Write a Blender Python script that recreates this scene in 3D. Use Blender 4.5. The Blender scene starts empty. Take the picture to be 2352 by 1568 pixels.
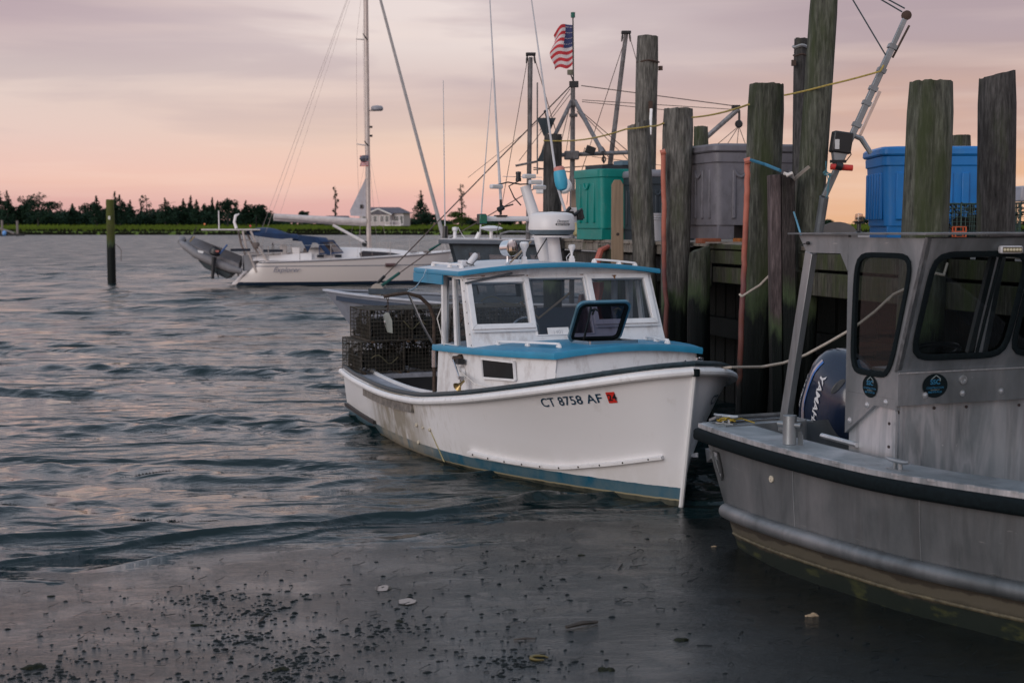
import bpy, math, random
import numpy as np
from mathutils import Vector, Matrix, noise as mnoise
random.seed(7)
R = math.radians
S = bpy.context.scene
COL = S.collection
# ------------------------------------------------------------------ camera
F = 3266.6                      # focal length in pixels of a 2352 px wide frame
HOR = 515.6                     # row of the horizon
CAMH = 2.4
PITCH = math.atan((784 - HOR) / F)
cam = bpy.data.cameras.new('camera')
cam.sensor_width = 36.0
cam.lens = 36.0 * F / 2352.0
cam.clip_end = 20000
cam.dof.use_dof = True
cam.dof.focus_distance = 12.2
cam.dof.aperture_fstop = 3.4
camo = bpy.data.objects.new('camera', cam)
COL.objects.link(camo)
camo.location = (0, 0, CAMH)
camo.rotation_euler = (R(90) - PITCH, 0, 0)
S.camera = camo
# ------------------------------------------------------------------ sky
W = bpy.data.worlds.new('World')
S.world = W
W.use_nodes = True
nt = W.node_tree
nt.nodes.clear()
def N(t, tree=None, **kw):
    n = (tree or nt).nodes.new(t)
    for k, v in kw.items():
        if k.startswith('i_'):
            n.inputs[k[2:].replace('_', ' ')].default_value = v
        else:
            setattr(n, k, v)
    return n
def ramp(tree, stops, interp='LINEAR'):
    r = tree.nodes.new('ShaderNodeValToRGB')
    r.color_ramp.interpolation = interp
    e = r.color_ramp.elements
    while len(e) < len(stops):
        e.new(0.5)
    for i, (p, c) in enumerate(stops):
        e[i].position = p
        if isinstance(c, (int, float)):
            c = (c, c, c)
        e[i].color = (c[0], c[1], c[2], 1)
    return r
L = nt.links.new
tc = N('ShaderNodeTexCoord')
sep = N('ShaderNodeSeparateXYZ')
L(tc.outputs['Generated'], sep.inputs[0])
# base colour by elevation
UPZ = [(.23, (.90, .80, .82)), (.33, (.68, .70, .80)), (.55, (.44, .51, .63)), (1.0, (.36, .45, .58))]
pal_l = ramp(nt, [(0.0, (.60, .34, .335)), (.016, (.66, .375, .36)), (.033, (.82, .52, .465)), (.062, (.78, .575, .515)), (.105, (.72, .60, .555)), (.128, (.53, .40, .425)), (.165, (.50, .39, .42))] + UPZ)
pal_c = ramp(nt, [(0.0, (.74, .41, .38)), (.014, (.80, .455, .41)), (.030, (.90, .57, .44)), (.062, (.80, .58, .475)), (.094, (.66, .51, .48)), (.122, (.78, .66, .625)), (.165, (.80, .69, .67))] + UPZ)
pal_r = ramp(nt, [(0.0, (.78, .44, .26)), (.033, (.76, .435, .275)), (.062, (.66, .41, .325)), (.085, (.60, .385, .32)), (.115, (.46, .335, .335)), (.165, (.37, .28, .31))] + UPZ)
for p_ in (pal_l, pal_c, pal_r): L(sep.outputs['Z'], p_.inputs[0])
wx = N('ShaderNodeTexNoise'); wx.inputs['Scale'].default_value = 3.0; wx.inputs['Detail'].default_value = 3
mw = N('ShaderNodeMapping'); mw.inputs['Scale'].default_value = (1, 1, 7); L(tc.outputs['Generated'], mw.inputs[0]); L(mw.outputs[0], wx.inputs[0])
xw = N('ShaderNodeMath', operation='MULTIPLY_ADD'); L(wx.outputs[0], xw.inputs[0]); xw.inputs[1].default_value = .42; L(sep.outputs['X'], xw.inputs[2])
m1 = N('ShaderNodeMapRange'); m1.inputs['From Min'].default_value = -.14; m1.inputs['From Max'].default_value = .16; L(xw.outputs[0], m1.inputs['Value'])
m2 = N('ShaderNodeMapRange'); m2.inputs['From Min'].default_value = .19; m2.inputs['From Max'].default_value = .40; L(xw.outputs[0], m2.inputs['Value'])
mixa = N('ShaderNodeMixRGB'); L(m1.outputs[0], mixa.inputs[0]); L(pal_l.outputs[0], mixa.inputs[1]); L(pal_c.outputs[0], mixa.inputs[2])
mixp = N('ShaderNodeMixRGB'); L(m2.outputs[0], mixp.inputs[0]); L(mixa.outputs[0], mixp.inputs[1]); L(pal_r.outputs[0], mixp.inputs[2])
# long flat cloud bands
mp = N('ShaderNodeMapping'); mp.inputs['Scale'].default_value = (2.6, 2.6, 18.0); mp.inputs['Rotation'].default_value = (0, R(-5), 0); mp.inputs['Location'].default_value = (3.1, 1.7, .35)
L(tc.outputs['Generated'], mp.inputs[0])
n1 = N('ShaderNodeTexNoise'); n1.inputs['Scale'].default_value = 1.0; n1.inputs['Detail'].default_value = 7; n1.inputs['Roughness'].default_value = .5; n1.inputs['Distortion'].default_value = .35
L(mp.outputs[0], n1.inputs[0])
c1 = ramp(nt, [(.46, 0.0), (.54, .7), (.68, 1.0)])
L(n1.outputs[0], c1.inputs[0])
up = ramp(nt, [(0.0, .0), (.045, .1), (.085, .7), (.14, .9), (.24, .5), (.4, 0)])
L(sep.outputs['Z'], up.inputs[0])
cm = N('ShaderNodeMath', operation='MULTIPLY'); L(c1.outputs[0], cm.inputs[0]); L(up.outputs[0], cm.inputs[1])
cm2 = N('ShaderNodeMath', operation='MULTIPLY'); L(cm.outputs[0], cm2.inputs[0]); cm2.inputs[1].default_value = .75
mixc = N('ShaderNodeMixRGB'); L(cm2.outputs[0], mixc.inputs[0]); L(mixp.outputs[0], mixc.inputs[1]); mixc.inputs[2].default_value = (.46, .355, .385, 1)
# bright thin wisps low down
mp2 = N('ShaderNodeMapping'); mp2.inputs['Scale'].default_value = (3.2, 3.2, 46.0); mp2.inputs['Location'].default_value = (.4, 5.2, 0)
L(tc.outputs['Generated'], mp2.inputs[0])
n2 = N('ShaderNodeTexNoise'); n2.inputs['Scale'].default_value = 1.0; n2.inputs['Detail'].default_value = 4
L(mp2.outputs[0], n2.inputs[0])
c2 = ramp(nt, [(.5, 0.0), (.72, 1.0)])
L(n2.outputs[0], c2.inputs[0])
low = ramp(nt, [(0.0, .25), (.05, .5), (.09, .35), (.15, .22), (.3, 0.0)])
L(sep.outputs['Z'], low.inputs[0])
wm = N('ShaderNodeMath', operation='MULTIPLY'); L(c2.outputs[0], wm.inputs[0]); L(low.outputs[0], wm.inputs[1])
mixw = N('ShaderNodeMixRGB'); L(wm.outputs[0], mixw.inputs[0]); L(mixc.outputs[0], mixw.inputs[1]); mixw.inputs[2].default_value = (.92, .72, .62, 1)
bg = N('ShaderNodeBackground'); bg.inputs['Strength'].default_value = 1.12
L(mixw.outputs[0], bg.inputs[0])
sky = N('ShaderNodeTexSky', sky_type='NISHITA', sun_disc=False)
sky.sun_elevation = R(17); sky.sun_rotation = R(-142)
bg2 = N('ShaderNodeBackground'); bg2.inputs['Strength'].default_value = 0.05
L(sky.outputs[0], bg2.inputs[0])
adds = N('ShaderNodeMixShader'); adds.inputs[0].default_value = .10; L(bg.outputs[0], adds.inputs[1]); L(bg2.outputs[0], adds.inputs[2])
wo = N('ShaderNodeOutputWorld'); L(adds.outputs[0], wo.inputs[0])
# weak veiled sun, low behind the camera on the left
sl = bpy.data.lights.new('sun', 'SUN'); sl.energy = 1.15; sl.angle = R(35); sl.color = (1.0, .92, .88)
so = bpy.data.objects.new('sun', sl); COL.objects.link(so)
_sd = Vector((-math.sin(R(142)) * math.cos(R(17)), math.cos(R(142)) * math.cos(R(17)), math.sin(R(17))))
so.rotation_euler = _sd.to_track_quat('Z', 'Y').to_euler()
vs = S.view_settings
vs.view_transform = 'Standard'; vs.look = 'None'; vs.exposure = 0; vs.gamma = 1; vs.use_curve_mapping = False
# ------------------------------------------------------------------ helpers
cp, sp = math.cos(PITCH), math.sin(PITCH)
def V(x, y, d):
    """point seen at (x, y) of the 2352 px frame, d metres out along +Y"""
    a = (x - 1176) / F; b = -(y - 784) / F
    v = Vector((a, cp + b * sp, -sp + b * cp))
    return Vector((0, 0, CAMH)) + v * (d / v.y)
def VZ(x, y, z):
    a = (x - 1176) / F; b = -(y - 784) / F
    v = Vector((a, cp + b * sp, -sp + b * cp))
    return Vector((0, 0, CAMH)) + v * ((z - CAMH) / v.z)
def lerp(a, b, t): return a + (b - a) * t
def interp(tab, x):
    """smooth (monotone cubic) table lookup"""
    n = len(tab)
    if x <= tab[0][0]: return tab[0][1]
    if x >= tab[-1][0]: return tab[-1][1]
    for i in range(n - 1):
        if x <= tab[i + 1][0]: break
    def sl(k):
        if k < 0 or k >= n - 1: return None
        return (tab[k + 1][1] - tab[k][1]) / (tab[k + 1][0] - tab[k][0])
    def tg(k):
        a, b = sl(k - 1), sl(k)
        if a is None: return b
        if b is None: return a
        return 0 if a * b <= 0 else 2 * a * b / (a + b)
    h = tab[i + 1][0] - tab[i][0]; t = (x - tab[i][0]) / h
    m0, m1 = tg(i) * h, tg(i + 1) * h
    return (2*t**3-3*t*t+1)*tab[i][1] + (t**3-2*t*t+t)*m0 + (-2*t**3+3*t*t)*tab[i+1][1] + (t**3-t*t)*m1
ROOTM = {}
class MB:
    def __init__(s):
        s.v = []; s.f = []; s.m = []; s.mi = 0
    def add(s, vs, fs):
        b = len(s.v)
        s.v += [Vector(p) for p in vs]
        for f in fs:
            s.f.append([b + i for i in f]); s.m.append(s.mi)
        return s
    def box(s, c, d, rot=None, taper=1.0):
        c = Vector(c); hx, hy, hz = d[0]/2, d[1]/2, d[2]/2
        ps = []
        for z, k in ((-hz, 1), (hz, taper)):
            for x, y in ((-hx, -hy), (hx, -hy), (hx, hy), (-hx, hy)):
                ps.append(Vector((x*k, y*k, z)))
        if rot is not None:
            m = rot if isinstance(rot, Matrix) else Matrix.Rotation(rot, 3, 'Z')
            ps = [m @ p for p in ps]
        return s.add([p + c for p in ps], [(0,3,2,1),(4,5,6,7),(0,1,5,4),(1,2,6,5),(2,3,7,6),(3,0,4,7)])
    def beam(s, a, b, w, h=None, up=(0, 0, 1)):
        a, b = Vector(a), Vector(b); h = h or w
        d = (b - a).normalized(); u = Vector(up)
        if abs(d.dot(u)) > .99: u = Vector((0, 1, 0))
        r = d.cross(u).normalized(); u = r.cross(d).normalized()
        ps = []
        for p in (a, b):
            for i, j in ((-1, -1), (1, -1), (1, 1), (-1, 1)):
                ps.append(p + r*(i*w/2) + u*(j*h/2))
        return s.add(ps, [(0,1,2,3),(7,6,5,4),(0,4,5,1),(1,5,6,2),(2,6,7,3),(3,7,4,0)])
    def tube(s, path, rad, n=8, cap=True, closed=False):
        path = [Vector(p) for p in path]
        k = len(path)
        if not hasattr(rad, '__len__'): rad = [rad] * k
        base = len(s.v); prev = None
        for i, p in enumerate(path):
            if closed: d = path[(i+1) % k] - path[i-1]
            else: d = path[min(i+1, k-1)] - path[max(i-1, 0)]
            if d.length < 1e-9: d = Vector((0, 0, 1))
            d.normalize()
            if prev is None:
                r = d.cross(Vector((0, 0, 1)))
                if r.length < .05: r = d.cross(Vector((0, 1, 0)))
            else:
                r = prev - d * prev.dot(d)
                if r.length < 1e-5: r = d.cross(Vector((0, 0, 1)))
            r.normalize(); u = d.cross(r); prev = r
            for j in range(n):
                a = 2*math.pi*j/n
                s.v.append(p + (r*math.cos(a) + u*math.sin(a)) * rad[i])
        for i in range(k if closed else k - 1):
            i2 = (i+1) % k
            for j in range(n):
                j2 = (j+1) % n
                s.f.append([base+i*n+j, base+i*n+j2, base+i2*n+j2, base+i2*n+j]); s.m.append(s.mi)
        if cap and not closed:
            s.f.append([base+j for j in range(n)][::-1]); s.m.append(s.mi)
            s.f.append([base+(k-1)*n+j for j in range(n)]); s.m.append(s.mi)
        return s
    def lathe(s, prof, c=(0,0,0), axis=(0,0,1), n=24, squash=(1,1)):
        c = Vector(c); ax = Vector(axis).normalized()
        q = Vector((0, 0, 1)).rotation_difference(ax)
        base = len(s.v)
        for r, z in prof:
            for j in range(n):
                a = 2*math.pi*j/n
                s.v.append(c + q @ Vector((r*math.cos(a)*squash[0], r*math.sin(a)*squash[1], z)))
        for i in range(len(prof)-1):
            for j in range(n):
                j2 = (j+1) % n
                s.f.append([base+i*n+j, base+i*n+j2, base+(i+1)*n+j2, base+(i+1)*n+j]); s.m.append(s.mi)
        if prof[0][0] > 1e-4: s.f.append([base+j for j in range(n)][::-1]); s.m.append(s.mi)
        if prof[-1][0] > 1e-4: s.f.append([base+(len(prof)-1)*n+j for j in range(n)]); s.m.append(s.mi)
        return s
    def sweep(s, path, prof, up=(0,0,1), closed=False, cap=True):
        """prof: list of (side, up) offsets; side is to the right of travel"""
        path = [Vector(p) for p in path]; k = len(path); n = len(prof); base = len(s.v)
        for i, p in enumerate(path):
            if closed: d = path[(i+1) % k] - path[i-1]
            else: d = path[min(i+1, k-1)] - path[max(i-1, 0)]
            d.normalize(); r = d.cross(Vector(up)).normalized(); u = r.cross(d).normalized()
            for a, b in prof: s.v.append(p + r*a + u*b)
        for i in range(k if closed else k-1):
            i2 = (i+1) % k
            for j in range(n):
                j2 = (j+1) % n
                s.f.append([base+i*n+j, base+i2*n+j, base+i2*n+j2, base+i*n+j2]); s.m.append(s.mi)
        if cap and not closed:
            s.f.append([base+j for j in range(n)]); s.m.append(s.mi)
            s.f.append([base+(k-1)*n+j for j in range(n)][::-1]); s.m.append(s.mi)
        return s
    def grid(s, fn, nu, nv, flip=False):
        base = len(s.v)
        for i in range(nu+1):
            for j in range(nv+1): s.v.append(Vector(fn(i/nu, j/nv)))
        for i in range(nu):
            for j in range(nv):
                a = base+i*(nv+1)+j; q = [a, a+nv+1, a+nv+2, a+1]
                s.f.append(q[::-1] if flip else q); s.m.append(s.mi)
        return s
    def prism(s, poly, ext):
        """poly: 3D loop; ext: vector to extrude"""
        n = len(poly); e = Vector(ext); poly = [Vector(p) for p in poly]
        return s.add(poly + [p + e for p in poly], [list(range(n))[::-1], [n+i for i in range(n)]] + [[i, (i+1) % n, n+(i+1) % n, n+i] for i in range(n)])
    def build(s, name, mat, parent=None, label=None, cat=None, group=None, kind=None, world=False, bevel=0, sharp=35, flat=False):
        me = bpy.data.meshes.new(name)
        vs = s.v
        if world and parent is not None:
            inv = rootinv(parent); vs = [inv @ p for p in vs]
        me.from_pydata([tuple(p) for p in vs], [], s.f)
        for m in (mat if isinstance(mat, (list, tuple)) else [mat]): me.materials.append(m)
        if isinstance(mat, (list, tuple)): me.polygons.foreach_set('material_index', s.m)
        me.update()
        if not flat:
            me.polygons.foreach_set('use_smooth', [True]*len(me.polygons))
            me.set_sharp_from_angle(angle=R(sharp))
        o = bpy.data.objects.new(name, me); COL.objects.link(o)
        if parent is not None: o.parent = parent
        if bevel:
            b = o.modifiers.new('bevel', 'BEVEL'); b.width = bevel; b.segments = 2; b.limit_method = 'ANGLE'; b.angle_limit = R(40)
        tag(o, label, cat, group, kind)
        return o
def rootinv(o):
    while o.parent is not None: o = o.parent
    return ROOTM.get(o.name, Matrix.Identity(4)).inverted()
def tag(o, label=None, cat=None, group=None, kind=None):
    if label: o['label'] = label
    if cat: o['category'] = cat
    if group: o['group'] = group
    if kind: o['kind'] = kind
    return o
def thing(name, label, cat, loc=(0,0,0), rz=0, group=None):
    o = bpy.data.objects.new(name, None); COL.objects.link(o)
    o.empty_display_size = .1
    o.location = loc; o.rotation_euler = (0, 0, rz)
    ROOTM[o.name] = Matrix.Translation(Vector(loc)) @ Matrix.Rotation(rz, 4, 'Z')
    return tag(o, label, cat, group)
def inst(src, loc, parent=None, rot=None, scale=None):
    c = src.copy(); COL.objects.link(c)
    c.location = loc
    if rot is not None: c.rotation_euler = rot
    if scale is not None: c.scale = scale
    if parent is not None: c.parent = parent
    return c
def copy_tree(root, loc, rz, label=None, children=None):
    r = root.copy(); COL.objects.link(r); r.location = loc; r.rotation_euler = (0, 0, rz)
    ROOTM[r.name] = Matrix.Translation(Vector(loc)) @ Matrix.Rotation(rz, 4, 'Z')
    if label: r['label'] = label
    for ch in [o for o in COL.objects if o.parent == root]:
        c = ch.copy(); COL.objects.link(c); c.parent = r
        for g in [o for o in COL.objects if o.parent == ch]:
            d = g.copy(); COL.objects.link(d); d.parent = c
    return r
def rot_to(d):
    return Vector((0, 0, 1)).rotation_difference(Vector(d).normalized()).to_euler()
# ------------------------------------------------------------------ materials
MATS = {}
def mat(name, col, rough=.55, metal=0.0, var=.12, scale=6, bump=0.0, bscale=60, stretch=(1,1,1), dirt=None, spec=.5, rvar=.1, coat=0, world=False):
    """general painted / worn surface. dirt=(colour, amount 0..1, scale, stretch)"""
    if name in MATS: return MATS[name]
    m = bpy.data.materials.new(name); m.use_nodes = True; t = m.node_tree; t.nodes.clear(); lk = t.links.new
    out = t.nodes.new('ShaderNodeOutputMaterial'); b = t.nodes.new('ShaderNodeBsdfPrincipled')
    lk(b.outputs[0], out.inputs[0])
    tcn = t.nodes.new('ShaderNodeNewGeometry') if world else t.nodes.new('ShaderNodeTexCoord')
    co = tcn.outputs['Position'] if world else tcn.outputs['Object']
    mpn = t.nodes.new('ShaderNodeMapping'); mpn.inputs['Scale'].default_value = stretch; lk(co, mpn.inputs[0])
    n = t.nodes.new('ShaderNodeTexNoise'); n.inputs['Scale'].default_value = scale; n.inputs['Detail'].default_value = 6; n.inputs['Roughness'].default_value = .6
    lk(mpn.outputs[0], n.inputs[0])
    lo = [c*(1-var) for c in col]; hi = [min(1, c*(1+var)) for c in col]
    r = ramp(t, [(.32, lo), (.68, hi)]); lk(n.outputs[0], r.inputs[0]); last = r.outputs[0]
    if dirt:
        dc, da, ds, dst = dirt
        mp3 = t.nodes.new('ShaderNodeMapping'); mp3.inputs['Scale'].default_value = dst; lk(co, mp3.inputs[0])
        dn = t.nodes.new('ShaderNodeTexNoise'); dn.inputs['Scale'].default_value = ds; dn.inputs['Detail'].default_value = 8; dn.inputs['Roughness'].default_value = .68
        lk(mp3.outputs[0], dn.inputs[0])
        dr = ramp(t, [(max(0, .66-da*.45), 0.0), (min(1, .86-da*.3), min(1, .35+da))]); lk(dn.outputs[0], dr.inputs[0])
        mx = t.nodes.new('ShaderNodeMixRGB'); lk(dr.outputs[0], mx.inputs[0]); lk(last, mx.inputs[1]); mx.inputs[2].default_value = (*dc, 1); last = mx.outputs[0]
    lk(last, b.inputs['Base Color'])
    rr = t.nodes.new('ShaderNodeMapRange'); rr.inputs['To Min'].default_value = max(.02, rough-rvar); rr.inputs['To Max'].default_value = min(1, rough+rvar)
    lk(n.outputs[0], rr.inputs['Value']); lk(rr.outputs[0], b.inputs['Roughness'])
    b.inputs['Metallic'].default_value = metal
    b.inputs['Specular IOR Level'].default_value = spec
    if coat: b.inputs['Coat Weight'].default_value = coat; b.inputs['Coat Roughness'].default_value = .08
    if bump:
        bn = t.nodes.new('ShaderNodeTexNoise'); bn.inputs['Scale'].default_value = bscale; bn.inputs['Detail'].default_value = 5
        lk(mpn.outputs[0], bn.inputs[0])
        bp = t.nodes.new('ShaderNodeBump'); bp.inputs['Strength'].default_value = min(1, bump*2); bp.inputs['Distance'].default_value = .01*max(1, bump*2)
        lk(bn.outputs[0], bp.inputs['Height']); lk(bp.outputs[0], b.inputs['Normal'])
    m['_b'] = b.name
    MATS[name] = m
    return m
def glass(name, tint=(.6,.65,.68), trans=.75, rough=.03):
    if name in MATS: return MATS[name]
    m = bpy.data.materials.new(name); m.use_nodes = True; t = m.node_tree; t.nodes.clear(); lk = t.links.new
    out = t.nodes.new('ShaderNodeOutputMaterial'); mix = t.nodes.new('ShaderNodeMixShader')
    tr = t.nodes.new('ShaderNodeBsdfTransparent'); tr.inputs[0].default_value = (*[c*trans for c in tint], 1)
    gl = t.nodes.new('ShaderNodeBsdfGlossy'); gl.inputs['Roughness'].default_value = rough
    g = t.nodes.new('ShaderNodeNewGeometry'); dt = t.nodes.new('ShaderNodeVectorMath'); dt.operation = 'DOT_PRODUCT'; lk(g.outputs['Normal'], dt.inputs[0]); lk(g.outputs['Incoming'], dt.inputs[1])
    ab = t.nodes.new('ShaderNodeMath'); ab.operation = 'ABSOLUTE'; lk(dt.outputs['Value'], ab.inputs[0])
    om_ = t.nodes.new('ShaderNodeMath'); om_.operation = 'SUBTRACT'; om_.inputs[0].default_value = 1; lk(ab.outputs[0], om_.inputs[1])
    pw = t.nodes.new('ShaderNodeMath'); pw.operation = 'POWER'; lk(om_.outputs[0], pw.inputs[0]); pw.inputs[1].default_value = 5
    sc = t.nodes.new('ShaderNodeMath'); sc.operation = 'MULTIPLY_ADD'; lk(pw.outputs[0], sc.inputs[0]); sc.inputs[1].default_value = .8; sc.inputs[2].default_value = .05
    lk(sc.outputs[0], mix.inputs[0]); lk(tr.outputs[0], mix.inputs[1]); lk(gl.outputs[0], mix.inputs[2]); lk(mix.outputs[0], out.inputs[0])
    MATS[name] = m
    return m
def wood_pile(name, base=(.135,.12,.10), moss=(.07,.085,.03), mossamt=.4, tide=1.35, dark=(.045,.04,.035), scl=1.0):
    """weathered round or sawn timber standing in tidal water; stain bands follow height above the water"""
    m = bpy.data.materials.new(name); m.use_nodes = True; t = m.node_tree; t.nodes.clear(); lk = t.links.new
    out = t.nodes.new('ShaderNodeOutputMaterial'); b = t.nodes.new('ShaderNodeBsdfPrincipled'); lk(b.outputs[0], out.inputs[0])
    g = t.nodes.new('ShaderNodeNewGeometry'); pos = g.outputs['Position']
    def nz(sc, st, det=7, rgh=.62, dist=0):
        mpn = t.nodes.new('ShaderNodeMapping'); mpn.inputs['Scale'].default_value = st; lk(pos, mpn.inputs[0])
        n = t.nodes.new('ShaderNodeTexNoise'); n.inputs['Scale'].default_value = sc; n.inputs['Detail'].default_value = det; n.inputs['Roughness'].default_value = rgh; n.inputs['Distortion'].default_value = dist
        lk(mpn.outputs[0], n.inputs[0]); return n.outputs[0]
    grain = nz(38*scl, (1,1,.12), 9, .7); big = nz(3.2, (1,1,.35)); mossn = nz(4.5, (1,1,.22), 8)
    r1 = ramp(t, [(.30, [c*.22 for c in base]), (.5, [c*.85 for c in base]), (.72, [min(1, c*1.8) for c in base])]); lk(grain, r1.inputs[0])
    r2 = ramp(t, [(.35, dark), (.62, (1,1,1))]); lk(big, r2.inputs[0])
    mul = t.nodes.new('ShaderNodeMixRGB'); mul.blend_type = 'MULTIPLY'; mul.inputs[0].default_value = .55; lk(r1.outputs[0], mul.inputs[1]); lk(r2.outputs[0], mul.inputs[2])
    mr_ = ramp(t, [(.62-mossamt*.35, 0.0), (.8-mossamt*.3, .85)]); lk(mossn, mr_.inputs[0])
    mm = t.nodes.new('ShaderNodeMixRGB'); lk(mr_.outputs[0], mm.inputs[0]); lk(mul.outputs[0], mm.inputs[1]); mm.inputs[2].default_value = (*moss, 1)
    # tide line
    sx = t.nodes.new('ShaderNodeSeparateXYZ'); lk(pos, sx.inputs[0])
    edge = nz(9, (1,1,.25), 6)
    ma = t.nodes.new('ShaderNodeMath'); ma.operation = 'MULTIPLY_ADD'; lk(edge, ma.inputs[0]); ma.inputs[1].default_value = -.75; lk(sx.outputs['Z'], ma.inputs[2])
    td = t.nodes.new('ShaderNodeMapRange'); td.inputs['From Min'].default_value = tide-.48; td.inputs['From Max'].default_value = tide-.30; lk(ma.outputs[0], td.inputs['Value'])
    gr = t.nodes.new('ShaderNodeMapRange'); gr.inputs['From Min'].default_value = tide-.30; gr.inputs['From Max'].default_value = tide-.10; lk(ma.outputs[0], gr.inputs['Value'])
    gm = t.nodes.new('ShaderNodeMixRGB'); lk(gr.outputs[0], gm.inputs[0]); gm.inputs[1].default_value = (.06, .085, .042, 1); lk(mm.outputs[0], gm.inputs[2])
    fm = t.nodes.new('ShaderNodeMixRGB'); lk(td.outputs[0], fm.inputs[0]); fm.inputs[1].default_value = (.0022, .0052, .0048, 1); lk(gm.outputs[0], fm.inputs[2])
    lk(fm.outputs[0], b.inputs['Base Color'])
    rg = t.nodes.new('ShaderNodeMapRange'); rg.inputs['To Min'].default_value = .62; rg.inputs['To Max'].default_value = .88; lk(td.outputs[0], rg.inputs['Value']); lk(rg.outputs[0], b.inputs['Roughness'])
    b.inputs['Specular IOR Level'].default_value = .25
    bp = t.nodes.new('ShaderNodeBump'); bp.inputs['Strength'].default_value = .9; bp.inputs['Distance'].default_value = .02; lk(grain, bp.inputs['Height']); lk(bp.outputs[0], b.inputs['Normal'])
    MATS[name] = m
    return m
def text(body, size, fn, name, material, parent, shear=0, align='LEFT', spacing=1.0, label=None, bold=0.0):
    """flat lettering laid on a surface: fn(x, y) -> 3D point"""
    cu = bpy.data.curves.new(name, 'FONT'); cu.body = body; cu.size = size; cu.shear = shear; cu.align_x = align; cu.space_character = spacing; cu.offset = bold; cu.resolution_u = 4
    o = bpy.data.objects.new(name, cu); COL.objects.link(o)
    dg = bpy.context.evaluated_depsgraph_get()
    me = bpy.data.meshes.new_from_object(o.evaluated_get(dg))
    bpy.data.objects.remove(o)
    for v in me.vertices: v.co = fn(v.co.x, v.co.y)
    me.materials.clear(); me.materials.append(material); me.update()
    o = bpy.data.objects.new(name, me); COL.objects.link(o); o.parent = parent
    if label: o['label'] = label
    return o
def wall_holes(mb, quad, holes, th, nrm):
    """flat wall on a quad (bl, br, tr, tl) with rectangular openings given in uv; th thick along nrm"""
    bl, br, tr, tl = [Vector(p) for p in quad]; nrm = Vector(nrm).normalized()
    def P(u, v): return lerp(lerp(bl, br, u), lerp(tl, tr, u), v)
    us = sorted({0, 1, *[h[0] for h in holes], *[h[1] for h in holes]}); vs_ = sorted({0, 1, *[h[2] for h in holes], *[h[3] for h in holes]})
    def hole(u, v): return any(h[0] < u < h[1] and h[2] < v < h[3] for h in holes)
    for i in range(len(us)-1):
        for j in range(len(vs_)-1):
            if not hole((us[i]+us[i+1])/2, (vs_[j]+vs_[j+1])/2):
                mb.prism([P(us[i], vs_[j]), P(us[i+1], vs_[j]), P(us[i+1], vs_[j+1]), P(us[i], vs_[j+1])], -nrm*th)
    return P
def frame_ring(mb, P, h, w, nrm, out=.012, depth=.03):
    """a square frame round opening h on surface P"""
    u0, u1, v0, v1 = h; c = [P(u0, v0), P(u1, v0), P(u1, v1), P(u0, v1)]; nrm = Vector(nrm).normalized()
    ctr = sum(c, Vector())/4
    for i in range(4):
        a, b = c[i], c[(i+1) % 4]; mid = (a+b)/2; d = (b-a).normalized(); inn = nrm.cross(d)
        if inn.dot(ctr-mid) < 0: inn = -inn
        e0 = a - d*0; e1 = b + d*0
        mb.prism([e0 + nrm*out - inn*w - d*w, e1 + nrm*out - inn*w + d*w, e1 + nrm*out, e0 + nrm*out], -nrm*depth)
# ================================================================== SETTING
SHORE = [(-9, 7.6), (-6, 8.4), (-3.4, 9.5), (-1.24, 10.72), (1.15, 11.55), (2.5, 12.0), (5, 12.4), (9, 12.8)]
def shore_arr(x):
    xs = [a for a, _ in SHORE]; ys = [b for _, b in SHORE]
    return np.interp(x, xs, ys) + .10*np.sin(x*2.3+.5) + .05*np.sin(x*5.1+1.2)
def np_mesh(name, X, Y, Z, material, kind='structure'):
    nu, nv = X.shape
    co = np.stack([X, Y, Z], -1).reshape(-1, 3).astype(np.float32)
    i = np.arange(nu*nv).reshape(nu, nv)
    q = np.stack([i[:-1, :-1], i[1:, :-1], i[1:, 1:], i[:-1, 1:]], -1).reshape(-1, 4)
    me = bpy.data.meshes.new(name)
    me.vertices.add(len(co)); me.vertices.foreach_set('co', co.ravel())
    me.loops.add(q.size); me.loops.foreach_set('vertex_index', q.ravel().astype(np.int32))
    me.polygons.add(len(q)); me.polygons.foreach_set('loop_start', np.arange(0, q.size, 4, dtype=np.int32)); me.polygons.foreach_set('loop_total', np.full(len(q), 4, dtype=np.int32))
    me.polygons.foreach_set('use_smooth', np.ones(len(q), dtype=bool))
    me.materials.append(material); me.update(calc_edges=True); me.validate()
    o = bpy.data.objects.new(name, me); COL.objects.link(o)
    if kind: o['kind'] = kind
    return o
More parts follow.
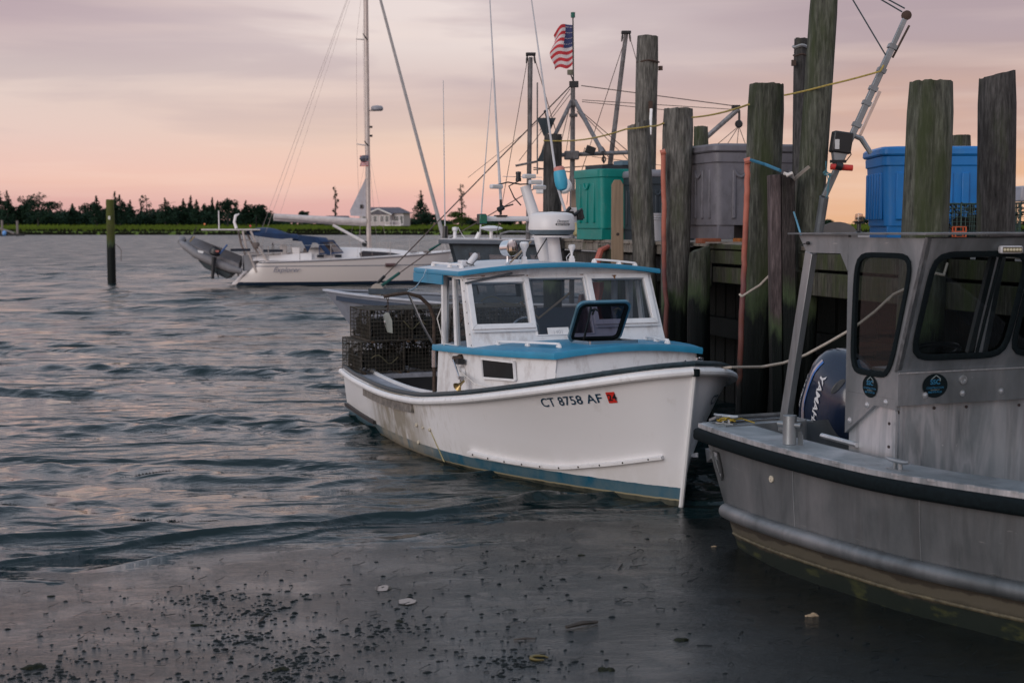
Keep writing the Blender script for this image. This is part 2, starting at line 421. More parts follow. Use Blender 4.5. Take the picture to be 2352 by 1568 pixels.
# ---- water
def water_mat():
    m = bpy.data.materials.new('water'); m.use_nodes = True; t = m.node_tree; t.nodes.clear(); lk = t.links.new
    out = t.nodes.new('ShaderNodeOutputMaterial'); b = t.nodes.new('ShaderNodeBsdfPrincipled'); lk(b.outputs[0], out.inputs[0])
    b.inputs['Base Color'].default_value = (.006, .017, .019, 1); b.inputs['Roughness'].default_value = .05; b.inputs['IOR'].default_value = 1.36
    g = t.nodes.new('ShaderNodeNewGeometry')
    prev = None
    for sc, st, dist in ((.22, (1, 1.8, 1), .55), (.8, (1, 1.7, 1), .22), (3.2, (1, 1.9, 1), .012), (11, (1, 2.2, 1), .0075), (34, (1, 2.0, 1), .0012)):
        mp_ = t.nodes.new('ShaderNodeMapping'); mp_.inputs['Scale'].default_value = st; mp_.inputs['Rotation'].default_value = (0, 0, R(-9)); lk(g.outputs['Position'], mp_.inputs[0])
        n = t.nodes.new('ShaderNodeTexNoise'); n.inputs['Scale'].default_value = sc; n.inputs['Detail'].default_value = 3; n.inputs['Roughness'].default_value = .5; n.inputs['Distortion'].default_value = .4
        lk(mp_.outputs[0], n.inputs[0])
        bp = t.nodes.new('ShaderNodeBump'); bp.inputs['Strength'].default_value = 1; bp.inputs['Distance'].default_value = dist; lk(n.outputs[0], bp.inputs['Height'])
        if prev: lk(prev.outputs[0], bp.inputs['Normal'])
        prev = bp
    lk(prev.outputs[0], b.inputs['Normal'])
    sx = t.nodes.new('ShaderNodeSeparateXYZ'); lk(g.outputs['Position'], sx.inputs[0])
    rr = t.nodes.new('ShaderNodeMapRange'); rr.inputs['From Min'].default_value = 18; rr.inputs['From Max'].default_value = 90; rr.inputs['To Min'].default_value = .045; rr.inputs['To Max'].default_value = .40
    lk(sx.outputs['Y'], rr.inputs['Value'])
    mpr = t.nodes.new('ShaderNodeMapping'); mpr.inputs['Scale'].default_value = (.55, .8, 1); lk(g.outputs['Position'], mpr.inputs[0])
    nr = t.nodes.new('ShaderNodeTexNoise'); nr.inputs['Scale'].default_value = .8; nr.inputs['Detail'].default_value = 7; nr.inputs['Roughness'].default_value = .65; lk(mpr.outputs[0], nr.inputs[0])
    nq = ramp(t, [(.3, .35), (.7, 1.35)]); lk(nr.outputs[0], nq.inputs[0]); rm = t.nodes.new('ShaderNodeMath'); rm.operation = 'MULTIPLY'; lk(rr.outputs[0], rm.inputs[0]); lk(nq.outputs[0], rm.inputs[1]); lk(rm.outputs[0], b.inputs['Roughness'])
    return m
WM = water_mat()
rows, cols = 1100, 520
inv = np.linspace(1/8.0, 1/330.0, rows)
ry = 1/inv
u = np.linspace(-.62, .62, cols)
Yg = np.repeat(ry[:, None], cols, 1); Xg = Yg*u[None, :]
rs = np.random.RandomState(4)
H = np.zeros_like(Xg); GX_ = np.zeros_like(Xg); GY_ = np.zeros_like(Xg); dy = np.gradient(ry)[:, None]
mod = .85 + .3*np.sin(Xg*.31+Yg*.17+1)*np.sin(Yg*.23-Xg*.11) + .25*np.sin(Xg*.9-Yg*.5)
env = np.zeros_like(Xg)
for k in range(9):
    l1 = 1.3*(5/1.3)**rs.rand(); t1 = R(-97) + rs.randn()*R(45)
    env += np.sin(2*math.pi/l1*(math.cos(t1)*Xg*.6 + math.sin(t1)*Yg) + rs.rand()*6.28)
env = np.clip(.42 + .33*env, .13, 1.3)
for k in range(64):
    lam = .16*(1.15/.16)**(rs.rand()**.75)
    th = R(-90-7) + rs.randn()*R(12 if lam > .45 else 34)
    kx, ky = math.cos(th)*2*math.pi/lam, math.sin(th)*2*math.pi/lam
    a = .052*lam/(2*math.pi)*(env if lam > .38 else .30+.30*env)
    fade = np.clip((lam/np.maximum(np.abs(dy), Yg*1.24/cols)-2.2)/3.0, 0, 1)
    ph = kx*Xg + ky*Yg + rs.rand()*6.28 + .6*np.sin(Xg*.7+k)
    H += a*fade*np.sin(ph); GX_ += .35*a*fade*np.cos(ph)*math.cos(th); GY_ += .35*a*fade*np.cos(ph)*math.sin(th)
for k in range(22):
    lam = 1.5*(5.0/1.5)**rs.rand(); th = R(-90-7) + rs.randn()*R(26)
    kx, ky = math.cos(th)*2*math.pi/lam, math.sin(th)*2*math.pi/lam
    fade = np.clip((lam/np.maximum(np.abs(dy), Yg*1.24/cols)-2.2)/3.0, 0, 1)*np.clip((Yg-17)/25, 0, 1)
    ph = kx*Xg + ky*Yg + rs.rand()*6.28
    H += .034*lam/(2*math.pi)*fade*(np.sin(ph) - .3*np.cos(2*ph))
Sd = Yg - shore_arr(Xg)
lee = 1 - .62*np.exp(-((Xg-1.6)/2.4)**2)*np.exp(-((Yg-13)/5.0)**2)
damp = mod*lee*(.12+.88*np.clip(Sd/1.6, 0, 1)); H *= damp; GX_ *= damp; GY_ *= damp
for sk, amp, wd in ((.07, .010, .018), (.24, .014, .025), (.48, .020, .034), (.80, .026, .044), (1.2, .030, .055), (1.7, .032, .07), (2.4, .030, .09)):
    wig = .16*np.sin(Xg*1.15+sk*9) + .07*np.sin(Xg*2.9+sk*23) + .1*np.sin(Xg*.5+sk*4)
    dd = (Sd - sk - wig)/wd
    patch = np.clip(.62+.9*np.sin(Xg*.95+sk*11)+.35*np.sin(Xg*2.3-sk*5), 0, 1)
    H += 1.5*amp*patch*np.where(dd < 0, np.exp(-dd*dd*1.6), np.exp(-dd*dd*.35))
o = np_mesh('water', Xg+GX_, Yg+GY_, H, WM)
# wide calm sheet round the detailed one
mb = MB()
def wq(a, b): mb.add([(a[0], a[1], -.02), (b[0], a[1], -.02), (b[0], b[1], -.02), (a[0], b[1], -.02)], [(0, 1, 2, 3)])
wq((-4000, 8), (4000, 345))
wsheet = mb.build('outer_water', WM, kind='structure', flat=True)
# ---- mud
def mud_mat():
    m = bpy.data.materials.new('wet_mud'); m.use_nodes = True; t = m.node_tree; t.nodes.clear(); lk = t.links.new
    out = t.nodes.new('ShaderNodeOutputMaterial'); b = t.nodes.new('ShaderNodeBsdfPrincipled'); lk(b.outputs[0], out.inputs[0])
    g = t.nodes.new('ShaderNodeNewGeometry')
    def nz(sc, st=(1, 1, 1), det=6, dist=0, rgh=.55):
        mp_ = t.nodes.new('ShaderNodeMapping'); mp_.inputs['Scale'].default_value = st; mp_.inputs['Rotation'].default_value = (0, 0, R(-6)); lk(g.outputs['Position'], mp_.inputs[0])
        n = t.nodes.new('ShaderNodeTexNoise'); n.inputs['Scale'].default_value = sc; n.inputs['Detail'].default_value = det; n.inputs['Distortion'].default_value = dist; n.inputs['Roughness'].default_value = rgh
        lk(mp_.outputs[0], n.inputs[0]); return n.outputs[0]
    wet = nz(1.1, (1, 1.6, 1), 5, .6)
    col = ramp(t, [(.3, (.002, .0048, .005)), (.7, (.006, .010, .010))]); lk(nz(7, (1, 1.5, 1)), col.inputs[0]); lk(col.outputs[0], b.inputs['Base Color'])
    rr = ramp(t, [(.38, .05), (.62, .17)]); lk(wet, rr.inputs[0]); lk(rr.outputs[0], b.inputs['Roughness'])
    b.inputs['IOR'].default_value = 1.48
    d1 = ramp(t, [(.38, .4), (.62, 1.0)]); lk(wet, d1.inputs[0])
    prev = None
    for sc, st, dist in ((5, (1, 2.6, 1), .004), (22, (1, 3.2, 1), .0080), (60, (1, 2.6, 1), .0042)):
        bp = t.nodes.new('ShaderNodeBump'); lk(d1.outputs[0], bp.inputs['Strength']); bp.inputs['Distance'].default_value = dist; lk(nz(sc, st, 4, .3), bp.inputs['Height'])
        if prev: lk(prev.outputs[0], bp.inputs['Normal'])
        prev = bp
    lk(prev.outputs[0], b.inputs['Normal'])
    return m
MUDM = mud_mat()
def mud_z(x, y):
    s = float(shore_arr(np.array([x]))[0]) - y
    n = mnoise.noise(Vector((x*.9, y*1.3, 3.0)))*.012 + mnoise.noise(Vector((x*3.1, y*5.0, 8.0)))*.0045 + mnoise.noise(Vector((x*9, y*15, 1.0)))*.0022
    return s*.013 + n*min(1, max(0, s*1.5+.25))
gx = np.linspace(-7, 8, 331); gy = np.linspace(5.2, 14.5, 301)
Xm, Ym = np.meshgrid(gx, gy, indexing='ij')
Zm = np.array([[mud_z(x, y) for y in gy] for x in gx])
Zm = np.where(shore_arr(Xm) - Ym < -.6, Zm-.12, Zm)
np_mesh('mudflat', Xm, Ym, Zm, MUDM)
mb = MB()
mb.add([(-60, -30, .2), (60, -30, .2), (60, 5.25, .03), (-60, 5.25, .03)], [(0, 1, 2, 3)])
mb.add([(-60, 5.2, .02), (-7, 5.2, .02), (-7, 8.3, -.05), (-60, 8.3, -.05)], [(0, 1, 2, 3)])
mb.add([(8, 5.2, .05), (60, 5.2, .05), (60, 13, -.03), (8, 13, -.03)], [(0, 1, 2, 3)])
mb.build('shore_ground', MUDM, kind='structure', flat=True)
mb = MB(); mb.add([(-4000, 5, -.35), (4000, 5, -.35), (4000, 345, -.35), (-4000, 345, -.35)], [(0, 1, 2, 3)])
mb.build('seabed', mat('seabed', (.02, .025, .02), .9), kind='structure', flat=True)
# ---- mud litter: periwinkles and pebbles
PEB = mat('wet_pebble', (.004, .007, .007), .6, var=.5, scale=30, spec=.2)
def pebble(mb, x, y, r, seedv, flat_=.52):
    z = mud_z(x, y)
    rr = random.Random(seedv)
    vs_ = []
    for (a, b) in ((-.9, .55), (0, 1.0), (.75, .6)):
        for j in range(6):
            th = j*math.pi/3 + rr.random()*.5
            k = r*b*(.6+.75*rr.random())
            vs_.append((x+math.cos(th)*k*1.35, y+math.sin(th)*k, z + r*flat_*(a+.0)))
    vs_.append((x, y, z+r*flat_*(.88+.4*rr.random())))
    fs = []
    for L_ in range(2):
        for j in range(6):
            a, b = L_*6+j, L_*6+(j+1) % 6
            fs.append((a, b, b+6, a+6))
    for j in range(6): fs.append((12+j, 12+(j+1) % 6, 18))
    mb.add(vs_, fs)
rp = random.Random(11)
mb = MB()
clusters = [VZ(570, 1410, .02), VZ(560, 1470, .02), VZ(650, 1560, .03), VZ(880, 1450, .02), VZ(1180, 1530, .03), VZ(480, 1370, .02), VZ(700, 1520, .03), VZ(120, 1555, .03)]
cnt = 0
while cnt < 1600:
    if rp.random() < .6:
        c = rp.choice(clusters); x = c.x + rp.gauss(0, .30)*rp.choice([.25, .6, 1.7]); y = c.y + rp.gauss(0, .26)*rp.choice([.25, .6, 1.7])
    else:
        x = rp.uniform(-3.6, 3.2); y = rp.uniform(6.9, 11.6)
    s = float(shore_arr(np.array([x]))[0]) - y
    if s < .15 or (s < 1.4 and rp.random() > s/1.6): continue
    if x > .4 and rp.random() < .72: continue
    pebble(mb, x, y, rp.choice([.004, .005, .006, .008, .009, .011, .014]) * rp.uniform(.7, 1.25), cnt); cnt += 1
for k in range(420):       # thin twigs, eelgrass and worm casts
    x = rp.uniform(-3.6, 3.2); y = rp.uniform(7.0, 11.4)
    if float(shore_arr(np.array([x]))[0]) - y < .2: continue
    z = mud_z(x, y); a = rp.gauss(.1, .5); l = rp.uniform(.02, .09)
    mb.tube([(x, y, z+.003), (x+math.cos(a)*l*.5, y+math.sin(a)*l*.5, z+rp.uniform(.003, .015)), (x+math.cos(a)*l, y+math.sin(a)*l, z+rp.choice([.003, .02]))], rp.uniform(.0012, .0028), 3)
tag(mb.build('shore_pebbles', PEB, flat=True), 'dark periwinkles, pebbles and bits of weed strewn over the wet mud', 'pebbles', kind='stuff')
# bigger stones and litter, one by one
for (px, py, r, lab) in ((80, 1533, .07, 'large dark stone in the mud at the bottom left'), (450, 1434, .045, 'flat dark stone lying left of the densest pebbles'), (118, 1361, .028, 'small round stone near the left water edge'),
        (650, 1540, .045, 'weedy brown stone at the bottom edge below the pebbles'), (885, 1347, .03, 'dark lump standing in a bright puddle'), (920, 1425, .03, 'weed covered stone beside the round puddle'), (1860, 1418, .05, 'brown leaf like clump on dark mud near the metal boat'),
        (1560, 1475, .05, 'low weedy clump on mud in front of the metal boat'), (1385, 1545, .045, 'dark knobbly clump at the bottom right of the mud'), (1335, 1268, .03, 'dark stone on the mud under the white bow'), (614, 1408, .024, 'mossy pebble right of the densest pebbles'), (1640, 1251, .022, 'pale shell by the metal boat corner')):
    p = VZ(px, py, .03); m_ = MB(); 
    r *= .62
    for q in range(7): pebble(m_, p.x+random.gauss(0, .55)*r, p.y+random.gauss(0, .4)*r, r*random.uniform(.35, .8), px+q, .6)
    m_.build('shell' if 'shell' in lab else 'stone', mat('shell', (.35, .25, .15), .5) if 'shell' in lab or 'leaf' in lab else mat('weedy_stone', (.012, .014, .006), .7, var=.7, scale=60, bump=.3, spec=.2), label=lab, cat='shell' if 'shell' in lab else 'stone')
for (px, py) in ((935, 1380), (880, 1347)):
    p = VZ(px, py, .035); m_ = MB(); zz = mud_z(p.x, p.y)+.006
    m_.add([(p.x, p.y, zz)]+[(p.x+.055*math.cos(k*.3927)*(1+.15*math.sin(k*2.1)), p.y+.075*math.sin(k*.3927)*(1+.1*math.cos(k*1.7)), zz) for k in range(16)], [(0, k+1, (k+1) % 16+1) for k in range(16)])
    m_.build('puddle', mat('still_water', (.02, .02, .02), .03, rvar=.01), kind='structure', flat=True)
STK = mat('driftwood', (.05, .042, .035), .6, var=.4, scale=20)
for (a, b, r, lab) in (((1300, 1450), (1372, 1437), .016, 'charred driftwood stick lying on the mud below the white boat'), ((1180, 1476), (1230, 1474), .007, 'thin twig on the mud left of the driftwood'), ((1420, 1302), (1430, 1290), .006, 'short twig sticking out of mud under the bow'), ((595, 1425), (610, 1410), .006, 'small curved twig by the mossy pebble')):
    A, B = VZ(*a, .035), VZ(*b, .035); A.z = mud_z(A.x, A.y)+r; B.z = mud_z(B.x, B.y)+r
    MB().tube([A, (A+B)/2+Vector((0, 0, r*.6)), B], [r*.7, r, r*.6], 6).build('driftwood_stick', STK, label=lab, cat='stick')
A = VZ(1240, 1515, .04); m_ = MB()
pts = [A+Vector((math.cos(t)*.05, math.sin(t)*.035, .012)) for t in np.linspace(.4, 5.2, 9)]
m_.tube(pts, [.003, .006, .009, .011, .011, .01, .008, .006, .003], 5).build('kelp_curl', mat('kelp', (.12, .09, .02), .4), label='yellow curl of kelp on the mud at the bottom', cat='seaweed')

# ---- marsh across the channel
GRASS = mat('marsh_grass', (.10, .145, .020), .8, var=.45, scale=.035, stretch=(1, 3, 1), bump=.0, world=True, dirt=((.035, .055, .018), .35, .06, (1, 2, 1)), spec=.1)
BANK = mat('peat_bank', (.016, .018, .010), .9, var=.4, scale=1.2, world=True, spec=.1)
FAR = 330.0
def marsh_pt(u_, v_):
    x = -700 + 1400*u_
    e = 2.2*mnoise.noise(Vector((x*.03, 0, 0))) + .8*mnoise.noise(Vector((x*.2, 5, 0)))
    tb = [(0, FAR, -.4), (.1, FAR+.5, .25), (.2, FAR+2, .75), (.45, FAR+45, 1.35), (.75, FAR+100, 2.05), (.9, FAR+170, 2.5), (1, FAR+1600, 2.7)]
    for i in range(len(tb)-1):
        if v_ <= tb[i+1][0]: break
    t = (v_-tb[i][0])/(tb[i+1][0]-tb[i][0])
    y = lerp(tb[i][1], tb[i+1][1], t); z = lerp(tb[i][2], tb[i+1][2], t)
    return (x, y + e, z + .12*mnoise.noise(Vector((x*.08, y*.05, 2))))
MB().grid(marsh_pt, 500, 24).build('marsh', GRASS, kind='structure')
rg = random.Random(3); mb = MB(); mb2 = MB()
for k in range(16000):
    x = rg.uniform(-175, 170); v_ = rg.random()**1.7; y = FAR + 4 + v_*110
    z = interp([(0, .3), (2, .75), (45, 1.35), (100, 2.05), (170, 2.5)], y-FAR)
    h = rg.uniform(.35, .75)*(1.0 if y > FAR+4 else .9); w = rg.uniform(.3, .8)
    (mb if v_ > .012 else mb2).add([(x-w, y, z-.3), (x+w, y+.3, z-.3), (x+rg.uniform(-.3, .3), y, z+h)], [(0, 1, 2)])
for k in range(2600):
    x = rg.uniform(-175, 170); y = FAR + rg.uniform(-1.5, 2.0) ; w = rg.uniform(.3, .9)
    mb2.add([(x-w, y, -.1), (x+w, y+.2, -.1), (x+rg.uniform(-.3, .3), y, rg.uniform(.5, 1.0))], [(0, 1, 2)])
tag(mb.build('marsh_grass_tufts', GRASS, flat=True), 'bright green cordgrass covering the far marsh', 'marsh grass', kind='stuff')
tag(mb2.build('bank_grass', BANK, flat=True), 'dark muddy grass edge of the far marsh along the water', 'marsh edge', kind='stuff')
# ---- trees on the far shore
LEAF = mat('far_foliage', (.016, .036, .022), .8, var=.5, scale=.6, world=True, spec=.1)
LEAF2 = mat('far_foliage_light', (.05, .075, .022), .8, var=.4, scale=.6, world=True, spec=.1)
BARK = mat('far_bark', (.03, .028, .025), .9)
def leafcloud(mb, c, r, n, s, rnd):
    for _ in range(n):
        while True:
            p = Vector((rnd.uniform(-1, 1), rnd.uniform(-1, 1), rnd.uniform(-1, 1)))
            if p.length <= 1: break
        q = Vector((c[0]+p.x*r[0], c[1]+p.y*r[1], c[2]+p.z*r[2]))
        a = Vector((rnd.gauss(0, 1), rnd.gauss(0, 1), rnd.gauss(0, 1))).normalized()*s*rnd.uniform(.6, 1.3); b = Vector((rnd.gauss(0, 1), rnd.gauss(0, 1), rnd.gauss(0, 1))).normalized()*s*rnd.uniform(.5, 1.1)
        mb.add([q-a, q+b, q+a, q-b*.7], [(0, 1, 2, 3)])
def far_tree(px, top, wpx, kind_, d, lab, light=False):
    rnd = random.Random(px*7+int(top))
    base = V(px, 518, d); k = d/F; tp = V(px, top, d).z; bz = 2.3; hgt = tp-bz; w = wpx*k/2*(1.4 if kind_ != 'sparse' else 1.1)
    r = thing('conifer_tree' if kind_ in ('cone', 'spire') else 'broadleaf_tree', lab, 'tree', (base.x, d, bz), 0, 'trees along the far shore')
    m_ = MB(); lean = rnd.uniform(-.05, .05)*hgt
    m_.tube([(0, 0, -.6), (lean*.4, 0, hgt*.5), (lean, 0, hgt*.96)], [max(.12, hgt*.03), max(.08, hgt*.02), .03], 6)
    for q in range(7):
        a = rnd.uniform(0, 6.28); z0 = hgt*rnd.uniform(.35, .85); ll = w*rnd.uniform(.5, .95)
        m_.tube([(lean*.5, 0, z0), (lean*.5+math.cos(a)*ll, math.sin(a)*ll, z0+hgt*.1)], [.07, .02], 4)
    m_.build('trunk', BARK, r)
    m_ = MB(); s = .32 if d > 300 else .2
    if kind_ == 'cone' or kind_ == 'spire':
        lv = 11
        for i in range(lv):
            t = i/(lv-1); rr = w*(1-t)**.75*rnd.uniform(.7, 1.12)+.15
            for q in range(4 if t < .7 else 2):
                a = rnd.uniform(0, 6.28)
                leafcloud(m_, (lean*t+math.cos(a)*rr*.45, math.sin(a)*rr*.45, hgt*(.12+.86*t)), (rr*.6, rr*.6, hgt*.055+.15), 40 if t < .8 else 14, s, rnd)
    elif kind_ == 'round':
        for q in range(15):
            a = rnd.uniform(0, 6.28); rr = w*rnd.uniform(.1, .72); t = rnd.uniform(.25, .92)
            leafcloud(m_, (math.cos(a)*rr, math.sin(a)*rr*.8, hgt*t-.1*rr), (w*.36, w*.36, hgt*.13), 78, s, rnd)
    else:   # sparse, wind-clipped
        for q in range(9):
            t = .3+.7*q/8; a = rnd.uniform(0, 6.28); rr = w*rnd.uniform(.1, .7)
            leafcloud(m_, (lean+math.cos(a)*rr, math.sin(a)*rr, hgt*t), (w*.42, w*.42, hgt*.055), 24, s*.9, rnd)
    m_.build('crown', LEAF2 if light else LEAF, r, flat=True)
    return r
TREES = [(2, 436, 34, 'cone', 'at the left edge of the frame'), (19, 441, 34, 'cone', 'second from the left frame edge'), (38, 468, 40, 'round', 'low, between the leftmost conifers and the big round tree'), (62, 450, 36, 'round', 'left neighbour of the big round tree'), (88, 442, 62, 'round', 'big round dark one in the left group'), (116, 460, 48, 'round', 'right shoulder of the left group'),
 (168, 470, 30, 'cone', 'small, standing in the gap right of the left group'), (186, 484, 34, 'round', 'low, before the channel piling'), (201, 462, 34, 'round', 'left of the channel piling'), (223, 452, 32, 'cone', 'pointed, just left of the channel piling'), (244, 476, 26, 'round', 'low, touching the channel piling on its left'), (265, 442, 14, 'spire', 'thin spire rising behind the channel piling'), (276, 450, 50, 'cone', 'broad, just right of the channel piling'), (298, 462, 34, 'cone', 'falling shoulder right of the channel piling'),
 (324, 453, 15, 'sparse', 'sparse twisted one in the gap'), (339, 452, 26, 'sparse', 'sparse upright one beside the twisted one'), (360, 486, 40, 'round', 'low bush between sparse pair and cone'), (380, 457, 44, 'cone', 'broad cone in the middle of the tree line'), (404, 470, 34, 'round', 'dark round one right of the broad cone'), (422, 460, 26, 'cone', 'short cone left of the tall spire'), (436, 451, 24, 'spire', 'tall spire above the sailing boat stern'), (453, 462, 26, 'cone', 'right neighbour of the tall spire'), (478, 469, 22, 'round', 'small rounded one left of the double spires'),
 (490, 456, 14, 'spire', 'left one of two thin spires'), (500, 463, 13, 'spire', 'right one of two thin spires'), (523, 456, 36, 'round', 'tufted one above the blue awning'), (543, 467, 26, 'cone', 'cone right of the tufted one'), (565, 464, 24, 'cone', 'cone above the end of the boom'), (588, 468, 40, 'round', 'last dark one before the boom end'), (603, 482, 20, 'round', 'low end of the dark tree line'),
 (697, 484, 26, 'round', 'small round one alone above the boom'), (770, 432, 15, 'sparse', 'lone tall scraggy one left of the mast'), (779, 497, 40, 'round', 'low bush at the foot of the scraggy one'), (750, 505, 34, 'round', 'hedge like bush left of the house'), (868, 510, 22, 'round', 'shrub in front of the house'), (826, 506, 16, 'round', 'shrub at the left corner of the house'), (949, 508, 26, 'round', 'shrub right of the house'),
 (967, 442, 42, 'cone', 'dark spruce right of the house'), (980, 488, 44, 'round', 'low growth at the foot of the spruce'), (1020, 505, 34, 'round', 'low bush behind the thin white aerial'), (1080, 503, 38, 'round', 'dark bush left of the white T mast'), (1120, 500, 44, 'round', 'dark bush behind the white T mast'), (1160, 503, 44, 'round', 'dark bush right of the white T mast'), (1325, 492, 26, 'cone', 'little fir left of the green tub'), (1345, 505, 40, 'round', 'bush hidden behind the green tub'), (1982, 498, 24, 'round', 'small tree left of the blue tub'), (1900, 505, 30, 'round', 'bush behind the grey rounded board')]
for (px, top, w, kd, where) in TREES:
    far_tree(px, top, w, kd, 400+(px*37 % 50), 'dark far shore tree, ' + where)
far_tree(1062, 428, 26, 'sparse', 402, 'thin bare topped tree right of the sailing boat forestay')
far_tree(1055, 486, 56, 'round', 398, 'lighter green rounded tree under the thin bare topped one', True)
mb = MB(); rg = random.Random(9)
for k in range(260):
    c = V(rg.uniform(-150, 640), rg.uniform(509, 514), rg.uniform(425, 450)); leafcloud(mb, c, (4.0, 2, .8), 30, .5, rg)
for k in range(480):
    px = rg.uniform(-150, 612) if k < 330 else rg.uniform(612, 2500)
    hz = 503 if px < 612 else 511
    c = V(px, hz+rg.uniform(-14, 4) if px < 612 else hz+rg.uniform(-3, 3), rg.uniform(420, 460)); leafcloud(mb, c, (rg.uniform(2, 4.5), 3, rg.uniform(.7, 1.9)), 44, .5, rg)
tag(mb.build('scrub', LEAF, flat=True), 'dark low scrub running under the far trees behind the marsh', 'bushes', kind='stuff')
# ---- house on the marsh
HD = 395; hk = HD/F
hb = V(866, 519, HD)
hb = V(868, 519, HD)
h = thing('white_house', 'white single storey house with grey hipped roof and gabled window front on the far marsh', 'house', (hb.x, HD, hb.z), R(-14))
HW = mat('house_siding', (.48, .42, .42), .7, var=.06, scale=1.0); HR = mat('house_roof', (.11, .10, .12), .8, var=.2, scale=2); HG = mat('house_glass', (.03, .04, .05), .1, rvar=.02); HT = mat('house_trim', (.72, .68, .68), .6)
m_ = MB(); m_.box((1.0, 3.2, 1.75), (12.6, 6.4, 3.5)); m_.build('wall', HW, h)
m_ = MB(); m_.box((1.0, -1.0, 1.6), (6.6, 2.4, 3.2)); m_.build('front_bay', HW, h)
m_ = MB(); m_.add([(-5.9, -.6, 3.5), (7.9, -.6, 3.5), (7.9, 7, 3.5), (-5.9, 7, 3.5), (-4.4, 3.2, 5.2), (5.2, 3.2, 5.2)], [(0, 1, 5, 4), (1, 2, 5), (2, 3, 4, 5), (3, 0, 4), (3, 2, 1, 0)]); m_.build('roof', HR, h, flat=True)
m_ = MB(); m_.add([(-2.8, -2.5, 3.15), (4.8, -2.5, 3.15), (1.0, -2.5, 4.75), (-2.8, 2, 3.3), (4.8, 2, 3.3), (1.0, 2.6, 4.75)], [(0, 1, 2), (0, 2, 5, 3), (1, 4, 5, 2), (0, 3, 4, 1)]); m_.build('gable_roof', HR, h, flat=True)
m_ = MB(); m_.beam((-2.9, -2.62, 3.1), (1.0, -2.62, 4.72), .12, .34); m_.beam((1.0, -2.62, 4.72), (4.9, -2.62, 3.1), .12, .34); m_.build('gable_trim', HT, h)
m_ = MB(); m_.prism([(-2.3, -2.48, 3.17), (4.3, -2.48, 3.17), (1.0, -2.48, 4.5)], (0, .3, 0)); m_.build('gable_wall', HW, h)
def win(x, y, z, w, hh):
    f = MB().box((x, y, z), (w+.3, .12, hh+.3)).build('window', HT, h)
    MB().box((x, y-.08, z), (w, .06, hh)).build('pane', HG, f)
for x in (-1.55, .0, 2.0, 3.45): win(x, -2.25, 1.95, .95, 1.6)
win(5.4, -.03, 2.0, 1.2, 1.4); win(6.9, -.03, 1.7, .8, 2.2); win(-3.9, -.03, 2, 1.2, 1.3)
m_ = MB(); m_.box((5, -1.2, .15), (5, 2.2, .2)); 
for x in (3, 5, 7.3): m_.box((x, -2.2, .8), (.15, .15, 1.5))
m_.beam((3, -2.2, 1.3), (7.3, -2.2, 1.3), .12); m_.build('porch', HT, h)
m_ = MB(); 
for x in (-4.6, -2.4, -.2, 2, 4.2, 6.4): m_.box((x, -.3, -.5), (.3, .3, 1.2))
m_.build('foundation_posts', HW, h, kind='stuff')
m_ = MB(); m_.box((0, 0, .9), (7, 3, 1.8)); s_ = V(775, 518, 410)
sh = thing('low_shed', 'low grey shed beyond the bushes left of the white house', 'shed', (s_.x, 410, 2.2), 0)
m_.build('wall', mat('shed_wall', (.1, .1, .1), .8), sh); MB().add([(-3.8, -1.7, 1.8), (3.8, -1.7, 1.8), (3.8, 1.7, 1.8), (-3.8, 1.7, 1.8), (-3.2, 0, 2.7), (3.2, 0, 2.7)], [(0, 1, 5, 4), (1, 2, 5), (2, 3, 4, 5), (3, 0, 4)]).build('roof', HR, sh, flat=True)
# ---- channel piling
PILE_G = wood_pile('mossy_channel_wood', (.085, .082, .045), (.085, .10, .018), .9, 1.55)
cpt = VZ(257, 650, 0); m_ = MB()
r = thing('channel_piling', 'single mossy green wooden piling standing in the channel at the left', 'piling', (cpt.x, cpt.y, 0), 0)
topz = V(257, 458, cpt.y).z
m_.tube([(0, 0, -.5), (0, 0, 1.5), (.0, 0, topz-.03), (0, 0, topz)], [.175, .17, .165, .15], 16); m_.build('post', PILE_G, r)
MB().box((.0, -.17, topz-.75), (.09, .02, .14)).build('reflector', mat('pale_plate', (.6, .6, .55), .5), r)
MB().tube([(.16, 0, 1.6), (.3, 0, 1.5), (.42, 0, 1.35), (.4, 0, .9)], .012, 5).build('bent_rod', mat('rust_iron', (.06, .035, .025), .8), r)
# ---- little jetty at the left edge
jd = 300; jb = V(14, 538, jd)
r = thing('small_jetty', 'small wooden jetty with two posts and a sloping gangway at the far left shore', 'jetty', (jb.x, jd, 0), 0)
JW = mat('grey_jetty_wood', (.22, .19, .17), .85)
m_ = MB(); m_.tube([(-.8, 0, -.4), (-.8, 0, 3.3)], .25, 8); m_.build('post', JW, r); m_ = MB(); m_.tube([(2.4, 0, -.4), (2.4, 0, 3.2)], .25, 8); m_.build('post', JW, r)
MB().beam((-3.5, 0, 2.3), (1.8, 0, .55), 1.4, .25).build('gangway', JW, r)
MB().box((-.5, 0, .25), (8, 2.5, .4)).build('float', mat('dark_float', (.03, .03, .03), .8), r)
MB().lathe([(.0, -.4), (.5, -.3), (.6, 0), (.5, .3), (0, .4)], (.1, -1.2, .55), (1, 0, 0), 10).build('buoy', mat('blue_buoy', (.15, .35, .7), .5), r)
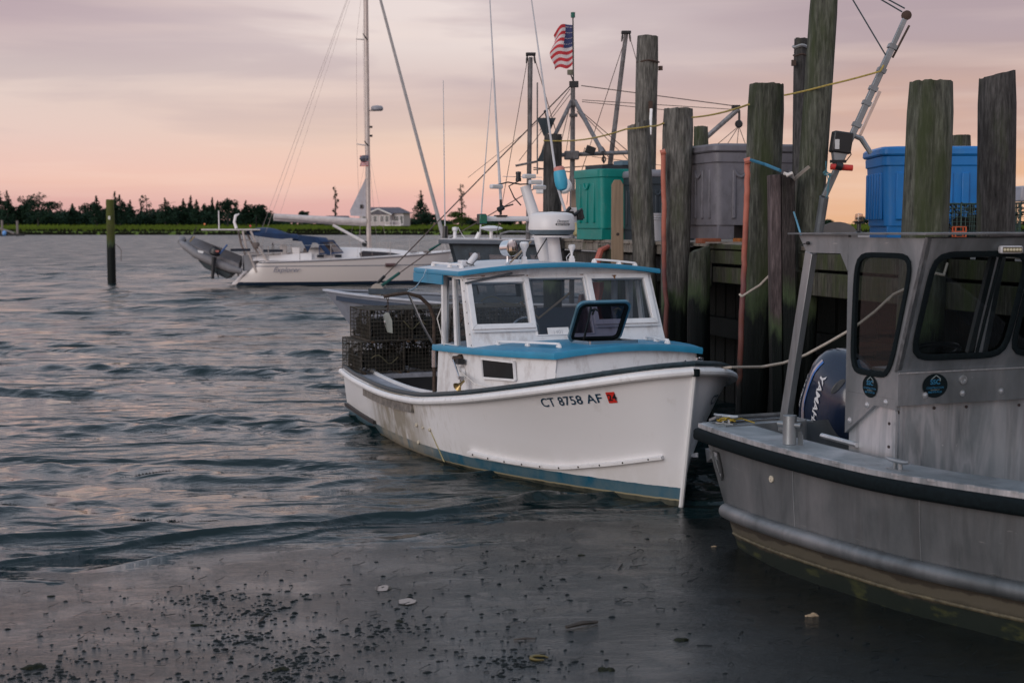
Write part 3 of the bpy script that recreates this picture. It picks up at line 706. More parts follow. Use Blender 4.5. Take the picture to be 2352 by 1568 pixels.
# ================================================================== WHITE LOBSTER BOAT
WHT = mat('white_boat_paint', (.76, .755, .75), .38, var=.04, scale=3, dirt=((.30, .25, .20), .10, 3.0, (1, 1, 1)), bump=.02, bscale=14)
WHT2 = mat('white_trim_paint', (.78, .77, .77), .42, var=.05, scale=9, dirt=((.22, .18, .15), .22, 14, (1, 1, 1)))
CAB = mat('cabin_paint', (.76, .75, .75), .45, var=.05, scale=5, dirt=((.26, .20, .16), .34, 6, (1, 1, .5)), bump=.03, bscale=30)
BLU = mat('blue_deck_paint', (.028, .24, .40), .42, var=.12, scale=4, dirt=((.08, .25, .36), .16, 18, (1, 1, 1)), bump=.03, bscale=90)
RUST = mat('rusty_steel', (.07, .048, .036), .7, var=.5, scale=30, bump=.1, bscale=120, metal=.3)
STEEL = mat('stainless', (.55, .55, .56), .22, metal=1, var=.1)
CHROME = mat('chrome', (.78, .78, .78), .06, metal=1, var=.02, rvar=.03)
BRASS = mat('tarnished_brass', (.35, .26, .12), .38, metal=.9, var=.3, scale=30)
BLACK = mat('black_plastic', (.012, .014, .016), .4)
RUBB = mat('black_rubber', (.005, .009, .011), .8, var=.3, scale=40, bump=.03, spec=.12)
DARKIN = mat('dark_interior', (.02, .022, .024), .8)
GREYDK = mat('grey_deck', (.30, .30, .33), .7, var=.2, scale=10, dirt=((.08, .07, .07), .3, 12, (1, 1, 1)))
GLS = glass('cabin_glass', (.72, .76, .80), .80)
GLD = glass('smoked_glass', (.30, .30, .40), .55)
def hull_paint():
    m = bpy.data.materials.new('hull_paint'); m.use_nodes = True; t = m.node_tree; t.nodes.clear(); lk = t.links.new
    out = t.nodes.new('ShaderNodeOutputMaterial'); b = t.nodes.new('ShaderNodeBsdfPrincipled'); lk(b.outputs[0], out.inputs[0])
    c = t.nodes.new('ShaderNodeTexCoord').outputs['Object']; sx = t.nodes.new('ShaderNodeSeparateXYZ'); lk(c, sx.inputs[0])
    def nz(sc, st, det=7):
        mp_ = t.nodes.new('ShaderNodeMapping'); mp_.inputs['Scale'].default_value = st; lk(c, mp_.inputs[0])
        n = t.nodes.new('ShaderNodeTexNoise'); n.inputs['Scale'].default_value = sc; n.inputs['Detail'].default_value = det; n.inputs['Roughness'].default_value = .65; lk(mp_.outputs[0], n.inputs[0]); return n.outputs[0]
    wob = t.nodes.new('ShaderNodeMath'); wob.operation = 'MULTIPLY_ADD'; lk(nz(5, (1, 1, .3)), wob.inputs[0]); wob.inputs[1].default_value = .022
    # boot stripe gets taller toward the bow
    tl = t.nodes.new('ShaderNodeMath'); tl.operation = 'MULTIPLY_ADD'; lk(sx.outputs['X'], tl.inputs[0]); tl.inputs[1].default_value = -.0085; lk(sx.outputs['Z'], tl.inputs[2]); lk(tl.outputs[0], wob.inputs[2])
    mrn = t.nodes.new('ShaderNodeMapRange'); mrn.inputs['From Min'].default_value = -.2; mrn.inputs['From Max'].default_value = .2; lk(wob.outputs[0], mrn.inputs['Value'])
    r = ramp(t, [(0.0, (.012, .02, .018)), (.49, (.30, .26, .16)), (.525, (.004, .090, .155)), (.785, (.77, .76, .765))], 'CONSTANT'); lk(mrn.outputs[0], r.inputs[0])
    last = r.outputs[0]
    def over(fac, colr, amt):
        nonlocal last
        mm = t.nodes.new('ShaderNodeMixRGB'); 
        k = t.nodes.new('ShaderNodeMath'); k.operation = 'MULTIPLY'; lk(fac, k.inputs[0]); k.inputs[1].default_value = amt
        lk(k.outputs[0], mm.inputs[0]); lk(last, mm.inputs[1]); mm.inputs[2].default_value = (*colr, 1); last = mm.outputs[0]
    def band(src, a, b_, c_, d):
        q = t.nodes.new('ShaderNodeMapRange'); q.inputs['From Min'].default_value = a; q.inputs['From Max'].default_value = d; lk(src, q.inputs['Value'])
        rr = ramp(t, [(0, 0), ((b_-a)/(d-a), 1), ((c_-a)/(d-a), 1), (1, 0)]); lk(q.outputs[0], rr.inputs[0]); return rr.outputs[0]
    def mul(a, b_):
        k = t.nodes.new('ShaderNodeMath'); k.operation = 'MULTIPLY'; lk(a, k.inputs[0]); lk(b_, k.inputs[1]); return k.outputs[0]
    # grime where traps are hauled aboard (x 1.9 .. 3.6), streaked down the side
    gr = ramp(t, [(.30, 0), (.52, 1)]); lk(nz(5, (1, 1, .35), 9), gr.inputs[0])
    over(mul(band(sx.outputs['X'], 1.5, 2.25, 3.1, 3.9), gr.outputs[0]), (.27, .23, .175), .95)
    st = ramp(t, [(.5, 0), (.7, 1)]); lk(nz(16, (1, 1, .07), 6), st.inputs[0])
    over(mul(band(sx.outputs['X'], 1.3, 2.2, 3.8, 4.6), st.outputs[0]), (.30, .25, .17), .65)
    sp_ = ramp(t, [(.62, 0), (.75, 1)]); lk(nz(3, (1, 1, .6), 9), sp_.inputs[0]); over(sp_.outputs[0], (.45, .41, .36), .38)
    lowz = band(sx.outputs['Z'], -.3, -.2, .10, .42); over(mul(lowz, gr.outputs[0]), (.34, .31, .22), .22)
    lk(last, b.inputs['Base Color']); b.inputs['Roughness'].default_value = .33
    bp = t.nodes.new('ShaderNodeBump'); bp.inputs['Strength'].default_value = .35; bp.inputs['Distance'].default_value = .012; lk(nz(2.5, (1, 1, 1), 3), bp.inputs['Height']); lk(bp.outputs[0], b.inputs['Normal'])
    return m
HULLM = hull_paint()
LB = thing('lobster_boat', 'white lobster boat with blue cabin tops moored bow toward us beside the dock pilings', 'boat', (-1.16, 18.3, 0), R(-67.5))
SHB = [(0, 1.06), (.17, 1.22), (.36, 1.30), (.5, 1.30), (.645, 1.25), (.79, 1.08), (.88, .865), (.93, .67), (.965, .465), (.987, .265), (1, .0)]
SHZ = [(0, .60), (.17, .60), (.36, .60), (.5, .635), (.645, .745), (.79, .905), (.904, 1.06), (1, 1.22)]
WLB = [(0, .98), (.22, 1.10), (.44, 1.18), (.59, 1.12), (.705, .92), (.80, .68), (.87, .48), (.93, .27), (.97, .12), (1, .0)]
def stemx(z): return 6.8 + .175*z + (.0 if z > 0 else .35*z)
def shz(u): return interp(SHZ, u)
def hull(u, z, side=-1):
    t = z/shz(u)
    w, s_ = interp(WLB, u), interp(SHB, u)
    if t >= 0:
        k = lerp(.75, 1.45, min(1, max(0, (u-.45)/.4)))
        y = w + (s_-w)*t**k
    else: y = w*(1+z*1.5)
    return Vector((u*stemx(z), side*y, z))
us = [1-(1-i/58)**1.35 for i in range(59)]
zs = [-.32, -.12, 0, .06, .14, .24, .36, .5, .64, .78, .9, 1.0]
def hv(t, u):      # t 0..1 over height
    return -.32 + (shz(u)+.32)*t
mb = MB()
for sd in (-1, 1):
    mb.grid(lambda a, b, sd=sd: hull(us[round(a*58)], hv(b, us[round(a*58)]), sd), 58, 14, flip=(sd == 1))
mb.grid(lambda a, b: Vector((hull(0, hv(b, 0)).x, lerp(-1, 1, a)*abs(hull(0, hv(b, 0)).y), hv(b, 0))), 8, 14, flip=True)
hullo = mb.build('hull', HULLM, LB, sharp=50)
# stem post
MB().tube([Vector((stemx(z)+.012, 0, z)) for z in (-.3, 0, .4, .8, 1.2)], .022, 8).build('stem_post', WHT, LB)
def rail_pts(side, dz=0, dout=0, n=50, u0=0, u1=1):
    ps = []
    for i in range(n+1):
        u = lerp(u0, u1, 1-(1-i/n)**1.35); p = hull(u, shz(u), side); p.z += dz
        p.y += side*dout; p.x += dout*max(0, (u-.85)/.15)*.8
        ps.append(p)
    return ps
for sd in (-1, 1):
    MB().tube(rail_pts(sd, -.045, .022), .034, 10).build('rub_rail', WHT2, LB)
    MB().tube(rail_pts(sd, .022, -.01), .026, 8).build('toe_rail', mat('dark_rail', (.012, .025, .032), .45, var=.5, scale=25, dirt=((.1, .2, .22), .2, 40, (1, 1, 1))), LB)
BLT = MB().lathe([(.009, 0), (.009, .006), (0, .008)], n=6)
b0 = BLT.build('bolt', mat('dark_bolt', (.03, .02, .02), .6), LB)
first = True
def bolt_at(p, nrm, parent, src=None):
    global first
    if first and src is None: b0.location = p; b0.rotation_euler = rot_to(nrm); first = False; return b0
    return inst(src or b0, p, parent, rot_to(nrm))
for i in range(21):
    u = .42 + .565*i/20; p = hull(u, shz(u)-.045, -1); p.y -= .054; bolt_at(p, (0, -1, 0), LB)
# spray rail
def spz(u): return interp([(.66, .20), (.74, .185), (.82, .20), (.9, .29), (.985, .43)], u)
for sd in (-1, 1):
    ps = [hull(u, spz(u), sd)+Vector((0, sd*.02, 0)) for u in np.linspace(.665, .982, 34)]
    rl = MB().sweep(ps, [(-.035, -.018), (.03, -.018), (.035, .006), (-.035, .022)]).build('spray_rail', WHT2, LB)
    if sd == -1:
        for i in range(10):
            u = .68+.29*i/9; p = hull(u, spz(u)-.002, sd)+Vector((0, sd*.056, -.005)); inst(b0, p, LB, rot_to((0, sd, 0)))
# strakes near the stern
MB().sweep([hull(u, .135, -1)+Vector((0, -.02, 0)) for u in np.linspace(.005, .26, 12)], [(-.02, -.02), (.02, -.02), (.02, .02), (-.02, .02)]).build('rubbing_strake', mat('black_wood', (.02, .018, .018), .6), LB)
MB().sweep([hull(u, shz(u)-.13, -1)+Vector((0, -.012, 0)) for u in np.linspace(.22, .50, 16)], [(-.012, -.045), (.012, -.045), (.012, .05), (-.012, .05)]).build('haul_guard', mat('scuffed_guard', (.22, .20, .18), .6, var=.4, scale=14, dirt=((.05, .045, .04), .5, 10, (1, 1, 1))), LB)
for (u, z, r_) in ((.505, .33, .022), (.53, .325, .014), (.555, .325, .02), (.50, .14, .022)):
    p = hull(u, z, -1); MB().lathe([(r_, 0), (r_, .01), (r_*.6, .018), (r_*.5, .008), (0, .006)], n=14).build('drain_fitting', mat('cream_plastic', (.55, .5, .4), .5), LB).location = p+Vector((0, -.004, 0)); COL.objects[-1].rotation_euler = rot_to((0, -1, .15))
MB().prism([hull(.556, .31, -1)+Vector((-.010, -.006, 0)), hull(.556, .31, -1)+Vector((.012, -.006, 0)), hull(.585, .02, -1)+Vector((.012, -.006, 0)), hull(.582, .02, -1)+Vector((-.004, -.006, 0))], (0, .004, 0)).build('drain_stain', mat('yellow_stain', (.42, .37, .20), .5, var=.3, scale=20), LB)
# decks
def sheer(u, sd, inn=0, dz=0):
    p = hull(u, shz(u), sd); p.y -= sd*inn; p.z += dz; return p
m_ = MB()
m_.grid(lambda a, b: lerp(sheer(lerp(.545, .985, a), -1, .01, -.005), sheer(lerp(.545, .985, a), 1, .01, -.005), b)+Vector((0, 0, .03*math.sin(b*math.pi))), 30, 8); m_.build('foredeck', GREYDK, LB)
for sd in (-1, 1):
    MB().grid(lambda a, b, sd=sd: sheer(lerp(0, .545, a), sd, lerp(.01, .27, b), .0), 24, 2, flip=(sd == 1)).build('side_deck', GREYDK, LB)
    MB().sweep([sheer(lerp(.01, .545, i/20), sd, .275, .012) for i in range(21)], [(-.014, -.03), (.014, -.03), (.014, .02), (-.014, .02)]).build('coaming', WHT2, LB)
    MB().grid(lambda a, b, sd=sd: sheer(lerp(0, .545, a), sd, .28, lerp(-.02, -.46, b)), 20, 1, flip=(sd == -1)).build('inner_side', mat('cockpit_paint', (.22, .23, .25), .6, dirt=((.05, .05, .05), .4, 6, (1, 1, 1))), LB)
MB().box((1.9, 0, .14), (3.8, 2.0, .04)).build('cockpit_floor', mat('cockpit_floor', (.08, .08, .085), .7), LB)
MB().box((.52, 0, .575), (.98, 2.05, .05)).build('stern_platform', GREYDK, LB)
MB().box((.03, 0, .4), (.06, 2.0, .45)).build('transom_board', WHT, LB)
# trunk cabin -----------------------------------------------------
TR = [(3.77, 1.115), (4.6, 1.06), (5.2, .93), (5.8, .715)]
def trw(x): return interp(TR, x)
def trz(x, yn): return 1.185 + (x-3.77)*.034 + .055*(1-yn*yn)
for sd in (-1, 1):
    def side(a, b, sd=sd):
        x = lerp(3.77, 5.8, a); u = x/6.9; z0 = shz(min(.99, u))-.02
        return Vector((x, sd*(trw(x)+.02*(1-b)), lerp(z0, trz(x, 1)-.05, b)))
    MB().grid(side, 20, 4, flip=(sd == 1)).build('cabin_side', CAB, LB)
MB().grid(lambda a, b: Vector((5.78+.03*(1-b)+.03*(1-(2*a-1)**2), lerp(-.715, .715, a), lerp(.93, trz(5.8, 2*a-1)-.05, b))), 14, 4).build('cabin_front', CAB, LB)
def ttop(a, b, dz=0):
    x = lerp(3.72, 5.83, a); yn = 2*b-1; w = trw(min(x, 5.8))+.035
    return Vector((x+.03*(1-yn*yn)*a, w*yn, trz(x, yn)+dz))
HX0, HX1, HY0, HY1 = 5.10, 5.50, -.24, .24        # hatch opening
m_ = MB()
nu, nv = 34, 34
def inhole(p): return HX0 < p.x < HX1 and HY0 < p.y < HY1
xs = sorted(set([3.72+2.11*i/30 for i in range(31)] + [HX0, HX1])); 
def tp(x, yv): 
    w = trw(min(x, 5.8))+.035; yn = max(-1, min(1, yv/w)); return Vector((x+.03*(1-yn*yn)*(x-3.72)/2.11, yv, trz(x, yn)))
for i in range(len(xs)-1):
    xa, xb = xs[i], xs[i+1]
    def ysl(x):
        w = trw(min(x, 5.8))+.035
        return [-w, -w*.8, -.6*w, HY0-.001*0, -.13, 0, .13, HY1, .6*w, .8*w, w] if w*.6 > .28 else [-w, -w*.85, -.7*w, HY0, -.13, 0, .13, HY1, .7*w, .85*w, w]
    ya, yb = ysl(xa), ysl(xb)
    for j in range(10):
        if xa >= HX0-1e-6 and xb <= HX1+1e-6 and 3 <= j <= 6: continue
        if xb < 4.30: pass
        m_.add([tp(xa, ya[j]), tp(xb, yb[j]), tp(xb, yb[j+1]), tp(xa, ya[j+1])], [(0, 1, 2, 3)])
m_.build('cabin_top', BLU, LB)
edge = [ttop(i/20, 0) for i in range(21)] + [ttop(1, j/14) for j in range(1, 15)] + [ttop(1-i/20, 1) for i in range(1, 21)]
MB().sweep(edge, [(-.004, -.055), (.014, -.055), (.018, -.02), (.010, .004), (-.004, .004)]).build('cabin_top_edge', BLU, LB, sharp=60)
MB().box((5.30, .04, 1.15), (.5, .6, .02)).build('hatch_well', DARKIN, LB)
m_ = MB(); zc = trz(5.2, 0)
for a, b in (((HX0, HY0), (HX1, HY0)), ((HX1, HY0), (HX1, HY1)), ((HX1, HY1), (HX0, HY1)), ((HX0, HY1), (HX0, HY0))):
    m_.beam((a[0], a[1], zc+.008+(a[0]-5.2)*.037), (b[0], b[1], zc+.008+(b[0]-5.2)*.037), .035, .03)
m_.build('hatch_coaming', STEEL, LB)
# open hatch lid, hinged on its aft edge, leaning back
hz0 = trz(HX0, 0)+.03
def rrect(w, h, r, n=6):
    ps = []
    for cx, cy, a0 in ((w/2-r, -h/2+r, -90), (w/2-r, h/2-r, 0), (-w/2+r, h/2-r, 90), (-w/2+r, -h/2+r, 180)):
        for k in range(n+1):
            a = R(a0+90*k/n); ps.append((cx+r*math.cos(a), cy+r*math.sin(a)))
    return ps
lid_o = Vector((HX0+.02, -.02, hz0-.012)); lu = Vector((0, 1, 0)); lv = Vector((.55, 0, .84)).normalized()*1.0
ln = lu.cross(lv).normalized()
def LP(x, y): return lid_o + lu*x + lv*(y+.22)
loop = rrect(.53, .44, .06)
MB().sweep([LP(*p) for p in loop], [(-.016, -.016), (.016, -.016), (.016, .016), (-.016, .016)], up=ln, closed=True).build('hatch_lid_frame', mat('hatch_frame', (.10, .22, .28), .35, metal=.7, dirt=((.6, .6, .6), .35, 5, (1, 1, 1))), LB, sharp=50)
MB().sweep([LP(p[0]*.925, p[1]*.925)+ln*.004 for p in loop], [(-.016, -.014), (.014, -.014), (.014, .016), (-.016, .016)], up=ln, closed=True).build('hatch_gasket', RUBB, LB)
MB().add([LP(p[0]*.91, p[1]*.91) for p in loop], [list(range(len(loop)))]).build('hatch_pane', GLD, LB, flat=True)
m_ = MB(); m_.tube([LP(-.15, .19)+ln*.03, LP(-.15, .1)+ln*.05, LP(-.14, -.2)+ln*.06], .012, 6); m_.build('hatch_stay', BLACK, LB)
for sx_ in (-.10, .14):
    m_ = MB(); m_.tube([LP(sx_-.03, .14)+ln*.02, LP(sx_, .17)+ln*.03, LP(sx_+.03, .15)+ln*.03], .012, 6); m_.tube([LP(sx_, .17)+ln*.02, LP(sx_-.01, .10)+ln*.03], .010, 6); m_.build('hatch_latch', BLACK, LB)
# grab rails on the cabin top
def grab(pts, name='grab_rail'):
    m_ = MB(); ps = [Vector(p)+Vector((0, 0, .036)) for p in pts]
    m_.sweep([Vector(pts[0])+Vector((0, 0, .012))]+ps+[Vector(pts[-1])+Vector((0, 0, .012))], [(-.016, -.010), (.016, -.010), (.016, .010), (-.016, .010)])
    for k in (0, len(pts)//2, len(pts)-1): m_.box(Vector(pts[k])+Vector((0, 0, .018)), (.08, .030, .036), None, .7)
    return m_.build(name, WHT2, LB, bevel=.004)
grab([tp(x, -(.80-.25*(x-4.65)/.9)+.0) for x in np.linspace(4.62, 5.50, 7)])
grab([tp(x, (.80-.25*(x-4.65)/.9)-.0) for x in np.linspace(4.62, 5.50, 7)])
# trunk side window, vent dome, hauler horn
def on_side(x, z, out=0):
    u = x/6.9; z0 = shz(u)-.02; b = (z-z0)/(trz(x, 1)-.05-z0)
    return Vector((x, -(trw(x)+.02*(1-b))-out, z))
q = [on_side(4.86, .955, .022), on_side(5.33, .975, .022), on_side(5.30, 1.135, .022), on_side(4.82, 1.13, .022)]
fr_ = MB(); ctr = sum(q, Vector())/4
for i in range(4): fr_.beam(q[i]+(q[i]-ctr)*.03, q[(i+1) % 4]+(q[(i+1) % 4]-ctr)*.03, .02, .022, up=(0, -1, 0))
fr_ = fr_.build('side_window', WHT2, LB); MB().add(q, [(0, 1, 2, 3)]).build('pane', mat('dark_pane', (.010, .013, .015), .35, rvar=.1, var=.3, spec=.2), fr_, flat=True)
MB().lathe([(.075, 0), (.072, .02), (.055, .045), (.03, .058), (0, .062)], n=20).build('vent_dome', WHT2, LB).location = on_side(4.40, .95, 0); COL.objects[-1].rotation_euler = rot_to((0, -1, 0))
hp = on_side(4.36, 1.085, 0)
MB().lathe([(.05, 0), (.05, .03), (.035, .05), (.03, .09)], c=hp, axis=(0, -1, .1), n=16).build('hauler_bracket', RUST, LB)
MB().box(hp+Vector((.09, -.05, -.01)), (.08, .07, .05)).build('hauler_box', BLACK, LB)
MB().tube([hp+Vector((0, -.09, 0)), hp+Vector((.26, -.11, -.18))], .010, 8).build('horn_pipe', STEEL, LB)
hd = Vector((.35, -.7, -.42)).normalized()
MB().lathe([(.012, -.06), (.014, -.02), (.024, .02), (.045, .045), (.047, .05), (.040, .044), (.018, .012), (0, .0)], c=hp+Vector((.28, -.12, -.21)), axis=hd, n=18).build('horn', BRASS, LB)
MB().box(hp+Vector((.28, -.11, -.15)), (.07, .03, .03)).build('horn_mount', STEEL, LB)
# cleat + chocks on the foredeck
m_ = MB(); m_.box((6.12, -.37, 1.075), (.10, .06, .075)); m_.tube([(6.02, -.37, 1.08), (6.24, -.37, 1.09)], .01, 6); m_.build('bow_cleat', STEEL, LB, bevel=.006)
for x in (6.33, 6.42): MB().tube([(x-.02, -.33, 1.07), (x-.03, -.33, 1.10), (x, -.33, 1.125), (x+.03, -.33, 1.12)], .005, 5).build('fairlead', STEEL, LB)
MB().lathe([(.028, 0), (.028, .05), (.036, .055), (.036, .075), (0, .08)], c=(6.72, .22, 1.185), n=12).build('bow_light', CHROME, LB)
MB().lathe([(.02, 0), (.022, .03), (0, .05)], c=(6.86, .0, 1.21), n=10).build('stem_fitting', BLACK, LB)
MB().lathe([(.03, -.03), (.034, 0), (.03, .03)], c=(stemx(1.17)+.035, 0, 1.17), axis=(0, 0, 1), n=12).build('stem_cap', RUBB, LB)
# anchor-roller like fitting on the far bow
MB().prism([(6.45, .44, .42), (6.62, .40, .42), (6.62, .40, .36), (6.5, .43, .30)], (0, .16, 0)).build('bow_bracket', WHT2, LB)
# wheelhouse ------------------------------------------------------
FB, FT = 4.60, 4.27
ZB, ZT = 1.18, 1.90
WB, WT = 1.055, 1.035
fn_ = Vector((ZT-ZB, 0, FB-FT)).normalized()
quad = [(FB, -WB, ZB), (FB, WB, ZB), (FT, WT, ZT), (FT, -WT, ZT)]
holes = [(.035, .305, .345, .895), (.335, .625, .19, .945), (.665, .955, .365, .925)]
m_ = MB(); P_ = wall_holes(m_, quad, holes, .045, fn_)
m_.build('wheelhouse_front', CAB, LB)
# arched top piece
m_ = MB(); n_ = 16
top = [Vector((FT-.035*math.sin(math.pi*i/n_)*0, lerp(-WT, WT, i/n_), ZT+.002+.078*(1-(2*i/n_-1)**2))) for i in range(n_+1)]
m_.prism([Vector((FT, -WT, ZT+.001))]+[Vector((FT, p.y, p.z)) for p in top]+[Vector((FT, WT, ZT+.001))], (-.045, 0, 0)); m_.build('brow', CAB, LB)
for hi_, h in enumerate(holes):
    c = [P_(h[0], h[2]), P_(h[1], h[2]), P_(h[1], h[3]), P_(h[0], h[3])]
    f = MB()
    if hi_ != 1: frame_ring(f, P_, h, .052, fn_, .022, .03)
    else: frame_ring(f, P_, h, .012, fn_, .012, .02)
    f = f.build('front_window', WHT2, LB, bevel=.004)
    MB().add([p-fn_*.02 for p in c], [(0, 1, 2, 3)]).build('pane', GLS, f, flat=True)
for h in (holes[0], holes[2]):
    a, b = P_(h[0]-.022, h[2]-.095)+fn_*.02, P_(h[1]+.022, h[2]-.095)+fn_*.02
    MB().beam(a, b, .02, .02).build('window_sill', WHT2, LB)
MB().beam(P_(.01, .935)+fn_*.03, P_(.31, .985)+fn_*.03, .006).build('wiper_arm', BLACK, LB)
MB().beam(P_(0, .88)+fn_*.035, P_(.245, 1.0)+fn_*.05, .010, .02).build('wiper_blade', mat('wiper', (.08, .09, .10), .5), LB)
for sd in (-1, 1):
    q = [(3.77, sd*(WB+.01), ZB-.06), (FB, sd*WB, ZB-.06), (FT, sd*WT, ZT), (3.77, sd*WT, ZT)]
    nr = Vector((0, sd, 0))
    m_ = MB(); Pq = wall_holes(m_, q, [(.05, .42, .11, .97), (.50, .86, .11, .95)], .035, nr)
    m_.build('wheelhouse_side', CAB, LB)
    for h in ((.05, .42, .11, .97), (.50, .86, .11, .95)):
        f = MB(); frame_ring(f, Pq, h, .012, nr, .008, .02); f = f.build('side_light', WHT2, LB)
        MB().add([Pq(h[0], h[2])-nr*.015, Pq(h[1], h[2])-nr*.015, Pq(h[1], h[3])-nr*.015, Pq(h[0], h[3])-nr*.015], [(0, 1, 2, 3)]).build('pane', GLS, f, flat=True)
    MB().beam((3.78, sd*(WB-.0), shz(.545)-.02), (3.78, sd*(WB-.0), ZT), .05).build('aft_post', CAB, LB, bevel=.005)
    for k in range(7): inst(b0, Vector((lerp(FB, FT, k/7+.08)-.015, sd*(lerp(WB, WT, k/7+.08)+.003), lerp(ZB, ZT, k/7+.08))), LB, rot_to((0, sd, 0)), (.7, .7, .7))
def roofp(a, b, dz=0, x0=3.0, x1=4.40):
    yn = 2*b-1; x = lerp(x0, x1, a)
    return Vector((x - .06*yn*yn*a, yn*1.10, 1.912+.078*(1-yn*yn)+dz))
MB().grid(lambda a, b: roofp(a, b, .03), 12, 20).build('roof', mat('roof_top_paint', (.58, .59, .62), .5, dirt=((.2, .2, .2), .2, 6, (1, 1, 1))), LB)
MB().grid(lambda a, b: roofp(a, b, -.012), 12, 20, flip=True).build('roof_underside', CAB, LB)
lp = [roofp(i/10, 0) for i in range(11)] + [roofp(1, j/20) for j in range(1, 21)] + [roofp(1-i/10, 1) for i in range(1, 11)] + [roofp(0, 1-j/20) for j in range(1, 20)]
MB().sweep(lp, [(-.003, -.014), (.014, -.014), (.018, .012), (.010, .032), (-.003, .032)], closed=True).build('roof_edge', BLU, LB, sharp=60)
for sd in (-1, 1): MB().prism([(3.0, sd*1.105, 1.80), (3.90, sd*1.105, 1.80), (3.90, sd*1.105, 1.895), (3.0, sd*1.105, 1.895)], (0, sd*.016, 0)).build('roof_valance', BLU, LB)
MB().grid(lambda a, b: Vector((3.0, lerp(-1.1, 1.1, a), lerp(1.80, 1.905+.078*(1-(2*a-1)**2), b))), 14, 1).build('roof_valance', BLU, LB)
# rust weeps under the roof edge
RW = mat('rust_weep', (.20, .085, .03), .8, var=.5, scale=60)
for (a, w, l) in ((.10, .05, .012), (.20, .07, .010), (.79, .06, .014), (.79, .025, .045), (.62, .05, .008), (.33, .02, .012)):
    p = P_(a, .995 if a != .79 or w > .05 else .955)+fn_*.001
    if a == .79: p = P_(.79, .965)+fn_*.024
    m_ = MB(); m_.add([p+Vector((0, -w/2, 0)), p+Vector((0, w/2, .002)), p+Vector((.004*0, w/3, 0))-(quad and Vector((FT-FB, 0, ZT-ZB)).normalized()*l), p-Vector((FT-FB, 0, ZT-ZB)).normalized()*l*.8+Vector((0, -w/4, 0))], [(0, 1, 2, 3)]); m_.build('rust_streak', RW, LB, flat=True)
# interior: bench, seat, orange oilskins, gauge box, note on the windscreen
MB().box((4.25, -.1, 1.12), (.3, 1.9, .06)).build('dashboard', DARKIN, LB)
MB().box((4.28, -.12, 1.22), (.18, .2, .12)).build('plotter', mat('grey_plastic', (.18, .18, .19), .5), LB, bevel=.01)
MB().beam((4.3, -.28, 1.14), (4.22, -.30, 1.7), .016).build('wheelhouse_rod', WHT2, LB)
MB().grid(lambda a, b: Vector((3.95+.04*math.sin(a*9+b*3), .56+.30*(a-.5)*(1.1-.55*b)+.03*math.sin(b*8), lerp(1.1, 1.80, b))), 16, 12).build('oilskin', mat('orange_oilskin', (.62, .10, .05), .5, var=.25, scale=8), LB)
MB().grid(lambda a, b: Vector((4.02+.03*math.sin(a*8), .38+.20*(a-.5)*(1.4-b), lerp(1.15, 1.68, b))), 10, 8).build('jacket', mat('pink_cloth', (.42, .27, .25), .8), LB)
MB().tube([(3.8, .86, 1.1), (3.8, .86, 1.85)], .035, 8).build('inner_post', mat('pale_post', (.45, .5, .55), .5), LB)
MB().tube([(4.1, -.35, 1.62), (4.1, -.15, 1.45), (4.12, .05, 1.60), (4.1, .2, 1.7)], .012, 6).build('hose', mat('tan_hose', (.3, .22, .15), .6), LB)
m_ = MB(); m_.box((4.0, .08, 1.3), (.05, .45, .5)); m_.build('seat_back', mat('dark_blue_seat', (.03, .05, .09), .6), LB, bevel=.02)
MB().tube([(4.05, -.25, 1.35)+Vector((0, .0, 0)) if False else Vector((4.1, -.30+.16*math.cos(t), 1.30+.16*math.sin(t))) for t in np.linspace(0, 2*math.pi, 20)[:-1]], .012, 6, closed=True).build('steering_wheel', STEEL, LB)
bq = [P_(.39, .165), P_(.50, .165), P_(.50, .285), P_(.39, .285)]
nb = MB().prism([p-fn_*.012 for p in bq], fn_*.003).build('note_board', mat('white_card', (.75, .73, .72), .6), LB)
U_ = (quad and (P_(1, 0)-P_(0, 0)).normalized()); Vv = (P_(0, 1)-P_(0, 0)).normalized()
text('1401', .058, lambda x, y: P_(.415, .20)+U_*x+Vv*y-fn_*.0075, 'note_lettering', mat('grey_ink', (.45, .45, .47), .6), LB)
# wheelhouse roof gear --------------------------------------------
RT = lambda x, y: Vector((x, y, 1.912+.078*(1-(y/1.1)**2)+.03))
MASTW = mat('white_mast_paint', (.66, .64, .64), .4, var=.05)
m_ = MB(); m_.tube([RT(3.70, .12)-Vector((0, 0, .05)), (3.60, .03, 2.45), (3.53, -.06, 2.80)], [.070, .062, .052], 16); m_.build('mast', MASTW, LB)
m_ = MB(); m_.tube([RT(3.98, .10)-Vector((0, 0, .05)), (3.98, .06, 2.30)], [.070, .062], 16); m_.build('radar_leg', MASTW, LB)
m_ = MB(); m_.tube([(3.52, -.50, 2.46), (3.52, .52, 2.46)], .026, 12); m_.build('crossbar', MASTW, LB)
m_ = MB(); m_.box((3.52, -.545, 2.455), (.10, .075, .11)); m_.build('starboard_light_housing', BLACK, LB, bevel=.01)
MB().box((3.575, -.548, 2.455), (.03, .078, .09)).build('green_lens', mat('green_lens', (.0, .13, .09), .15), LB, bevel=.006)
MB().box((3.52, .57, 2.50), (.10, .07, .11)).build('port_light_housing', BLACK, LB, bevel=.01)
MB().box((3.52, .51, 2.50), (.05, .05, .16)).build('light_bracket', MASTW, LB)
m_ = MB()
m_.lathe([(.17, 0), (.215, .012), (.236, .05), (.236, .06)], c=(4.02, .03, 2.29), n=32); m_.build('radome_base', mat('radome_base_grey', (.10, .13, .15), .45), LB)  # radome base in a darker blue grey than the dome above
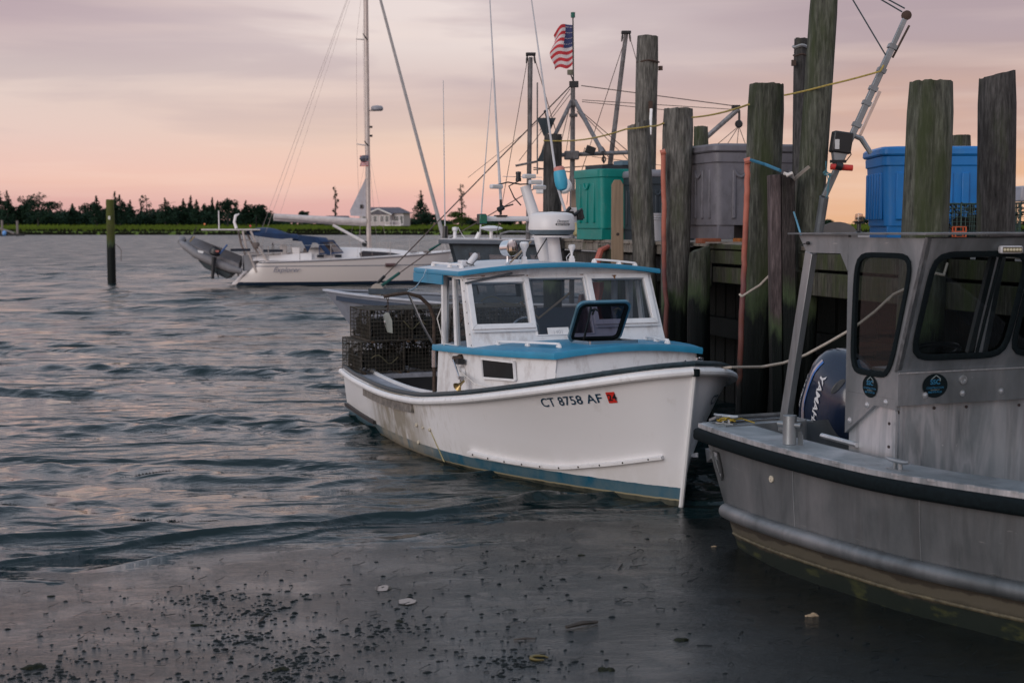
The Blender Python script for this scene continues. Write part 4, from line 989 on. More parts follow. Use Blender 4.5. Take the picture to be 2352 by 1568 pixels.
rad = MB().lathe([(.238, .0), (.240, .02), (.226, .145), (.205, .165), (.15, .178), (0, .185)], c=(4.02, .03, 2.345), n=40).build('radome', mat('radome_white', (.72, .69, .68), .35, var=.03), LB, sharp=60)
MB().lathe([(.16, 0), (.2, -.004), (.20, .012), (.16, .016)], c=(4.02, .03, 2.275), n=24).build('radar_plate', MASTW, LB)
def cyl(cx, cy, rr, z0, ang0):
    def f(x, y):
        a = ang0 + x/rr; return Vector((cx+(rr+.0025)*math.cos(a), cy+(rr+.0025)*math.sin(a), z0+y))
    return f
A0 = math.atan2(-.35, 1) + 0
INK = mat('black_ink', (.012, .012, .014), .5)
cf = cyl(4.02, .03, .236, 2.345, R(-22+22.5+5))
# pill-shaped badge and its lettering
pill = [(.0+.068*0 + (.073 if c > 0 else -.073)+.012*math.cos(R(a)), .054+.012*math.sin(R(a))) for c, rng_ in ((1, range(-90, 91, 30)), (-1, range(90, 271, 30))) for a in rng_]
pm = MB()
seg = 12
for i in range(seg):
    xa, xb = lerp(-.083, .083, i/seg), lerp(-.083, .083, (i+1)/seg)
    def hh(x): return .0125 if abs(x) < .072 else math.sqrt(max(.00002, .0125**2-(abs(x)-.072)**2))
    pm.add([cf(xa, .056-hh(xa)), cf(xb, .056-hh(xb)), cf(xb, .056+hh(xb)), cf(xa, .056+hh(xa))], [(0, 1, 2, 3)])
pm.build('badge', INK, rad, flat=True)
cf2 = lambda x, y: cf(x*1.0, y)+Vector((math.cos(R(5)), math.sin(R(5)), 0))*.002
text('BOATWORKS', .021, lambda x, y: cf2(x, y+.0485), 'badge_lettering', mat('white_ink', (.75, .73, .72), .5), rad, align='CENTER', spacing=1.12, bold=.0006)
text("Davenport'", .036, lambda x, y: cf(x*1.0, y+.078), 'script_lettering', INK, rad, shear=.35, align='CENTER', spacing=.85)
# mast-head lights
m_ = MB(); m_.lathe([(.03, 0), (.03, .03), (.026, .035), (.026, .075), (.03, .08), (.028, .1), (0, .105)], c=(3.52, -.13, 2.85), n=12); m_.build('masthead_light', BLACK, LB)
FLM = mat('floodlight_shell', (.62, .62, .64), .4)
for (x, y, z, yaw) in ((3.62, -.42, 2.79, .2), (3.66, .0, 2.84, -.1), (3.64, -.06, 2.90, -.1), (3.5, .12, 2.79, -.5)):
    m_ = MB(); m_.box((x, y, z), (.06, .14, .045), Matrix.Rotation(yaw, 3, 'Z')); f = m_.build('floodlight', FLM, LB, bevel=.012)
    MB().box((x+.032, y, z), (.004, .11, .025), Matrix.Rotation(yaw, 3, 'Z')).build('light_lens', mat('frosted_lens', (.5, .5, .48), .3), f)
MB().tube([(3.56, -.42, 2.80), (3.52, -.25, 2.84), (3.5, -.1, 2.82), (3.5, .1, 2.83)], .008, 6).build('lamp_bracket', BLACK, LB)
MB().tube([(3.5, -.3, 2.90), (3.5, .15, 2.895)], .003, 5).build('wind_wire', STEEL, LB)
MB().tube([(3.54, -.12, 2.86), (3.5, -.23, 2.80), (3.5, -.17, 2.68), (3.52, -.1, 2.6)], .008, 6).build('cable', BLACK, LB)
# whip aerials
m_ = MB(); m_.tube([(3.52, -.33, 2.66), (3.49, -.37, 3.5), (3.4, -.44, 5.4)], [.016, .011, .004], 8); m_.build('whip_aerial', mat('aerial_white', (.55, .55, .57), .4), LB)
m_ = MB(); m_.tube([(3.52, -.33, 2.50), (3.52, -.33, 2.68)], .014, 8); m_.box((3.52, -.33, 2.49), (.08, .12, .015)); m_.tube([(3.52, -.36, 2.55), (3.52, -.30, 2.58)], .028, 8); m_.tube([(3.52, -.30, 2.58), (3.55, -.20, 2.61)], .009, 6); m_.build('aerial_mount', BLACK, LB)
a0 = Vector((3.56, .40, 2.52)); 
m_ = MB(); m_.tube([a0, a0+Vector((-.05, -.075, .28)), a0+Vector((-.3, -.31, 2.5))], [.016, .014, .006], 8); m_.build('whip_aerial', mat('aerial_white', (.5, .5, .5), .4), LB)
d_ = Vector((-.115, -.12, 1)).normalized(); bc = a0+d_*.24
fl = MB().lathe([(.012, 0), (.05, .015), (.066, .06), (.070, .11), (.066, .19), (.06, .215)], c=bc, axis=d_, n=20).build('float', mat('float_blue', (.05, .36, .52), .5, var=.1), LB)
MB().lathe([(.0605, .214), (.058, .245), (.045, .258), (.012, .26)], c=bc, axis=d_, n=20).build('float_cap', mat('float_pink', (.55, .22, .18), .5), fl)
m_ = MB(); m_.box(a0-Vector((0, 0, .03)), (.10, .14, .10)); m_.tube([a0+Vector((0, -.1, -.1)), a0+Vector((0, .05, .06))], .02, 6); m_.tube([a0+Vector((0, .1, -.02)), a0+Vector((0, .18, .04)), a0+Vector((0, .2, -.06))], .02, 6); m_.build('aerial_mount', BLACK, LB)
# searchlight
sc_ = RT(4.22, -.54); sd_ = Vector((.80, .38, .06)).normalized(); cc = sc_+Vector((0, 0, .165))
MB().lathe([(.03, 0), (.02, .02), (.012, .05), (.012, .10)], c=sc_, n=12).build('searchlight_stem', STEEL, LB)
sl_ = MB().lathe([(.02, -.075), (.05, -.068), (.076, -.04), (.080, 0), (.080, .05), (.086, .055), (.086, .066), (.078, .068)], c=cc, axis=sd_, n=28).build('searchlight', CHROME, LB)
MB().lathe([(.077, .058), (.05, .035), (.02, .018), (0, .012)], c=cc, axis=sd_, n=28).build('reflector', mat('mirror', (.85, .85, .85), .03, metal=1, rvar=.01, var=.02), sl_)
MB().lathe([(.078, .064), (.05, .070), (0, .072)], c=cc, axis=sd_, n=28).build('lens', glass('clear_glass', (.95, .95, .95), .95), sl_)
# two small GPS mushrooms on ratchet mounts
for (x, y, s) in ((4.15, -.33, 1.0), (4.10, .22, .8)):
    p = RT(x, y); m_ = MB(); m_.box(p+Vector((0, 0, .015)), (.05, .05, .04)); m_.tube([p+Vector((.0, -.02, .045)), p+Vector((0, .02, .045))], .024*s, 10); m_.lathe([(.014*s, 0), (.016*s, .06*s), (.03*s, .10*s), (.045*s, .125*s), (.046*s, .155*s), (.03*s, .168*s), (0, .17*s)], c=p+Vector((0, 0, .045)), n=16); m_.build('gps_antenna', WHT2, LB)
    MB().tube([p+Vector((0, -.02, .09)), p+Vector((0, -.06, .05)), p+Vector((0, -.05, .0))], .004, 5).build('cable', FLM, LB)
# roof hatch frames, loudhailer and cables
grab([RT(x, -.95)+Vector((0, 0, .0)) for x in np.linspace(3.15, 4.0, 6)], 'roof_grab_rail'); grab([RT(4.15+.0*y, y) for y in np.linspace(.45, .92, 6)], 'roof_grab_rail')
m_ = MB(); p = RT(3.85, -.80); m_.lathe([(.028, -.07), (.036, -.06), (.03, .05), (.02, .07)], c=p+Vector((.02, .02, .07)), axis=(.3, .5, .8), n=12); m_.build('loudhailer', FLM, LB)
MB().box(p+Vector((-.05, -.06, .03)), (.12, .07, .06)).build('junction_box', FLM, LB, bevel=.008)
MB().tube([p+Vector((-.1, -.1, .0)), p+Vector((-.08, -.02, .07)), p+Vector((.05, -.05, .03)), p+Vector((.12, 0, .01))], .006, 5).build('cable', BLACK, LB)
MB().tube([p+Vector((.06, .06, .02))+Vector((.03*math.cos(t), .05*math.sin(t), .04+.04*math.sin(t))) for t in np.linspace(0, 5, 12)], .004, 5).build('cable', BLACK, LB)
MB().beam(RT(4.2, -.5)+Vector((0, 0, .02)), RT(3.55, .0)+Vector((0, 0, .2)), .014).build('mast_brace', mat('tan_wood', (.4, .3, .2), .6), LB)
m_ = MB(); m_.tube([(3.9, .03, 2.26), (3.84, -.02, 2.15), (3.9, -.10, 2.06)], .007, 5); m_.build('cable', BLACK, LB)
# hauling davit and block
DV = [(3.68, -1.13, .66), (3.68, -1.13, 1.0), (3.68, -1.13, 1.45), (3.68, -1.18, 1.58), (3.68, -1.28, 1.67), (3.68, -1.42, 1.71), (3.68, -1.54, 1.70), (3.68, -1.66, 1.68)]
MB().tube(DV, .019, 10).build('davit', RUST, LB)
MB().tube([(3.68, -1.13, .95), (3.68, -1.13, 1.12)], .026, 10).build('davit_sleeve', STEEL, LB)
MB().tube([(3.68, -1.40, 1.70), (3.67, -1.25, 1.38), (3.68, -1.15, 1.20)], .013, 8).build('davit_brace', STEEL, LB)
MB().tube([(3.68, -1.42, 1.72), (3.6, -1.3, 1.76), (3.5, -1.18, 1.86), (3.45, -1.13, 1.95)], .006, 6).build('davit_stay', STEEL, LB)
m_ = MB(); 
for k in range(5): m_.tube([Vector((3.68, -1.62, 1.66-.028*k))+Vector((.010*math.cos(t)*(k % 2), .010*math.cos(t)*((k+1) % 2), .019*math.sin(t))) for t in np.linspace(0, 6.28, 9)[:-1]], .004, 5, closed=True)
m_.build('chain', RUST, LB).update_tag(); COL.objects[-1]['kind'] = 'stuff'
for dx in (-.022, .022):
    MB().prism([(3.68+dx, -1.66, 1.50), (3.68+dx, -1.62, 1.52), (3.68+dx, -1.585, 1.44), (3.68+dx, -1.58, 1.31), (3.68+dx, -1.62, 1.32), (3.68+dx, -1.655, 1.42)], (.006, 0, 0)).build('block_cheek', mat('galvanised', (.45, .47, .42), .5, metal=.5, var=.25), LB)
MB().lathe([(.035, -.015), (.028, 0), (.035, .015)], c=(3.68, -1.62, 1.42), axis=(1, 0, 0), n=16).build('sheave', STEEL, LB)
MB().tube([(3.68, -1.02, 1.62), (3.75, -1.12, 1.45), (4.0, -1.13, 1.18), (4.35, -1.13, 1.0), (4.9, -1.15, .9), (5.25, -1.05, .87)], .006, 6).build('lashing_rope', mat('white_rope', (.6, .56, .52), .8), LB)
MB().lathe([(.018, 0), (.022, .02), (0, .03)], c=(5.25, -1.03, .86), n=8).build('rope_eye', BRASS, LB)
# registration numbers follow the hull
def onhull(x, y, side, u0, z0, slope):
    # x metres along the side, y up
    u = u0 + side*-1*x/6.95/1.0; z = z0 + slope*x + y
    p = hull(u, z, side); q = hull(u+.002, z, side); r_ = hull(u, z+.01, side)
    n = (q-p).cross(r_-p).normalized(); 
    if n.y*side < 0: n = -n
    return p + n*.006
NAVY = mat('navy_letters', (.010, .045, .085), .4)
text('CT 8758 AF', .112, lambda x, y: onhull(x*1.04, y, -1, .842, .785, .165), 'registration_number', NAVY, LB, spacing=1.04, bold=.0012)
text('CT 8758 AF', .112, lambda x, y: onhull(x*1.18, y, 1, .975, .86, -.10), 'registration_number', NAVY, LB, spacing=1.04, bold=.0012)
RS = mat('red_sticker', (.62, .03, .02), .4)
x0, x1 = .645, .71
st = MB().add([onhull(x0, -.012, -1, .842, .785, .165), onhull(x1, -.012, -1, .842, .785, .165), onhull(x1, .085, -1, .842, .785, .165), onhull(x0, .085, -1, .842, .785, .165)], [(0, 1, 2, 3)]).build('year_sticker', RS, LB, flat=True)
text('24', .078, lambda x, y: onhull(x0+.006+x*.85, y+.010, -1, .842, .785, .165)+Vector((.0, -.003, 0)), 'sticker_digits', INK, st, bold=.002)

# ================================================================== LOBSTER TRAPS
WIRE = mat('trap_wire', (.048, .040, .030), .75, var=.6, scale=20)
WIREG = mat('green_trap_wire', (.03, .07, .06), .6, var=.3, scale=20)
TWOOD = mat('trap_runner', (.09, .055, .03), .8, var=.4, scale=15)
NETM = mat('trap_netting', (.010, .010, .007), .9, var=.5, scale=20)
def trap_meshes(dx, dy, dz, pitch=.046, wr=.0036, wire=None, clutter=True, seed_=0):
    rn = random.Random(seed_); m1 = MB()
    def w(a, b):
        j = lambda: rn.uniform(-.002, .002)
        a = Vector(a)+Vector((j(), j(), j())); b = Vector(b)+Vector((j(), j(), j()))
        m1.tube([a, b], wr*(1.8 if rn.random() < .12 else 1), 3, cap=False)
    nx, ny, nz_ = round(dx/pitch), round(dy/pitch), round(dz/pitch)
    for i in range(nx+1):
        x = -dx/2+dx*i/nx
        for y in (-dy/2, dy/2): w((x, y, 0), (x, y, dz))
        w((x, -dy/2, dz), (x, dy/2, dz))
    for i in range(ny+1):
        y = -dy/2+dy*i/ny
        for x in (-dx/2, dx/2): w((x, y, 0), (x, y, dz))
        w((-dx/2, y, dz), (dx/2, y, dz)); w((0, y, 0), (0, y, dz))
    for k in range(nz_+1):
        z = dz*k/nz_
        for y in (-dy/2, dy/2): w((-dx/2, y, z), (dx/2, y, z))
        for x in (-dx/2, dx/2): w((x, -dy/2, z), (x, dy/2, z))
    m2 = MB()
    for x in (-dx/2, dx/2):
        for y in (-dy/2, dy/2): m2.tube([(x, y, 0), (x, y, dz)], .007, 5)
        for z in (.0, dz): m2.tube([(x, -dy/2, z), (x, dy/2, z)], .007, 5)
    for y in (-dy/2, dy/2):
        for z in (0, dz): m2.tube([(-dx/2, y, z), (dx/2, y, z)], .007, 5)
    m3 = MB()
    if clutter:
        for _ in range(26):          # fouled netting, weed
            p = Vector((rn.uniform(-dx*.45, dx*.45), rn.uniform(-dy*.45, dy*.45), rn.uniform(.02, dz*.95)))
            pts = [p]
            for q in range(4): pts.append(pts[-1]+Vector((rn.gauss(0, .05), rn.gauss(0, .05), rn.gauss(-.01, .03))))
            pts = [Vector((max(-dx*.49, min(dx*.49, q.x)), max(-dy*.49, min(dy*.49, q.y)), max(.01, min(dz*.98, q.z)))) for q in pts]
            m3.tube(pts, rn.choice([.004, .006, .009]), 3)
        for _ in range(260):
            p = Vector((rn.uniform(-dx/2, dx/2), rn.uniform(-dy/2, dy/2), rn.uniform(0, dz)))
            a = Vector((rn.gauss(0, 1), rn.gauss(0, 1), rn.gauss(0, 1)))*.016; b = Vector((rn.gauss(0, 1), rn.gauss(0, 1), rn.gauss(0, 1)))*.016
            m3.add([p-a, p+b, p+a, p-b], [(0, 1, 2, 3)])
        m3.grid(lambda a, b: Vector((dx*.46, dy*.8*(a-.5)+.02*math.sin(b*7), dz*(.04+.5*b+.1*math.sin(a*9)))), 8, 4); m3.grid(lambda a, b: Vector((dx*.75*(a-.45), -dy*.44, dz*(.04+.55*b+.12*math.sin(a*8)))), 8, 4)
        m3.grid(lambda a, b: Vector((dx*.15+.12*math.sin(a*3.1)*math.sin(b*3.1), dy*.6*(a-.5), dz*(.08+.6*b))), 6, 5)
    m4 = MB()
    for y in (-dy*.42, dy*.42): m4.box((0, y, -.012), (dx*1.0, .03, .03))
    return m1, m2, m3, m4
def make_trap(dims, label, loc, rz, group, wire=None, seed_=0, clutter=True):
    r = thing('lobster_trap', label, 'lobster trap', loc, rz, group)
    a, b, c, d = trap_meshes(*dims, seed_=seed_, clutter=clutter)
    a.build('wire_mesh', wire or WIRE, r, flat=True, kind='stuff'); b.build('frame', wire or WIRE, r)
    if clutter: c.build('netting', NETM, r, flat=True, kind='stuff')
    d.build('runner', TWOOD, r, kind='stuff')
    return r
LBM = ROOTM[LB.name]
TG = 'lobster traps stacked on the white boat stern'
cols_ = ['starboard edge', 'second column in from the starboard edge', 'third column from the starboard edge', 'far port column']
for s_i, (yy, cn) in enumerate(zip((-.80, -.26, .29, .84), cols_)):
    for lay in (0, 1):
        x = .54 + (.03 if lay else -.03)+random.uniform(-.02, .02); y = yy+(.07 if lay else -.02); z = .625 + lay*.385
        p = LBM @ Vector((x, y, z))
        make_trap((.88, .53, .365), 'weedy brown wire lobster trap, ' + ('top' if lay else 'bottom') + ' layer, ' + cn, p, R(-67.5)+random.uniform(-.02, .02), TG, seed_=s_i*2+lay)
# loose gear on the traps
for k, (x, y, z, l) in enumerate(((1.03, -1.0, .8, .35), (1.03, -.6, 1.2, .3), (.9, -.2, 1.45, .5), (.8, .5, 1.46, .6))):
    p = [LBM @ Vector((x+.03*math.sin(t*5+k), y+l*t, z+.05*math.sin(t*7+k*2)-.03*t)) for t in np.linspace(0, 1, 9)]
    MB().tube(p, .006, 5).build('pot_rope', mat('olive_rope', (.10, .09, .05), .9), label='olive pot rope draped over the traps, ' + ('low on the starboard trap', 'across the upper starboard trap', 'loose on top of the middle traps', 'loose on top of the port traps')[k], cat='rope')
# ================================================================== ALUMINIUM WORK BOAT
def alu(name, base=.36, rough=.42, swirl=0, hullz=False):
    m = bpy.data.materials.new(name); m.use_nodes = True; t = m.node_tree; t.nodes.clear(); lk = t.links.new
    out = t.nodes.new('ShaderNodeOutputMaterial'); b = t.nodes.new('ShaderNodeBsdfPrincipled'); lk(b.outputs[0], out.inputs[0])
    c = t.nodes.new('ShaderNodeTexCoord').outputs['Object']
    def nz(sc, st, det=6, dist=0.0, rg_=.6):
        mp_ = t.nodes.new('ShaderNodeMapping'); mp_.inputs['Scale'].default_value = st; lk(c, mp_.inputs[0])
        n = t.nodes.new('ShaderNodeTexNoise'); n.inputs['Scale'].default_value = sc; n.inputs['Detail'].default_value = det; n.inputs['Roughness'].default_value = rg_; n.inputs['Distortion'].default_value = dist; lk(mp_.outputs[0], n.inputs[0]); return n.outputs[0]
    blot = nz(2.1, (1, 1, .45), 7, .5)
    r = ramp(t, [(.28, (base*.50, base*.56, base*.59)), (.5, (base*.90, base*.97, base*1.02)), (.75, (base*1.55, base*1.55, base*1.60))]); lk(blot, r.inputs[0]); last = r.outputs[0]
    def mixin(fac, colr):
        nonlocal last
        mm = t.nodes.new('ShaderNodeMixRGB'); lk(fac, mm.inputs[0]); lk(last, mm.inputs[1]); mm.inputs[2].default_value = (*colr, 1); last = mm.outputs[0]
    if swirl:
        sw = ramp(t, [(.42, 0), (.52, swirl), (.6, 0)]); lk(nz(3.4, (1, 1, .16), 4, 1.2), sw.inputs[0]); mixin(sw.outputs[0], (base*1.75, base*1.7, base*1.75))
        sw2 = ramp(t, [(.55, 0), (.66, swirl*.9)]); lk(nz(4.4, (1, 1, .14), 5, 1.0), sw2.inputs[0]); mixin(sw2.outputs[0], (base*.35, base*.38, base*.40))
    run = ramp(t, [(.54, 0), (.72, .55)]); lk(nz(9, (1, 1, .05), 5), run.inputs[0]); mixin(run.outputs[0], (base*.55, base*.56, base*.57))
    scr = ramp(t, [(.70, 0), (.73, .6)]); lk(nz(26, (.12, 1, 1.3), 3), scr.inputs[0]); mixin(scr.outputs[0], (base*1.7, base*1.68, base*1.66))
    rr = t.nodes.new('ShaderNodeMapRange'); rr.inputs['To Min'].default_value = rough-.14; rr.inputs['To Max'].default_value = rough+.16; lk(nz(6, (1, 1, .6)), rr.inputs['Value'])
    if hullz:
        sx = t.nodes.new('ShaderNodeSeparateXYZ'); lk(c, sx.inputs[0])
        wob = t.nodes.new('ShaderNodeMath'); wob.operation = 'MULTIPLY_ADD'; lk(nz(3.5, (1, 1, .6), 8), wob.inputs[0]); wob.inputs[1].default_value = .12
        sl_ = t.nodes.new('ShaderNodeMath'); sl_.operation = 'MULTIPLY_ADD'; lk(sx.outputs['X'], sl_.inputs[0]); sl_.inputs[1].default_value = -.028; lk(sx.outputs['Z'], sl_.inputs[2]); lk(sl_.outputs[0], wob.inputs[2])
        q = t.nodes.new('ShaderNodeMapRange'); q.inputs['From Min'].default_value = 0; q.inputs['From Max'].default_value = .6; lk(wob.outputs[0], q.inputs['Value'])
        f1 = ramp(t, [(0, 1), (.58, 1), (.66, .0), (1, 0)]); lk(q.outputs[0], f1.inputs[0]); mixin(f1.outputs[0], (.036, .030, .021))
        f3 = ramp(t, [(.25, 0), (.33, .7), (.40, .7), (.42, 0)]); lk(q.outputs[0], f3.inputs[0]); mixin(f3.outputs[0], (.10, .09, .065))
        f2 = ramp(t, [(0, 1), (.245, 1), (.275, 0), (1, 0)]); lk(q.outputs[0], f2.inputs[0]); mixin(f2.outputs[0], (.006, .012, .008))
        f4 = ramp(t, [(.55, 0), (.66, .9)]); lk(nz(7, (.6, 1, 1.5), 8), f4.inputs[0]); f5 = ramp(t, [(0, .9), (.2, .5), (.27, 0)]); lk(q.outputs[0], f5.inputs[0])
        k = t.nodes.new('ShaderNodeMath'); k.operation = 'MULTIPLY'; lk(f4.outputs[0], k.inputs[0]); lk(f5.outputs[0], k.inputs[1]); mixin(k.outputs[0], (.07, .075, .02))
        me_ = ramp(t, [(.5, .0), (.7, .35)]); lk(q.outputs[0], me_.inputs[0]); lk(me_.outputs[0], b.inputs['Metallic'])
    else: b.inputs['Metallic'].default_value = .75
    lk(last, b.inputs['Base Color']); lk(rr.outputs[0], b.inputs['Roughness'])
    bp = t.nodes.new('ShaderNodeBump'); bp.inputs['Strength'].default_value = .35; bp.inputs['Distance'].default_value = .01; lk(nz(3, (1, 1, .5), 3), bp.inputs['Height'])
    bp2 = t.nodes.new('ShaderNodeBump'); bp2.inputs['Strength'].default_value = .25; bp2.inputs['Distance'].default_value = .002; lk(nz(80, (1, 1, 1), 3), bp2.inputs['Height']); lk(bp.outputs[0], bp2.inputs['Normal']); lk(bp2.outputs[0], b.inputs['Normal'])
    return m
ALU = alu('raw_aluminium', .32); ALUH = alu('hull_aluminium', .13, .5, .15, hullz=True); ALUC = alu('cabin_aluminium', .27, .5); ALUP = alu('bright_plate', .50, .40, .42); ALUD = alu('deck_aluminium', .36, .55)
AB = thing('aluminium_workboat', 'bare aluminium work boat with boxy cabin and outboard, lying at the lower right', 'boat', (1.45, 10.7, 0), math.atan2(-.923, .384))
GX = [(0, 0), (.3, -.045), (1.2, -.10), (2.1, -.07), (3.2, .14), (4.2, .52), (5.0, .95), (5.3, 1.15)]
def gy(x): return interp(GX, x)
def gz(x): return .90 + .035*max(0, x-2)**1.3*.6
CY = 1.15
def hp_(x, t, sd):
    """t: 0 bottom .. 1 gunwale ; transom rakes"""
    z = lerp(-.25, gz(x)-.03, t)
    xx = x + (.42*(1-z/.9) if x < .01 else .42*(1-z/.9)*max(0, 1-x/1.2))
    yy = gy(min(5.3, x)) + .10*(1-t)**1.5 + .05*max(0, .35-t)
    yy = min(yy, CY)
    return Vector((xx, yy if sd < 0 else 2*CY-yy, z))
xs_ = [5.3*i/40 for i in range(41)]
m_ = MB()
for sd in (-1, 1): m_.grid(lambda a, b, sd=sd: hp_(5.3*a, b, sd), 40, 12, flip=(sd == 1))
m_.grid(lambda a, b: Vector((hp_(0, b, -1).x, lerp(hp_(0, b, -1).y, hp_(0, b, 1).y, a), hp_(0, b, -1).z)), 6, 12, flip=True)
m_.build('hull', ALUH, AB, sharp=50)
def gp(x, off=0, dz=0, sd=-1):
    y = gy(x)+off; return Vector((x, y if sd < 0 else 2*CY-y, gz(x)+dz))
for sd in (-1, 1):
    MB().grid(lambda a, b, sd=sd: gp(5.25*a, lerp(-.02, .33, b), 0, sd), 40, 3, flip=(sd == 1)).build('side_deck', ALUD, AB)
    MB().sweep([gp(x, -.025, -.01, sd) for x in xs_], [(-.016, -.026), (.018, -.026), (.018, .012), (-.016, .012)]).build('gunwale_lip', ALUP, AB)
    MB().sweep([gp(x, -.022, -.080, sd) for x in xs_], [(-.058*1, -.022), (-.050, -.038), (-.02, -.050), (.0, -.050), (.0, .050), (-.02, .050), (-.050, .038), (-.058, .022)] if sd > 0 else [(.0, -.050), (.02, -.050), (.050, -.038), (.058, -.022), (.058, .022), (.050, .038), (.02, .050), (.0, .050)]).build('rubber_fender', RUBB, AB, sharp=60)
    MB().sweep([gp(x, .33, -.02, sd) for x in xs_[:38]], [(-.006, -.55), (.006, -.55), (.006, .02), (-.006, .02)]).build('inner_bulwark', ALU, AB)
# welded clips along the lip
CL = MB().box((0, 0, 0), (.05, .018, .014)).build('weld_clip', ALUP, AB); CL.location = gp(.25, -.042, .0)
for i in range(1, 17):
    x = .25+i*.27; c_ = inst(CL, gp(x, -.042, .0), AB, (0, 0, math.atan2(gy(x+.05)-gy(x), .05)))
# spray tube low on the side
def sp_(x): t = (lerp(.295, .37, min(1, x/3.4))+.25)/(gz(x)+.22); return hp_(x, t, -1)
pts = [sp_(x)+Vector((0, -.03, 0)) for x in np.linspace(.10, 5.0, 34)]
MB().tube(pts, .055, 16).build('spray_tube', alu('tube_aluminium', .21, .55), AB)
pts2 = [hp_(x, (lerp(.13, .20, min(1, x/3.4))+.25)/(gz(x)+.22), -1)+Vector((0, -.008, 0)) for x in np.linspace(.05, 5.0, 34)]
MB().tube(pts2, .012, 6).build('chine_weld', mat('stained_weld', (.10, .085, .05), .6, var=.5, scale=20), AB)
# stern deck and inner transom
MB().box((.10, .42, .897), (.24, .84, .012)).build('stern_deck', ALUD, AB)
MB().prism([(.0, .05, .91), (.10, .05, .945), (.10, .74, .945), (.0, .74, .91)], (0, 0, .02)).build('stern_ledge', ALU, AB)
MB().box((.24, .4, .74), (.012, .70, .34)).build('stern_bulkhead', ALU, AB)
MB().box((.13, .76, .72), (.22, .012, .40)).build('motor_well_side', ALU, AB)
MB().box((2.2, 1.15, .22), (4.2, 1.75, .02)).build('cockpit_sole', ALUD, AB)
MB().box((.02, 1.15, .45), (.03, .8, .5)).build('transom_cutout', ALU, AB)
for x_ in (1.35, 2.55, 3.9): MB().tube([hp_(x_, t_, -1)+Vector((0, -.001, 0)) for t_ in np.linspace(.52, .93, 8)], .005, 5).build('plate_weld', ALU, AB)
# cleat with yellow line
def cleat(p, rz, name='cleat'):
    m_ = MB(); M_ = Matrix.Rotation(rz, 3, 'Z'); p = Vector(p)
    m_.box(p+Vector((0, 0, .004)), (.15, .06, .008), M_)
    for s_ in (-.028, .028): m_.tube([p+M_ @ Vector((s_, 0, 0)), p+M_ @ Vector((s_*.8, 0, .045))], .014, 8)
    m_.tube([p+M_ @ Vector((q, 0, z)) for q, z in ((-.105, .062), (-.07, .056), (-.03, .054), (.03, .054), (.07, .056), (.105, .062))], [.009, .013, .016, .016, .013, .009], 8)
    return m_.build(name, ALU, AB)
cleat((.12, .13, .905), .5); cleat((2.28, gy(2.28)+.09, gz(2.28)), .0)
YR = mat('yellow_rope', (.34, .24, .03), .9, var=.4, scale=60)
ctr = Vector((.12, .13, .93))
MB().tube([ctr+Vector((.05*math.cos(t)*(1+.2*math.sin(2*t)), .05*math.sin(t*1.3), .012*math.sin(t*2.7)+.004*t*.3)) for t in np.linspace(0, 13, 40)], .006, 5).build('yellow_lashing', YR, AB)
MB().tube([ctr+Vector((.0, .04, 0)), ctr+Vector((.02, .12, .01)), ctr+Vector((.08, .2, -.02))], .005, 5).build('yellow_lashing', YR, AB)
# bollard
bp_ = Vector((1.13, gy(1.13)+.12, .9))
MB().tube([bp_, bp_+Vector((0, 0, .20))], .047, 20).build('bollard', ALU, AB, bevel=.003)
MB().tube([bp_+Vector((-.08, -.04, .135)), bp_+Vector((.08, .04, .135))], .019, 12).build('bollard_pin', ALU, AB)
MB().prism([bp_+Vector((.03, .045, 0)), bp_+Vector((.08, .045, 0)), bp_+Vector((.08, .045, .07)), bp_+Vector((.06, .045, .095)), bp_+Vector((.03, .045, .09))], (0, .012, 0)).build('bollard_lug', ALU, AB)
# maker's shield on the quarter and white fitting
sx0 = hp_(.17, .78, -1)
def sh(x, y): 
    p = hp_(.12+x, (y+.25)/(gz(0)+.22), -1); return p+Vector((0, -.006, 0))
shp = [(0, .72), (.10, .72), (.10, .62), (.085, .56), (.05, .52), (.015, .56), (0, .62)]
MB().prism([sh(*q) for q in shp], (0, -.006, 0)).build('maker_shield', ALUP, AB)
MB().sweep([sh(*q)+Vector((0, -.008, 0)) for q in shp], [(-.005, -.005), (.005, -.005), (.005, .005), (-.005, .005)], up=(0, -1, 0), closed=True).build('shield_rim', alu('dark_cast', .12, .5), AB)
MB().tube([sh(.02, .68)+Vector((0, -.01, 0)), sh(.04, .57)+Vector((0, -.01, 0)), sh(.055, .66)+Vector((0, -.01, 0)), sh(.065, .57)+Vector((0, -.01, 0)), sh(.09, .70)+Vector((0, -.01, 0))], .005, 5).build('shield_monogram', alu('dark_cast2', .10, .5), AB)
p = hp_(1.08, (.66+.25)/(gz(1)+.22), -1); o = MB().lathe([(.024, 0), (.024, .008), (.019, .012), (.008, .012), (.008, .016), (0, .017)], n=20).build('vent_fitting', mat('cream_plastic', (.55, .5, .4), .5), AB); o.location = p+Vector((0, -.002, 0)); o.rotation_euler = rot_to((0, -1, 0))
